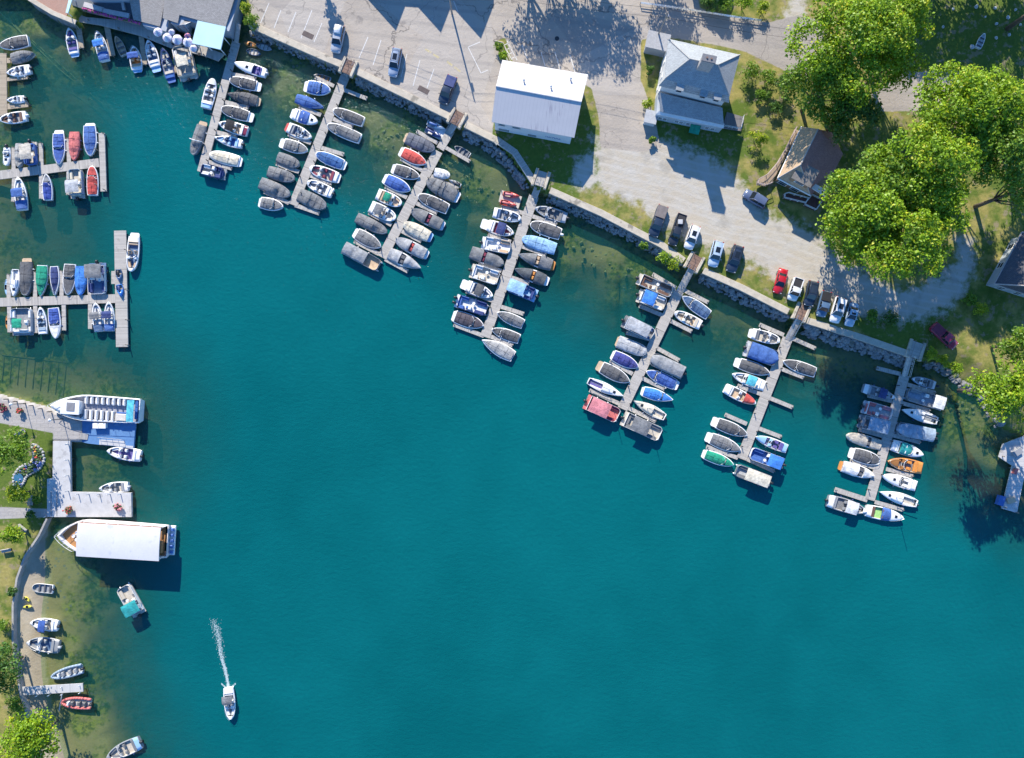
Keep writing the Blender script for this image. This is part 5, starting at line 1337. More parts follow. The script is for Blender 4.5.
    o = rail(t, [W(742.5,117,2.3), W(740,130,2.3), W(724,127,2.3)], .9, 'railing', M_TRIM, .6, .035)
house()
p = W(655,48,GN); mb = MB(); mb.box((p.x, p.y, GN+1.2), (3.6,2.6,2.4), -.22, 0, .02); s_ = empty('shed', (p.x, p.y, GN), 0, 'small grey shed in tree shade left of the hip roofed house', 'shed')
rel(mb.build('wall', siding('shed_siding', (.42,.42,.42)), s_), s_); mb = MB(); mb.box((p.x, p.y, GN+2.5), (4.0,3.0,.16), -.22, 0, .03); rel(mb.build('roof', mat('shed_roof', (.36,.36,.36), .8), s_), s_)
bench_spots = []

# --- brown house with decks
def brown():
    ze, zr = 4.6, 8.2
    NW, SW = W(801.5,126.5,ze), W(777.6,178.3,ze); RN, RS = W(818.3,129.0,zr), W(800.5,165,zr)
    NE, EC, E3, SE = W(832,132.5,ze+.4), W(843,154,ze), W(834,172,ze), W(810.5,195.5,ze)
    t = empty('house', ((NW+E3)/2).xy.to_3d(), 0, 'brown gabled house with long railed deck beside big trees', 'house')
    m = shingle('tan_shingle', (.50,.36,.23)); m2 = shingle('plum_shingle', (.40,.22,.20)); wm = siding('brown_siding', (.34,.215,.125))
    roofpoly(t, [[NW, RN, RS, SW]], .18, m); roofpoly(t, [[RN, NE, EC], [RN, EC, RS], [RS, EC, E3], [RS, E3, SE]], .18, m2, 'east_roof'); roofpoly(t, [[RS, SE, SW]], .18, m, 'front_hip')
    mb = MB(); mb.tube(RN, RS, .12, n=5); mb.tube(RS, SW, .1, n=5); mb.tube(RS, SE, .1, n=5); rel(mb.build('ridge_cap', mat('ridge_cap_pale', (.45,.40,.36), .9), t), t)
    ins = inset([NW, NE, EC, E3, SE, SW], .6); walls(t, ins, GN-.2, ze-.1, wm)
    mb = MB(); mb.tube(SW, SE, .15, n=4); mb.tube(NW, SW, .10, n=4); rel(mb.build('bargeboard', M_TRIM, t), t)
    a, b = ins[5].copy(), ins[4].copy()
    for tt, z, w, h in ((1.2,2.0,1.5,1.4),(3.6,2.0,1.5,1.4)): window(t, a, b, tt, z, w, h)
    e = (SE-SW).normalized(); f = Vector((e.y, -e.x, 0))
    q = W(803.5,176,6.4); pts = [q-e*1.8-f*1.5, q+e*1.8-f*1.5, q+e*1.8+f*1.5, q-e*1.8+f*1.5]
    for p_, z in zip(pts, (7.5,7.5,7.0,7.0)): p_.z = z
    roofpoly(t, [pts], .14, shingle('dark_shingle', (.24,.22,.20)), 'dormer_roof')
    dq = [q-e*1.6-f*1.2, q+e*1.6-f*1.2, q+e*1.6+f*1.2, q-e*1.6+f*1.2]; walls(t, dq, 5.0, 6.95, wm, 'dormer'); window(t, dq[3].copy(), dq[2].copy(), 1.6, 5.6, 1.6, .9)
    # second lower front roof with white edge
    mb = MB(); mb.slab([W(x, y, 5.2) for x, y in ((805,184),(810,180.5),(828,191),(826,197))], .2); rel(mb.build('front_roof', M_TRIM, t), t)
    walls(t, [W(x, y, 4.0) for x, y in ((806,183.5),(811,175),(829,186),(826,195.5))], GN, 5.0, wm, 'front_wall')
    # upper balcony decks in maroon
    md = planks('maroon_deck', (.15,.07,.06), .15)
    for pts, z in (([(783.5,194.5),(787,193.5),(807,199),(804,203.5),(783,198.5)], 2.6), ([(804,203.5),(810.5,195.5),(821,201),(814.5,210.5),(803.5,205.5)], 2.6)):
        mb = MB(); mb.slab([W(x, y, z) for x, y in pts], .15); rel(mb.build('balcony', md, t), t); pp = [W(x, y, z) for x, y in pts]
        rail(t, pp+[pp[0]], .9, 'railing', M_TRIM, 1.2, .05)
    # long railed deck along the west side
    dk = [(795,128.5),(799,131),(791.5,145),(783,161),(775.5,176),(771,183.5),(765,186),(756.5,184.5),(757,180.5),(766,175.5),(776,164),(785,149)]
    mb = MB(); mb.slab([W(x, y, 2.9) for x, y in dk], .2); rel(mb.build('deck', planks('tan_deck', (.38,.29,.20), .16), t), t)
    mo = mat('orange_rail', (.46,.24,.10), .7)
    rail(t, [W(x, y, 2.9) for x, y in ((795,128.5),(785,149),(776,164),(766,175.5),(757,180.5),(756.5,184.5),(765,186),(771,183.5))], .95, 'railing', mat('pink_rail', (.46,.36,.33), .7), 1.6, .05)
    mb = MB()
    for u in range(5):
        x, y = 757+u*2.2, 184.5+u*.2; a_, b_ = W(x, y-3, 3.2), W(x, y+1.2, 3.2); mb.tube(a_, b_, .09, n=4)
    rel(mb.build('pergola', M_POST, t), t)
brown()

# --- dark roofed house at the right edge
def edge_house():
    ze, zr = 5.0, 8.4
    SW, NW = W(994,284,ze), W(1022,232,ze); e = W(1068,308,ze)-SW; SE = SW+e; NE = NW+e
    RN = NW.lerp(NE, .5)+(SW-NW)*.12; RS = SW.lerp(SE, .5)+(NW-SW)*.12; RN.z = RS.z = zr
    RW = SW.lerp(NW, .28)+e*.22; 
    t = empty('house', ((NW+SE)/2).xy.to_3d(), 0, 'house with dark dappled roof at the right edge', 'house')
    m = shingle('charcoal_shingle', (.10,.10,.11)); wm = siding('blue_siding', (.40,.44,.48))
    roofpoly(t, [[SW, SE, RS], [SE, NE, RN, RS], [NE, NW, RN], [NW, SW, RS, RN]], .2, m)
    mb = MB()
    for a, b in ((SW, RS), (NW, RN), (RS, RN), (SW, NW), (SW, SE)): mb.tube(a+Vector((0,0,.03)), b+Vector((0,0,.03)), .13, n=5)
    rel(mb.build('roof_edge', mat('edge_trim', (.40,.36,.33), .8), t), t)
    ins = inset([NW, NE, SE, SW], .7); walls(t, ins, GN-.2, ze-.1, wm)
    for tt in (2.0, 5.0, 8.0): window(t, ins[3].copy(), ins[2].copy(), tt, 2.4, 1.2, 1.3)
    for tt in (1.8, 5.5): window(t, ins[0].copy(), ins[3].copy(), tt, 2.4, 1.1, 1.3)
edge_house()

# --- restaurant
def restaurant():
    t = empty('restaurant', W(180,5,0).xy.to_3d(), 0, 'waterfront restaurant with grey shingle roofs and pale blue flat roof', 'restaurant')
    m = shingle('grey_brown_shingle', (.335,.315,.29), .35); wm = siding('grey_blue_siding', (.36,.40,.45))
    def sl(p, ang=0): return p
    zl, zh = 3.1, 4.0
    def R(px, py, dz=0):
        z = zl+dz+(zh-zl)*min(1, max(0, (26-py)/52.0)); return W(px, py, z)
    for name, pts in (('main_roof', [(167,-22),(162.6,18),(177.7,23),(179.4,14.8),(197.5,19.8),(225.6,26.4),(233.8,0),(238,-22)]), ('left_roof', [(130,-22),(129.9,2),(133.3,19.5),(159.8,26.4),(164.8,2),(168,-22)])):
        roofpoly(t, [[R(*p, -.4 if name == 'left_roof' else 0) for p in pts]], .2, m, name)
    back = [W(130,-23,4.0), W(237,-23,4.0), W(245,-62,3.4), W(125,-62,3.4)]
    roofpoly(t, [back], .2, m, 'rear_roof')
    def ground(px, py, z): q = W(px, py, z); return q
    walls(t, [W(131,-16,5), W(134.8,17.5,5), W(158.6,24,5), W(163,10,5), W(166,-16,5)], -.3, 2.5, wm)
    walls(t, [W(168,-16,5), W(164.5,16.5,5), W(176.5,20,5), W(178.5,13,5), W(197,18.5,5), W(224,25,5), W(231.5,0,5), W(235,-16,5)], -.3, 2.9, wm)
    roofpoly(t, [[W(x, y, 3.2) for x, y in ((197.6,20.4),(225.8,26.6),(220.6,49.5),(191.8,43.2))]], .22, mat('pale_blue_roof', (.42,.62,.68), .5, .06, .8), 'flat_roof')
    for x, y in ((194.5,42),(207,45),(219,47.5),(222.5,36)):
        p = W(x, y, 3.0); mb = MB(); mb.tube((p.x, p.y, -.5), (p.x, p.y, 3.0), .09); rel(mb.build('post', M_TRIM, t), t)
    # dark flat roof on the left; pale boxes stand in for its sunlit strips
    roofpoly(t, [[W(x, y, 2.2) for x, y in ((72,-22),(72,5),(82,8.5),(133,19.8),(131,-22))]], .25, mat('tar_roof', (.11,.13,.15), .9, .2, .5), 'tar_roof')
    walls(t, [W(x, y, 2.0) for x, y in ((74,-20),(74,4),(83,7),(132,17.5),(130,-20))], -.3, 1.95, wm, 'left_wall')
    walls(t, [W(x, y, 8) for x, y in ((70,-60),(72,-16),(116,-16),(116,-60))], 2.2, 6.2, wm, 'upper_storey')
    for (x, y, sx, sy, a) in ((94,7.6,3.6,.9,-.28),(116,13.6,4.8,.9,-.2),(123,4,.5,2.2,.2)):
        p = W(x, y, 2.5); mb = MB(); mb.box((p.x, p.y, 2.45), (sx, sy, .5), a, 0, .05); rel(mb.build('sunlit_strip', mat('sunlit_strip_tone', (.46,.43,.42), .7), t), t)
    # pink flower boxes along the roof edge
    fl = MB(); lf = MB(); rr = random.Random(5)
    for i in range(260):
        u = rr.random(); x = 82+(140-82)*u; y = 9.0+(23.5-9.0)*u; p = W(x, y+rr.uniform(-.8,.8), 2.5); s = rr.uniform(.10,.22); (fl if rr.random() < .6 else lf).dome((p.x, p.y, 2.45+rr.random()*.25), s, s, s, 5, 2)
    a = W(82,9,2.4); b = W(140,23.5,2.4); c = (a+b)/2; mb = MB(); mb.box((c.x, c.y, 2.25), ((b-a).length,.4,.4), math.atan2((b-a).y, (b-a).x), 0, .03); bx = rel(mb.build('flower_box', M_POST, t), t)
    fl.build('flowers', mat('magenta_petals', (.42,.05,.22), .7, .3, 5), bx); lf.build('leaves', mat('box_leaves', (.05,.09,.03), .8), bx)
    s = W(239,4,GN); 
restaurant()
t = empty('awning', W(69,5,0).xy.to_3d(), .0, 'pale cyan narrow canopy at the end of the brick terrace', 'awning')
mb = MB(); mb.slab([W(x, y, 3.6) for x, y in ((65.5,12.5),(68,13),(73,-4),(69.5,-4))], .15); rel(mb.build('canopy', mat('cyan_panel', (.50,.70,.68), .5), t), t)
mb = MB()
for x, y in ((66.5,12),(71,-3)): p = W(x, y, 3.5); mb.tube((p.x, p.y, GN), (p.x, p.y, 3.5), .08)
rel(mb.build('post', M_TRIM, t), t)
def sheetpoly(name, pts, z, m):
    mb = MB(); P = [W(x, y, z) for x, y in pts]; mb.slab(P, .03); return tag(mb.build(name, m), kind='structure')
def bricks(name, col):
    T = NT(name); b = T.bsdf; br = T.node('ShaderNodeTexBrick'); br.inputs['Scale'].default_value = 2.2; br.inputs['Color1'].default_value = (*col, 1); br.inputs['Color2'].default_value = (*[q*.75 for q in col], 1); br.inputs['Mortar'].default_value = (.3,.26,.22,1)
    T.l.new(T.co(), br.inputs['Vector']); T.put(b.inputs['Base Color'], T.mix(T.math('MULTIPLY', T.noise(.8, 4), .4), br.outputs['Color'], (.40,.30,.24))); b.inputs['Roughness'].default_value = .9; return T.mat
sheetpoly('terrace', [(33,-20),(33.5,1),(52,11),(66,18),(71,4),(71,-20)], GN+.06, bricks('terracotta_paving', (.44,.21,.14)))
seawall([(18,-14),(29,.5),(52,14.5),(76,24.5)], 'low pale seawall around the brick terrace', -.1, .7)
# parasols
def parasol(px, py, r, label, cols=('white', 'purple')):
    p = W(px, py, BZ+2.5); t = empty('parasol', (p.x, p.y, BZ), random.random(), label, 'parasol', 'parasols on the restaurant terrace')
    for q in range(2):
        mb = MB(); n = 8
        for i in range(n):
            if i % 2 != q: continue
            a0, a1 = 2*math.pi*i/n, 2*math.pi*(i+1)/n; z0, z1 = 2.15, 2.75
            mb.add([(0,0,z1), (r*math.cos(a0), r*math.sin(a0), z0), (r*math.cos((a0+a1)/2)*.96, r*math.sin((a0+a1)/2)*.96, z0+.03), (r*math.cos(a1), r*math.sin(a1), z0), (r*math.cos(a1), r*math.sin(a1), z0-.14), (r*math.cos(a0), r*math.sin(a0), z0-.14)], [(0,1,2),(0,2,3),(1,5,4,3)])
        mb.build('canopy', fabric(cols[q]), t)
    mb = MB(); mb.tube((0,0,0), (0,0,2.85), .035); mb.build('pole', M_ALU, t)
    mb = MB(); mb.tube((0,0,0), (0,0,.08), .32, .28, 10); mb.build('base', M_DARK, t)
PAR = [(156.8,31,1.0,'leftmost of the parasols on the boardwalk'),(166.2,36.5,1.05,'second parasol from left on the boardwalk'),(176.2,38.5,1.15,'third parasol from left on the boardwalk'),(186.8,41,1.1,'fourth parasol from left, beside the pale blue roof'),(192.5,47.3,.8,'small parasol under the corner of the pale blue roof'),(170.5,31,.7,'small parasol behind the second large one'),(186.5,35,.7,'small pinkish parasol behind the fourth large one')]
for i, (x, y, r, l) in enumerate(PAR): parasol(x, y, r*.78, l, ('white', (.50,.46,.60)) if i != 6 else ('pink', 'purple'))
t = empty('pavilion', W(184.5,25.5,0).xy.to_3d(), 0, 'square dark grey pyramid canopy between the roofs', 'pavilion')
C = W(184.8,24.5,3.3); Q = [W(x, y, 2.7) for x, y in ((176.8,25.5),(183,19.8),(192.3,21.2),(188.4,30.4))]
mb = MB()
for i in range(4): mb.add([C, Q[i], Q[(i+1) % 4]], [(0,2,1)])
rel(mb.build('canopy', fabric((.26,.25,.24)), t), t); mb = MB()
for q in Q: mb.tube((q.x, q.y, .3), q, .06); mb.tube(q, C, .04)
rel(mb.build('frame', M_ALU, t), t)
for i in range(4):
    o = boat('kayak', 'PX', (241.2-i*1.4, 2+i*4.5), (237.6-i*1.2, 6.0+i*4.5), 2.6, 'x', col='sky', z=1.6); o['label'] = ['top one','second','third','lowest'][i]+' of the pale blue kayaks racked beside the restaurant'; del o['look']; o['group'] = 'kayaks and canoes'
# --- houses just beyond the top edge whose roofs throw the pointed shadows
def gable_row(tips, zr, w, label, col, back=9.0):
    h = zr-GN; sh = Vector((AZ.x, AZ.y, 0))*(h/math.tan(EL))
    pts = []
    for x, y in tips:
        g = W(x, y, GN); p = g-sh; pts.append(p)
    c = sum(pts, Vector((0,0,0)))/len(pts); t = empty('house', (c.x, c.y, GN), 0, label, 'house')
    wm = siding('far_siding', col); m = shingle('far_shingle', (.26,.24,.23))
    for p in pts:
        ze = zr-w*.5*.95
        f = Vector((0,1,0)); e = Vector((1,0,0)); A = p+Vector((0,0,zr-p.z)); Bk = A+f*back
        L0, L1 = A-e*w/2, Bk-e*w/2; R0, R1 = A+e*w/2, Bk+e*w/2
        for q in (L0, L1, R0, R1): q.z = ze
        roofpoly(t, [[A, Bk, L1, L0], [A, Bk, R1, R0]], .2, m)
        o = walls(t, [L0+f*.3, R0+f*.3, R1-f*.3, L1-f*.3], GN-.2, ze, wm)
        a, b = L0+f*.3, R0+f*.3; tp_ = A+f*.3; dn = f*.12; tp_.z -= .12
        mb = MB(); mb.add([a, b, tp_, a+dn, b+dn, tp_+dn], [(0,1,2),(5,4,3),(0,3,4,1),(1,4,5,2),(2,5,3,0)]); rel(mb.build('gable', wm, t), t)
        window(t, L0+f*.3, R0+f*.3, w/2, ze-2.0, 1.0, 1.4)
    if len(pts) > 1:
        A = pts[0]+Vector((-w*.35, .5, 0)); Bq = pts[-1]+Vector((w*.35, .5, 0)); walls(t, [A, Bq, Bq+Vector((0,back-1,0)), A+Vector((0,back-1,0))], GN-.2, zr-2.5, wm, 'main_block')
gable_row([(396,31),(441,33),(481,39)], 11.0, 7.6, 'row of three gabled houses beyond the top edge', (.5,.46,.4), 10)
gable_row([(722,39)], 9.5, 7.0, 'gabled house beyond the top edge, right of the driveway', (.5,.5,.5), 9)
# ================================================================ tour boats
def tour_boats():
    # open deck boat with rows of white seats
    a, b = W(53,405.5,1.2), W(140.5,411,1.2); d = a-b; L = d.length; c = (a+b)/2
    t = empty('tour_boat', (c.x, c.y, 0), math.atan2(d.y, d.x), 'white tour boat with rows of open air seats beside the blue floating dock', 'tour boat')
    h = Hull(L, 4.6, 'sharp', 1.5, .22); h.s0 = .94; h.tm = .6; h.b = .8
    h.hull_mb(.9).build('hull', [M_WHITE, M_WHITE], t, True)
    md = mat('grey_blue_deck', (.30,.31,.36), .8, .2, 2)
    h.patch(.02, .97, .2, lambda t_, u: .95, 0, 10, 4).build('deck', md, t)
    h.patch(.86, .99, .1, lambda t_, u: h.sheer(t_)+.03+.1*(1-u*u), .03, 4, 4).build('foredeck', M_WHITE, t, True)
    sv = mat('seat_white', (.78,.76,.74), .5, .06, 4)
    for i in range(8):
        x = L*(.12-.062*i)
        mb = MB(); mb.box((x, -1.35, 1.25), (.55,1.25,.35), 0, 0, .06); mb.box((x-.28, -1.35, 1.55), (.14,1.25,.6), 0, 0, .04); mb.build('bench', sv, t)
        if i < 6: mb = MB(); mb.box((x, 1.15, 1.25), (.55,1.6,.35), 0, 0, .06); mb.box((x-.28, 1.15, 1.55), (.14,1.6,.6), 0, 0, .04); mb.build('bench', sv, t)
    mb = MB(); mb.box((L*.255, 0, 1.75), (3.0,2.2,1.7), 0, 0, .15); wh = mb.build('wheelhouse', M_WHITE, t)
    mb = MB(); mb.box((L*.245, 0, 2.65), (3.3,2.5,.14), 0, 0, .05); mb.build('wheelhouse_roof', M_WHITE, wh)
    mb = MB(); mb.box((L*.235, -.1, 2.75), (1.4,1.5,.12), 0, 0, .03); mb.build('roof_hatch', mat('grey_hatch', (.22,.22,.23), .6), wh)
    mb = MB(); mb.box((L*.255+1.52, 0, 2.0), (.05,1.8,.7), 0, 0, .01); mb.build('window', M_GLASS, wh)
    for y in (1.9,):
        for i in range(4): mb = MB(); mb.box((L*(.31-.055*i), y*(.88 if i == 0 else 1)-.05, 1.25), (.45,.4,.4), 0, 0, .05); mb.build('bow_seat', sv, t)
    canopy(t, -L*.47, -L*.39, 3.8, 2.6, 'turq', .1, 'stern_canopy')
    mb = MB(); mb.box((-L*.30, 1.3, 1.4), (1.9,1.2,.9), 0, 0, .06); mb.build('snack_counter', mat('beige_box', (.60,.55,.48), .6), t)
    mb = MB(); mb.box((-L*.30, .55, 1.2), (1.9,.25,.5), 0, 0, .03); mb.box((-L*.455, -.2, 1.15), (.5,3.4,.4), 0, 0, .05); mb.build('blue_bench', gel('blue'), t)
    mb = MB(); pp = []
    for i in range(31):
        u = -1+2*i/30; tt = 1-abs(u)**1.3; sg = 1 if u > 0 else -1; pp.append((h.x(tt), sg*max(0, h.hw(tt)-.1), h.sheer(tt)+.75))
    for p, q in zip(pp, pp[1:]): mb.tube(p, q, .035, n=5)
    for p in pp[::2]: mb.tube((p[0], p[1], p[2]-.75), p, .03, n=4)
    mb.build('railing', M_TRIM, t)
    # wooden tour boat with a long white roof
    a, b = W(59.5,535,1.8), W(167.5,541.5,1.8); d = a-b; L = d.length; c = (a+b)/2
    t = empty('tour_boat', (c.x, c.y, 0), math.atan2(d.y, d.x), 'wooden decked tour boat under a long flat white roof', 'tour boat')
    h = Hull(L, 6.3, 'sharp', 1.8, .25); h.s0 = .93; h.tm = .74; h.a = 1.5; h.b = .75
    h.hull_mb(1.5).build('hull', [mat('pink_white_hull', (.74,.66,.62), .4), M_WHITE], t, True)
    wd_ = planks('varnished_deck', (.46,.23,.09), .12, .2, True)
    h.patch(.03, .985, .22, lambda t_, u: 1.54, 0, 12, 4).build('deck', wd_, t)
    rf = MB(); x0, x1, w = -L*.488, L*.264, 5.8; rows = []
    for i in range(11):
        x = x0+(x1-x0)*i/10; rows.append([(x, u*w/2, 4.0+.18*(1-u*u)) for u in (-1,-.75,-.4,0,.4,.75,1)])
    rf.grid(rows); rf.grid([[(p[0], p[1], p[2]-.16) for p in r] for r in rows], 0, True)
    for e in (rows[0], rows[-1]): rf.grid([e, [(p[0], p[1], p[2]-.16) for p in e]], 0, e is rows[-1])
    for k in (0, -1): rf.grid([[r[k] for r in rows], [(r[k][0], r[k][1], r[k][2]-.16) for r in rows]], 0, k == 0)
    ro = rf.build('roof', mat('white_canvas_roof', (.62,.61,.61), .7, .07, .4, .1, spots=((.52,.52,.53), .5, .6)), t, True)
    mb = MB()
    for y in (-w/2, w/2): mb.box(((x0+x1)/2, y, 3.85), (x1-x0+.1,.10,.14), 0, 0, .02)
    mb.build('roof_edge', mat('red_brown_trim', (.42,.16,.09), .6), ro)
    for i in range(8):
        for y in (-2.7, 2.7): mb = MB(); x = x0+.2+(x1-x0-.4)*i/7; mb.tube((x, y, 1.54), (x, y, 3.95), .06); mb.build('roof_post', M_TRIM, t)
    walls_ = MB(); 
    for y in (-2.75, 2.75): walls_.box(((x0+x1)/2, y, 2.05), (x1-x0,.08,1.0), 0, 0, .01)
    walls_.build('side_panel', M_TRIM, t)
    for i in range(10):
        mb = MB(); x = x0+1.0+i*1.25
        if x < x1-.5: mb.box((x, 0, 1.8), (.5,3.6,.5), 0, 0, .05); mb.build('bench', wd_, t)
    rr = random.Random(4)
    for i, (x, y) in enumerate(((.335,.6),(.335,-.6),(.31,1.3),(.31,-1.3),(.365,0),(.30,.1))): mb = MB(); mb.tube((L*x, y, 1.54), (L*x, y, 2.05), .32, .3, 10); mb.build('deck_chair', sv, t)
    for i in range(5): mb = MB(); mb.box((-L*.5-.45, -2.0+i*1.0, 1.15), (.5,.5,.5), 0, 0, .08); mb.build('stern_chair', gel('blue'), t)
    mb = MB(); mb.box((-L*.44, .9, 1.9), (.8,2.2,.8), 0, 0, .05); mb.build('locker', wd_, t)
    mb = MB(); mb.box((-L*.5-.42, 0, .75), (.85,5.2,.35), 0, 0, .05); mb.build('stern_platform', M_WHITE, t)
    mb = MB(); pp = []
    for i in range(17):
        u = -1+2*i/16; tt = 1-.16*abs(u)**1.3; sg = 1 if u > 0 else -1; pp.append((h.x(tt), sg*max(0, h.hw(tt)-.12), h.sheer(tt)+.8))
    for p, q in zip(pp, pp[1:]): mb.tube(p, q, .04, n=5)
    for p in pp[::2]: mb.tube((p[0], p[1], p[2]-.8), p, .03, n=4)
    mb.build('bow_rail', M_TRIM, t)
tour_boats()

# ================================================================ vehicles
M_TYRE = mat('tyre', (.02,.02,.02), .9); M_RIM = mat('wheel_rim', (.45,.45,.46), .35, .1, 5, metal=.8)
M_HEAD = mat('headlamp', (.75,.75,.72), .15, .05); M_TAIL = mat('tail_lamp', (.45,.02,.02), .25, .1)
def paint(c): return mat('paint_'+c[0], c[1], .28, .06, .7, coat=.6)
PAINTS = dict(silver=(.40,.42,.45), grey=(.20,.22,.25), dark=(.03,.035,.045), white=(.74,.74,.73), blue=(.10,.17,.27), bluegrey=(.30,.36,.45), navy=(.028,.042,.068), red=(.48,.015,.025), maroon=(.34,.03,.075), sky=(.42,.52,.62), violet=(.10,.13,.21))
def vehicle(kind, tile, front, rear, wpx, col, label, z0=GN, **k):
    a = ws(tile, *front, z0+.9); b = ws(tile, *rear, z0+.9); d = a-b; L = d.length; Wd = wpx/TILE[tile][2]*S0*.985; Wd = max(1.65, min(Wd, 2.0)); c = (a+b)/2
    t = empty(dict(pickup='pickup_truck', suv='parked_car', sedan='parked_car', van='parked_van')[kind], (c.x, c.y, z0), math.atan2(d.y, d.x), label, dict(pickup='pickup truck', van='van').get(kind, 'car'), 'vehicles parked along the shore')
    P = paint((col, PAINTS[col])); hl = L/2
    roof = dict(pickup=1.72, suv=1.68, sedan=1.42, van=1.9)[kind]; bz = dict(pickup=1.02, suv=1.0, sedan=.88, van=1.02)[kind]
    # lower body: cross sections along x (x, half width, top z)
    sec = [(-hl, .70, .72), (-hl+.08, .90, bz-.05), (-hl+.5, .98, bz), (-hl*.3, 1.0, bz), (hl*.2, 1.0, bz), (hl*.5, .98, bz-.04), (hl-.5, .95, bz-.12), (hl-.12, .86, bz-.22), (hl, .62, .62)]
    mb = MB(); rows = []
    for x, w, z in sec:
        w *= Wd/2; rows.append([(x, -w*.9, .25), (x, -w, .5), (x, -w*.985, z-.12), (x, -w*.9, z-.01), (x, 0, z+.03), (x, w*.9, z-.01), (x, w*.985, z-.12), (x, w, .5), (x, w*.9, .25)])
    mb.grid(rows); mb.add(rows[0], [tuple(range(8, -1, -1))]); mb.add(rows[-1], [tuple(range(9))])
    body = mb.build('body', P, t, True)
    # cabin
    if kind == 'pickup': xs_ = (-hl*.02, hl*.06, hl*.40, hl*.62) if not k.get('crew', True) else (-hl*.16, -hl*.06, hl*.34, hl*.56)
    elif kind == 'sedan': xs_ = (-hl*.66, -hl*.36, hl*.10, hl*.42)
    else: xs_ = (-hl*.95, -hl*.82, hl*.18, hl*.46)
    wb, wt = Wd/2*.90, Wd/2*.74
    x0, x1, x2, x3 = xs_; zb = bz-.04
    mb = MB(); R = []
    for x, z, w in ((x1, roof, wt), ((x1+x2)/2, roof+.03, wt), (x2, roof-.02, wt)): R.append([(x, -w, z-.05), (x, -w*.8, z), (x, 0, z+.03), (x, w*.8, z), (x, w, z-.05)])
    mb.grid(R); mb.grid([[(p[0], p[1], p[2]-.06) for p in r] for r in R], 0, True)
    for r in (R[0], R[-1]): mb.grid([r, [(p[0], p[1], p[2]-.06) for p in r]], 0, r is R[-1])
    for s in (-1, 1):   # pillars
        for (xa, xb) in ((x0, x1), (x3, x2)): mb.tube((xa, s*wb, zb), (xb, s*wt*.98, roof-.05), .055, n=5)
        mb.tube(((x1+x2)/2, s*wb, zb), ((x1+x2)/2, s*wt, roof-.05), .05, n=5)
        mb.tube((x1, s*wt, roof-.05), (x2, s*wt, roof-.06), .05, n=5)
    mb.build('roof', paint(('white', PAINTS['white'])) if k.get('whiteroof') else P, t, True)
    q = .012
    mb = MB(); mb.add([(x3, -wb, zb), (x3, wb, zb), (x2, wt*.96, roof-.06), (x2, -wt*.96, roof-.06)], [(0,1,2,3)]); mb.build('windshield', M_GLASS, t)
    mb = MB(); mb.add([(x0, -wb, zb), (x0, wb, zb), (x1, wt*.96, roof-.06), (x1, -wt*.96, roof-.06)], [(3,2,1,0)]); mb.build('rear_window', M_GLASS, t)
    for s in (-1, 1): mb = MB(); mb.add([(x0, s*wb*.99, zb), (x3, s*wb*.99, zb), (x2, s*wt*.97, roof-.07), (x1, s*wt*.97, roof-.07)], [(0,1,2,3) if s < 0 else (3,2,1,0)]); mb.build('side_window', M_GLASS, t)
    if k.get('sunroof'): mb = MB(); mb.box(((x1+x2)/2+.2, 0, roof+.045), ((x2-x1)*.42, wt*1.1, .03), 0, 0, .01); mb.build('sunroof', M_GLASS, t)
    if k.get('rack'):
        mb = MB()
        for s in (-1, 1): mb.tube((x1+.1, s*wt*.85, roof+.1), (x2-.2, s*wt*.85, roof+.1), .025)
        for x in (x1+.3, x2-.4): mb.tube((x, -wt*.85, roof+.12), (x, wt*.85, roof+.12), .025)
        mb.build('roof_rack', M_DARK, t)
    if k.get('box'): mb = MB(); mb.box((x1+.75, 0, roof+.2), (1.5, wt*1.5, .36), 0, 0, .12); mb.build('roof_box', paint(('white', PAINTS['white'])), t, True)
    if kind == 'pickup':
        bx0, bx1 = -hl+.14, x0-.1; cx = (bx0+bx1)/2
        cv = k.get('bed', 'open')
        if cv == 'open':
            mb = MB(); mb.box((cx, 0, bz+.035), (bx1-bx0, Wd*.72, .03), 0, 0, .005); mb.build('bed', mat('bed_liner', (.03,.03,.035), .8), t)
            for s in (-1, 1): mb = MB(); mb.box((cx, s*Wd*.43, bz+.10), (bx1-bx0+.1, .12, .22), 0, 0, .03); mb.build('bed_rail', P, t)
            mb = MB(); mb.box((bx0-.02, 0, bz+.08), (.1, Wd*.8, .2), 0, 0, .02); mb.build('tailgate', P, t)
            if k.get('cargo'): mb = MB(); mb.box((cx+.3, 0, bz+.2), (.8,.8,.3), .3, 0, .05); mb.build('cargo', mat('cargo', (.5,.5,.5), .7), t)
        else:
            mb = MB(); mb.box((cx, 0, bz+.09), (bx1-bx0, Wd*.9, .16), 0, 0, .05); mb.build('bed_cover', mat('tonneau_'+cv, FAB[cv], .75, .25, 1.5), t)
    for s in (-1, 1):
        for x in (-hl*.62, hl*.62):
            mb = MB(); mb.tube((x, s*(Wd/2-.24), .34), (x, s*(Wd/2-.01), .34), .34, n=14); w_ = mb.build('wheel', M_TYRE, t); mb = MB(); mb.tube((x, s*(Wd/2-.012), .34), (x, s*(Wd/2+.004), .34), .21, n=10); mb.build('rim', M_RIM, w_)
        mb = MB(); mb.box((hl-.16, s*Wd*.36, bz-.26), (.12, .26, .12), -s*.25, 0, .04); mb.build('headlight', M_HEAD, t)
        mb = MB(); mb.box((-hl+.05, s*Wd*.39, bz-.16), (.12, .22, .26), 0, 0, .03); mb.build('taillight', M_TAIL, t)
        mb = MB(); mb.box((x3-.18, s*(Wd/2+.08), bz+.08), (.12, .18, .14), 0, 0, .03); mb.build('side_mirror', P, t)
    return t
V = vehicle
V('suv','C1',(378,230),(402,112),48,'silver','silver car with white roof box at the parking lot wall',box=True)
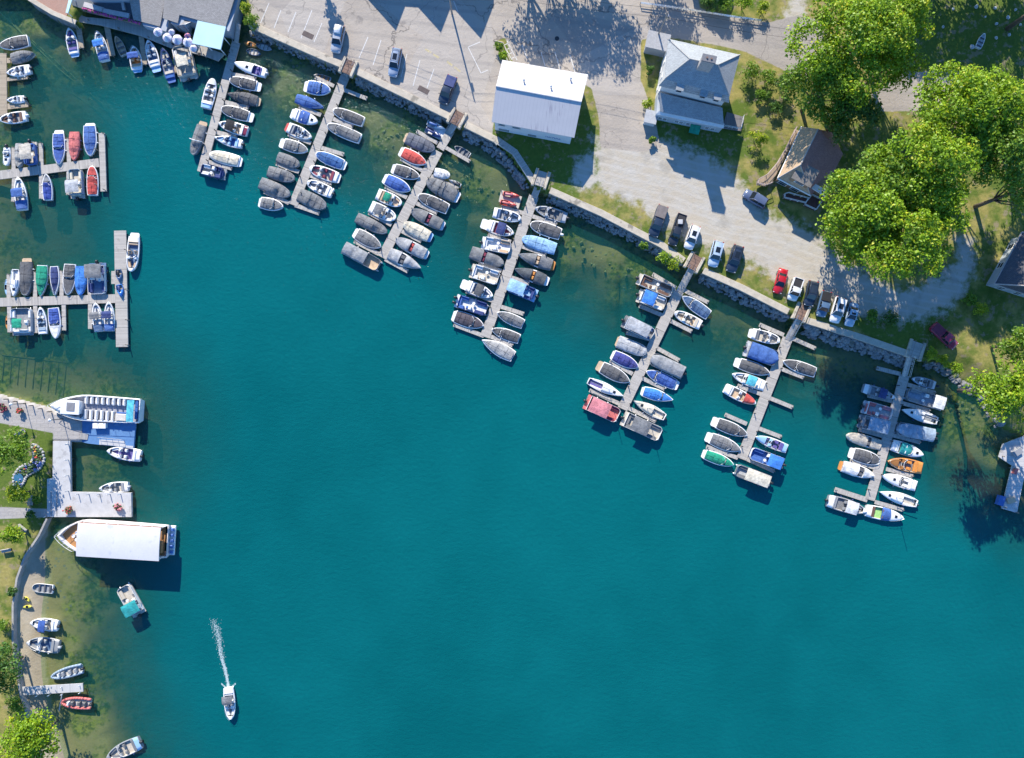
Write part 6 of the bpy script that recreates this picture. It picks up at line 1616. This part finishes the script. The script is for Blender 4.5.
V('suv','C1',(633,337),(657,213),46,'bluegrey','grey blue car with dark sunroof in the middle of the parking lot',sunroof=True,rack=True)
V('pickup','C1',(856,458),(902,338),52,'navy','dark navy pickup at the seawall left of the boathouse',bed='navy')
V('pickup','C2',(83,292),(150,98),74,'navy','dark pickup with brown covered bed, leftmost on gravel lot',bed='taupe')
V('pickup','C2',(203,348),(270,152),64,'dark','near black pickup with a pale load, second on gravel lot',cargo=True)
V('suv','C2',(305,370),(357,224),66,'white','white car with sunroof beside the brown slatted landing',sunroof=True)
V('suv','C2',(460,482),(502,322),70,'sky','pale blue grey car with sunroof right of the slatted landing',sunroof=True)
V('suv','C2',(574,518),(628,350),74,'navy','dark navy car with roof rack, rightmost before the red car',rack=True,sunroof=True)
V('sedan','C2',(870,652),(912,498),62,'red','bright red car parked on the grass at the seawall')
V('pickup','C3',(213,405),(250,293),54,'white','white pickup with a black bed load at the seawall',cargo=False)
V('suv','C3',(298,434),(324,308),54,'navy','dark blue car right of the white pickup',rack=True)
V('pickup','C3',(360,488),(392,360),52,'blue','blue pickup with black bed in tree shade',bed='black')
V('suv','C3',(428,518),(464,390),56,'white','white car with long dark sunroof in tree shade',sunroof=True)
V('sedan','C3',(503,536),(532,418),50,'sky','pale blue car, rightmost of the row at the seawall',sunroof=True)
V('van','C2',(662,12),(798,92),62,'violet','dark grey blue van parked below the brown house')
V('pickup','PX',(956.5,347),(933.5,325.5),10.5,'maroon','dark red pickup on the grass near the right landing',bed='maroon',crew=True)

# ================================================================ plants
def leaf_mat(name, a, b, c):
    T = NT(name); T.n.remove(T.bsdf); tone = T.attr('tone')
    col = T.mix(T.step(tone, 0, .6), a, b); col = T.mix(T.step(tone, .62, 1.0), col, c)
    d = T.node('ShaderNodeBsdfDiffuse'); T.put(d.inputs[0], col); tl = T.node('ShaderNodeBsdfTranslucent'); T.put(tl.inputs[0], T.mix(.35, col, (.30,.36,.03)))
    m = T.node('ShaderNodeMixShader'); m.inputs[0].default_value = .36; T.l.new(d.outputs[0], m.inputs[1]); T.l.new(tl.outputs[0], m.inputs[2])
    g = T.node('ShaderNodeBsdfGlossy'); g.inputs['Roughness'].default_value = .5; m2 = T.node('ShaderNodeMixShader'); m2.inputs[0].default_value = .03; T.l.new(m.outputs[0], m2.inputs[1]); T.l.new(g.outputs[0], m2.inputs[2])
    T.l.new(m2.outputs[0], T.out.inputs['Surface']); return T.mat
LF = dict(bright=leaf_mat('leaf_bright', (.14,.26,.010), (.28,.45,.012), (.62,.58,.03)), mid=leaf_mat('leaf_mid', (.085,.19,.014), (.17,.31,.020), (.36,.42,.03)),
          dark=leaf_mat('leaf_dark', (.045,.125,.022), (.09,.21,.030), (.20,.29,.035)), yellow=leaf_mat('leaf_yellow', (.20,.31,.010), (.36,.46,.015), (.62,.55,.035)))
M_BARK = mat('bark', (.14,.11,.085), .95, .35, 3, .6)
def crown_mesh(name, parent, centers, n_per, leaf, m, seed, squash=.75):
    g = np.random.default_rng(seed); V_, T_ = [], []
    for (cx, cy, cz, r) in centers:
        n = int(n_per*max(.5, (r/1.2)**2)); u = g.normal(size=(n, 3)); u /= np.linalg.norm(u, axis=1)[:, None]+1e-9
        u[:, 2] = np.where(u[:, 2] < -.35, -u[:, 2], u[:, 2])
        rad = r*g.uniform(.62, 1.12, n)[:, None]; p = u*rad*np.array([1, 1, squash])+np.array([cx, cy, cz])
        nrm = u*.6+g.normal(size=(n, 3))*.55+np.array([0, 0, .45]); nrm /= np.linalg.norm(nrm, axis=1)[:, None]
        a = np.cross(nrm, g.normal(size=(n, 3))); a /= np.linalg.norm(a, axis=1)[:, None]+1e-9; b = np.cross(nrm, a)
        s = leaf*g.uniform(.6, 1.3, n)[:, None]
        bend = nrm*s*.18
        q = np.stack([p-a*s, p-b*s*.62+bend, p+a*s, p+b*s*.62+bend], 1); V_.append(q.reshape(-1, 3))
        tone = np.clip(g.uniform(.1, .75)+g.normal(size=n)*.16, 0, 1); T_.append(tone)
    co = np.concatenate(V_).astype(np.float32); tn = np.concatenate(T_).astype(np.float32); nq = len(tn)
    me = bpy.data.meshes.new(name); me.vertices.add(nq*4); me.vertices.foreach_set('co', co.ravel()); me.loops.add(nq*4); me.loops.foreach_set('vertex_index', np.arange(nq*4, dtype=np.int32))
    me.polygons.add(nq); me.polygons.foreach_set('loop_start', np.arange(0, nq*4, 4, dtype=np.int32)); me.update(calc_edges=True)
    at = me.attributes.new('tone', 'FLOAT', 'FACE'); at.data.foreach_set('value', tn); me.materials.append(m)
    o = bpy.data.objects.new(name, me); COL.objects.link(o); o.parent = parent; return o
def tree(px, py, rpx, h, kind, label, seed, cat='tree', z0=GN, clump=1.35, n_per=48, leaf=.235, lobes=9, group=None, flat=.55, density=1.0):
    """px, py, rpx: crown as seen; h: height of the crown top above the ground"""
    zc = z0+h*.66; c = W(px, py, zc); r = rpx*S0*(CAMZ-zc)/CAMZ
    t = empty('tree' if cat == 'tree' else cat, (c.x, c.y, z0), 0, label, cat, group)
    rr = random.Random(seed); cs = []
    L = []
    for i in range(lobes):
        a = 2*math.pi*(i+rr.random()*.7)/max(1, lobes-2); d = r*rr.uniform(.42, .70) if i < lobes-2 else r*rr.uniform(0, .25)
        L.append((d*math.cos(a), d*math.sin(a), h*rr.uniform(.50, .70) if i < lobes-2 else h*.74, r*rr.uniform(.30, .46)))
    for (lx, ly, lz, lr) in L:
        nc = max(4, int(density*5.0*(lr/clump)**2*1.2))
        for j in range(nc):
            th = rr.random()*6.283; ph = math.acos(rr.uniform(-.25, 1)); q = lr*rr.uniform(.72, 1.05)
            x, y, z = lx+q*math.sin(ph)*math.cos(th), ly+q*math.sin(ph)*math.sin(th), lz+q*math.cos(ph)*flat
            s = clump*rr.uniform(.55, 1.1)
            cs.append((x, y, min(z, h*1.0), min(s, lr*.8)))
    crown_mesh('crown', t, cs, n_per, leaf, LF[kind], seed)
    if cat == 'tree':
        mb = MB(); r0 = max(.12, h*.022); mb.tube((0,0,-.3), (0,0,h*.35), r0*1.2, r0*.8, 8); mb.tube((0,0,h*.35), (0,0,h*.62), r0*.8, r0*.4, 7)
        for (lx, ly, lz, lr) in L:
            m_ = Vector((lx*.45, ly*.45, h*.42)); mb.tube((0,0,h*.28), m_, r0*.5, r0*.34, 6); mb.tube(m_, (lx*.95, ly*.95, lz), r0*.34, r0*.12, 5)
        mb.build('trunk', M_BARK, t, True)
    else:
        mb = MB()
        for i in range(5): a = i*1.3; mb.tube((0,0,-.1), (r*.4*math.cos(a), r*.4*math.sin(a), h*.6), .04, .02, 4)
        mb.build('stems', M_BARK, t)
    return t
TREES = [
 (852,40,58,20,'bright','big bright green tree at the top, left of the shaded lawn',11),
 (826,88,36,14,'mid','darker green tree overhanging the road end',12),
 (850,112,26,12,'dark','dark green tree behind the brown house',13),
 (893,62,28,15,'bright','bright green crown on the right flank of the top tree',14),
 (960,112,50,23,'bright','large yellow green tree right of the shaded lane',15),
 (1000,150,36,21,'mid','green tree by the right edge above the dark roofed house',16),
 (928,165,46,24,'bright','tall bright tree in the middle of the right grove',17),
 (868,214,48,21,'bright','broad tree overhanging the gravel lot',18),
 (905,238,47,22,'bright','bright tree at the lower end of the grove',19),
 (840,190,20,12,'dark','small dark tree against the brown house',20),
 (1003,392,33,16,'bright','bright tree on the point above the shaded right dock',21),
 (1022,345,22,11,'mid','green tree by the right edge under the dark roofed house',22),
 (1020,190,24,16,'mid','tree at the right edge above the dark roof',24),
 (890,178,34,21,'mid','shaded middle crown between the gravel lot trees',25),
 (938,205,32,21,'bright','right flank crown of the grove above the gravel track',26),
 (993,108,40,22,'bright','bright crown right of the large yellow green tree',27),
 (902,14,34,18,'bright','bright crown cut by the top edge',28),
]
for (x, y, r, h, k, l, s) in TREES: tree(x, y, r, h, k, l, s, group='trees along the north shore', lobes=11 if r > 35 else 8)
for (x, y, r, h, k, l, s) in [(30,741,31,10,'bright','big bright tree at the bottom left corner',31),(10,452,21,8,'mid','round green tree beside the kidney shaped flower bed',32),(17.5,494,10,4.5,'yellow','small yellow green tree at the path junction',33),(12.5,534,10.5,4.5,'bright','small round tree on the lawn beside the bench',34),(-4,672,24,9,'dark','dark shaded tree at the left edge near the beach dock',35)]:
    tree(x, y, r, h, k, l, s, z0=GW, group='trees on the west lawn', clump=.8 if r < 15 else 1.1, n_per=44, leaf=.17 if r < 15 else .22, lobes=8, density=1.8 if r < 15 else 1.2)
# beyond the top edge: the trees whose shade falls on the road and the lawn
for (x, y, r, h, k, l, s) in [(520,-84,30,15,'mid','tree beyond the top edge, left of the driveway',41),(560,-86,32,15,'bright','tree beyond the top edge above the driveway',42),(600,-84,28,15,'mid','tree beyond the top edge, third from left',43),(664,-88,30,13,'dark','tree beyond the top edge above the hip roofed house',44),(905,-86,34,15,'mid','tree beyond the top edge above the shaded lawn',45),(1000,-88,36,15,'bright','rightmost tree beyond the top edge',46),(1062,-10,36,18,'mid','tree beyond the right edge beside the shaded lawn',47),(311,-52,10,9,'mid','slender tree beyond the top edge above the parking lot',48),(1052,110,30,18,'mid','tree beyond the right edge below the lawn',49),(955,-86,36,15,'dark','tree beyond the top edge, second above the shaded lawn',50),(1045,-86,34,15,'mid','tree beyond the top edge, farthest right',51),(930,-48,22,9,'mid','low tree beyond the top edge above the shaded lawn',52),(985,-48,24,9,'dark','low tree beyond the top edge, middle of lawn',53),(1030,-50,24,9,'mid','low tree beyond the top edge, right of lawn',54),(880,-50,24,11,'mid','low tree beyond the top edge beside the big tree',55),(1046,400,30,16,'bright','tree beyond the right edge shading the right dock',56),(545,-55,20,9,'mid','low tree beyond the top edge, left of the driveway',57),(585,-58,20,9,'bright','low tree beyond the top edge above the driveway',58)]:
    tree(x, y, r, h, k, l, s, lobes=11, density=.85, n_per=34)
SHR = [(246,8,6,2.2,'yellow','tall shrub between restaurant and parking lot'),(252,22,8,2.6,'mid','round shrub at the corner of the parking lot wall'),(499,47,5,1.2,'mid','leafy shrub at the top of the narrow planter'),(503.5,56,5,1.2,'bright','leafy shrub in the middle of the narrow planter'),(508,66,4,1.0,'yellow','leafy shrub at the lower end of the narrow planter'),
       (664,258,7,2.0,'bright','left half of the bright bush growing from the seawall'),(673,264,8,2.0,'yellow','right half of the bright bush growing from the seawall'),(643.5,246,4.5,1.5,'mid','small bush growing from the seawall left of the large bush'),
       (757.5,139,10,2.6,'yellow','round yellow green bush beside the hip roofed house'),(752,72,10,2.2,'mid','shrub right of the hip roofed house, nearest the road'),(768,78,10,2.4,'mid','shrub bordering the garden path'),(784,84,11,3,'dark','large shrub at the foot of the road tree'),(762,96,8,1.6,'mid','low shrub inside the garden'),(775,108,7,1.6,'dark','dark shrub at the garden path end'),
       (724,5,9,2.5,'mid','shrub behind the guard rail'),(745,3,10,2.8,'bright','large bright shrub behind the guard rail'),(764,8,7,2,'yellow','yellowish shrub behind the guard rail near the track'),(710,3,8,2.4,'dark','dark shrub behind the guard rail'),
       (931,354,7,1.2,'yellow','yellow green shrub right of the grey landing'),(943,361,8,1.3,'yellow','bright shrub on the bank right of the landing'),(956,369,8,1.3,'bright','low shrub on the bank above the rocks'),(890,318,8,1.0,'dark','low shaded shrub behind the seawall'),(872,315,7,.9,'mid','low shrub at the seawall in tree shade'),
       (982,310,9,1.8,'yellow','yellow shrub below the dark roofed house'),(970,300,7,1.6,'mid','shrub at the bend of the gravel track'),(650,70,5,1.4,'dark','dark shrub at the west wall of the hip roofed house'),(652,140,4,1.2,'mid','little shrub at the front corner of the hip roofed house'),(648,104,5,1.2,'yellow','yellow shrub beside the driveway'),
       (31,514,5,1.6,'dark','small dark shrub beside the garden wall'),(36,500,4,1.3,'mid','small shrub beside the quay'),(4,625,7,1.8,'mid','shrub at left edge of the west lawn'),(8,650,8,2.0,'dark','dark shrub above the beach dock'),(16,705,9,2.0,'mid','shrub below the beach dock'),(12,592,5,1.2,'dark','small dark shrub on the west lawn')]
for i, (x, y, r, h, k, l) in enumerate(SHR):
    tree(x, y, r, h, k, l, 100+i, 'shrub', GW if x < 60 else GN, .6, 46, .135, 7, 'shrubs around the marina', 1.3)
# flower bed on the west lawn
p = W(31,466,GW); t = empty('flower_bed', (p.x, p.y, GW), 0, 'kidney shaped flower bed with stone edging and small pond', 'flower bed')
ctr = [(35,447),(38.5,452),(39.5,459),(36,465),(29.5,468.5),(23,472),(19.5,478),(18.5,484)]; wd2 = [2.5,4.5,5.3,5.4,5.2,5.4,6,4.5]
Cp = [W(x, y, GW) for x, y in ctr]; Lf, Rt = [], []
for i, q in enumerate(Cp):
    a = Cp[max(0, i-1)]; b = Cp[min(len(Cp)-1, i+1)]; d = (b-a).normalized(); n = Vector((-d.y, d.x, 0))*wd2[i]*S0; Lf.append(q+n); Rt.append(q-n)
e0 = Cp[0]+(Cp[0]-Cp[1]).normalized()*.6; e1 = Cp[-1]+(Cp[-1]-Cp[-2]).normalized()*.9
mb = MB(); mb.grid([[(a.x, a.y, GW+.12), ((a.x+b.x)/2, (a.y+b.y)/2, GW+.25), (b.x, b.y, GW+.12)] for a, b in zip(Lf, Rt)], 0, False); rel(mb.build('soil', mat('soil', (.07,.055,.04), .95, .3, 3), t), t)
ring = Lf+[e1]+Rt[::-1]+[e0]; mb = MB()
for a, b in zip(ring, ring[1:]+ring[:1]):
    n = max(2, int((b-a).length/.45))
    for i in range(n):
        q = a+(b-a)*(i+.5)/n; mb.box((q.x, q.y, GW+.14), (.42,.40,.30), random.random()*3, 0, .08)
rel(mb.build('stone_edging', mat('edging_stone', (.42,.41,.40), .9, .25, 2), t), t)
rr = random.Random(9); mbs = dict(foliage=(MB(), mat('bed_leaves', (.05,.10,.03), .8, .4, 4)), red_flowers=(MB(), mat('red_petals', (.45,.06,.04), .7)), yellow_flowers=(MB(), mat('yellow_petals', (.60,.42,.04), .7)), blue_flowers=(MB(), mat('blue_petals', (.18,.20,.45), .7)))
for i in range(260):
    k = rr.random()*(len(Cp)-1.001); j = int(k); q = Cp[j].lerp(Cp[j+1], k-j); off = rr.uniform(-.8, .8); d = (Lf[j]-Cp[j]); q = q+d*off; s = rr.uniform(.10,.30)
    if k > 5.2 and rr.random() < .8: continue
    key = rr.choices(['foliage','red_flowers','yellow_flowers','blue_flowers'], [6, 1.2 if k < 2 else .2, 1.6 if k < 3 else .4, 1.2 if k > 2 else .2])[0]; mbs[key][0].dome((q.x, q.y, GW+.15), s, s, s*1.2, 6, 3)
for kx, (m_, mm) in mbs.items(): rel(m_.build(kx, mm, t, True), t)
mb = MB(); mb.tube((Cp[6].x, Cp[6].y, GW+.1), (Cp[6].x, Cp[6].y, GW+.27), .85, n=16); mb.tube((Cp[7].x, Cp[7].y, GW+.1), (Cp[7].x, Cp[7].y, GW+.26), .5, n=14); rel(mb.build('pond', mat('pond_water', (.05,.16,.26), .1, .2, 2), t), t)

# ================================================================ street furniture, poles, markings
def bench(px, py, ang, label, z0=GW):
    p = W(px, py, z0); t = empty('bench', (p.x, p.y, z0), math.radians(ang), label, 'bench'); m = mat('bench_wood', (.45,.42,.38), .8)
    for n_, c, s in (('seat', (0,0,.45), (1.7,.5,.07)), ('backrest', (0,.28,.75), (1.7,.08,.5))): mb = MB(); mb.box(c, s, 0, 0, .01); mb.build(n_, m, t)
    for x in (-.7, .7): mb = MB(); mb.box((x, 0, .21), (.1,.45,.42), 0, 0, .01); mb.build('leg', M_DARK, t)
bench(22.5,433,35,'pale bench on the lawn under the promenade'); bench(24.5,527.5,-40,'pale bench on the lawn beside the small round tree'); bench(33.5,500,85,'pale bench beside the quay'); bench(8,550,10,'grey bench alone on the west lawn')
def lamp(px, py, h, label, z0=GW):
    p = W(px, py, z0); t = empty('street_lamp', (p.x, p.y, z0), 0, label, 'street lamp')
    mb = MB(); mb.tube((0,0,0), (0,0,h), .07, .05, 8); mb.tube((0,0,0), (0,0,.5), .13, .1, 8); mb.build('post', M_DARK, t)
    mb = MB(); mb.tube((0,0,h), (0,0,h+.45), .14, .2, 8); mb.tube((0,0,h+.45), (0,0,h+.62), .26, .04, 8); mb.build('lantern', M_TRIM, t)
lamp(25.5,403.5,3.2,'lamp post on the promenade nearest the left edge'); lamp(62.5,419,3.0,'lamp post on the promenade nearest the tour boat')
for i, (x, y) in enumerate(((8,399),(17,401.5),(33,405.5),(42,408.5),(51,411.5))):
    p = W(x, y, GW); mb = MB(); mb.tube((0,0,-.1), (0,0,1.0), .11, .1, 8); mb.dome((0,0,1.0), .12, .12, .08, 8, 3); o = mb.build('bollard', M_POST); o.location = p; tag(o, ['bollard nearest the left edge','second bollard from left','third bollard from left','fourth bollard from left','bollard nearest the tour boat bow'][i]+' along the promenade edge', 'bollard', 'bollards along the promenade')
def planter(px, py, label, cols, z0=GW, r=.45):
    p = W(px, py, z0); t = empty('flower_pot', (p.x, p.y, z0), 0, label, 'flower pot'); mb = MB(); mb.tube((0,0,0), (0,0,.55), r*.7, r, 12); mb.build('pot', mat('clay_pot', (.30,.14,.10), .8), t)
    rr = random.Random(int(px)); a, b = MB(), MB()
    for i in range(26): q = rr.random()*6.28; d = r*1.3*math.sqrt(rr.random()); (a if rr.random() < .6 else b).dome((d*math.cos(q), d*math.sin(q), .5+rr.random()*.3), .16, .16, .2, 6, 3)
    a.build('flowers', mat('petal_'+cols, FAB[cols], .7, .3, 5), t); b.build('leaves', mat('bed_leaves', (.05,.10,.03), .8, .4, 4), t)
planter(70,509.5,'red flower pot on the quay near the wooden tour boat bow','red',r=.65); planter(119.5,507,'pink flower pot at the outer end of the quay','pink',r=.6); planter(5,408,'dark round planter at the left end of the promenade','maroon',r=.6)
planter(22,410.5,'small red flower pot on the promenade','red',r=.4)
def pole(px, py, h, label, arms=True, z0=GN):
    p = W(px, py, z0); t = empty('utility_pole', (p.x, p.y, z0), 0, label, 'utility pole'); mb = MB(); mb.tube((0,0,-.3), (0,0,h), .17, .11, 8); mb.build('post', mat('pole_timber', (.34,.30,.26), .9, .25, 3), t)
    if arms: mb = MB(); mb.box((0,0,h-.5), (.12,2.2,.12), .3, 0, .01); mb.build('crossarm', M_POST, t); mb = MB(); mb.tube((.28,0,h-1.9), (.28,0,h-1.1), .2, n=8); mb.build('transformer', M_ALU, t)
    return Vector((p.x, p.y, z0+h-.4))
a = pole(452,13.5,9.4,'utility pole at the top of the parking lot'); b = pole(655.5,41,9.5,'leaning looking pale utility pole beside the hip roofed house')
c_ = pole(318,-34,9.5,'utility pole beyond the top edge above the parking lot'); c2 = pole(838,66,9.0,'utility pole hidden among the trees at the road end', False)
for i, (u, v) in enumerate(((c_, a), (a, b), (b, c2))):
    mb = MB()
    for off in (-.7, .7):
        pr = None
        for k in range(13):
            f = k/12; q = u.lerp(v, f)+Vector((0, off, -1.6*4*f*(1-f)*.5))
            if pr is not None: mb.tube(pr, q, .022, n=4)
            pr = q
    o = mb.build('power_line', M_RUBBER); tag(o, ['power line over the left part of the parking lot','power line from parking lot to the house pole','power line crossing the hip roofed house'][i], 'power line')
# guard rail along the upper road
t = empty('guard_rail', W(700,12,GN), 0, 'pale steel guard rail along the top of the road', 'guard rail')
P = [W(x, y, GN) for x, y in ((640,4.5),(690,11.5),(734,18.5),(760,22))]; mb = MB()
for q, s in zip(P, P[1:]):
    for z in (.45, .75): mb.tube(q+Vector((0,0,z)), s+Vector((0,0,z)), .07, n=5)
mb2 = MB()
for q, s in zip(P, P[1:]):
    for i in range(4): w_ = q.lerp(s, i/4); mb2.tube(w_, w_+Vector((0,0,.8)), .06, n=5)
rel(mb.build('rail', M_ALU, t), t); rel(mb2.build('post', M_POST, t), t)
# painted parking lines and worn lettering
mk = MB(); mky = MB(); zl = GN+.006
def line(m_, a, b, w=.13):
    A = W(a[0], a[1], zl); B = W(b[0], b[1], zl); d = (B-A).normalized(); n = Vector((-d.y, d.x, 0))*w/2; m_.add([A-n, B-n, B+n, A+n], [(0,1,2,3)])
for a, b in (((269,3),(260.5,23)),((281,10),(274,28)),((296,12),(288,32)),((312,10),(301,38)),((322,23),(314,42)),((368,37),(359,58)),((381,40),(373,65)),((407,54),(401,77)),((420,60),(413,86)),((434,69),(427,88)),((501,48),(508,61)),((468,47),(481,73)),((468,47),(480,42)),((481,73),(488,70)),
             ((522,45),(527,58)),((541,52),(545,66)),((555,52),(560,69)),((570,55),(575,72)),((503,43),(512,60)),((507,41),(517,60)),((453.5,1),(458,12))): line(mk, a, b)
for k in range(4): line(mk, (504+k*2.4,45+k*4.5), (509+k*2.4,43+k*4.5), .12)
rr = random.Random(2)
for (x0, y0), (x1, y1) in (((426,48.5),(440,57.5)),((447.5,61),(461,71))):   # two lines of yellow lettering worn beyond reading
    n = 9
    for i in range(n):
        if i == 4: continue
        x = x0+(x1-x0)*i/n; y = y0+(y1-y0)*i/n; line(mky, (x, y), (x-.7, y+1.9), .10); kx = rr.random()
        if kx < .7: line(mky, (x, y), (x+.9, y+.6), .09)
        if kx > .3: line(mky, (x-.35, y+.95), (x+.5, y+1.5), .09)
        if kx > .5: line(mky, (x+.9, y+.6), (x+.3, y+2.4), .09)
M_PAINT = mat('worn_white_paint', (.62,.61,.58), .8, .15, 4, spots=((.34,.32,.30), 3.0, .60)); M_PAINTY = mat('worn_yellow_paint', (.62,.52,.26), .8, .15, 4, spots=((.34,.32,.28), 4.0, .58))
tag(mk.build('road_markings', M_PAINT), kind='structure'); tag(mky.build('yellow_lettering', M_PAINTY), kind='structure')
for (x, y, a, l) in ((308,35,-25,'left drain grate at the parking lot wall'),(423.5,90,-28,'right drain grate at the parking lot wall')):
    p = W(x, y, GN); mb = MB(); mb.box((0,0,.012), (2.0,.9,.024), 0, 0, .004); o = mb.build('drain_grate', planks('grate_iron', (.13,.10,.09), .12)); o.location = p; o.rotation_euler = (0,0,math.radians(a)); tag(o, l, 'drain')
p = W(557,38.5,GN); mb = MB(); mb.tube((0,0,0), (0,0,.02), .4, n=14); o = mb.build('manhole_cover', M_DARK); o.location = p; tag(o, 'dark manhole cover in the leafy shade of the road', 'manhole cover')
# planter kerb by the boathouse
P = [W(x, y, GN) for x, y in ((495,41),(503,43),(513,68),(508,71))]; mb = MB()
for q, s in zip(P, P[1:]): c = (q+s)/2; d = s-q; mb.box((c.x, c.y, GN+.08), (d.length+.1,.16,.3), math.atan2(d.y, d.x), 0, .02)
tag(mb.build('kerb', M_CONC), kind='structure')
# white stones lying on the shaded lawn at the top right
for i, (x, y, s) in enumerate(((912,8,.7),(953,9,.6),(976,7,.6),(995,8,.5),(1015,10,.6),(985,17,.5),(1008,17.5,.6),(996,24,.6),(1020,25,.5),(943,27,.5),(1009,35,.5),(996,38,.6),(925,29,.9),(972,47,.7))):
    o = rocks('garden_stone', [(0,0,.05,s*.55)], mat('pale_stone', (.5,.5,.5), .9)); p = W(x, y, GN); o.location = p
    tag(o, 'pale stone among many scattered over the shaded lawn at top right', 'stone', 'pale stones on the shaded lawn')
# overturned white dinghy among the trees
o = boat('row', 'PX', (977,39), (971,53), 6.5, 'x', hull='white', lin='white', th='dkgrey'); del o['look']; o.location.z = GN; o['label'] = 'white dinghy lying on land between the right trees'; 
p = W(925,29,GN)
# wake behind the moving motorboat
rr = random.Random(8); mb = MB()
T = NT('foam'); T.put(T.bsdf.inputs['Base Color'], (.66,.78,.78)); T.bsdf.inputs['Roughness'].default_value = .9; T.bsdf.inputs['Alpha'].default_value = .34
for i in range(900):
    u = rr.random()**1.5; x = 228.7-u*13.5+1.6*math.sin(u*9)*u; y = 687-u*62; sp_ = (.5+1.6*u)*rr.gauss(0, .8); q = W(x+sp_*.9, y, .012); s = rr.uniform(.03,.15)*(1-.4*u); a = rr.random()*6
    n = 5; mb.add([(q.x+s*math.cos(a+6.283*k/n)*rr.uniform(.6,1), q.y+s*1.5*math.sin(a+6.283*k/n)*rr.uniform(.6,1), .012+rr.random()*.02) for k in range(n)], [tuple(range(n))])
for i in range(500):
    u = rr.random(); x = 228.7-u*15+rr.gauss(0, .9+1.8*u); y = 688-u*70; q = W(x, y, .012); s = rr.uniform(.02,.08); mb.add([(q.x+s*math.cos(6.283*k/5), q.y+s*1.6*math.sin(6.283*k/5), .012+rr.random()*.02) for k in range(5)], [tuple(range(5))])
for sg in (-1, 1):
    for i in range(40): u = rr.random(); q = W(228.5+sg*(2+u*5), 688-u*5+rr.random(), .012); s = rr.uniform(.04,.14); mb.add([(q.x+s*math.cos(6.283*k/5), q.y+s*math.sin(6.283*k/5), .014+rr.random()*.02) for k in range(5)], [tuple(range(5))])
tag(mb.build('wake_foam', T.mat), kind='stuff')
for o in bpy.data.objects:
    if 'look' in o: del o['look']
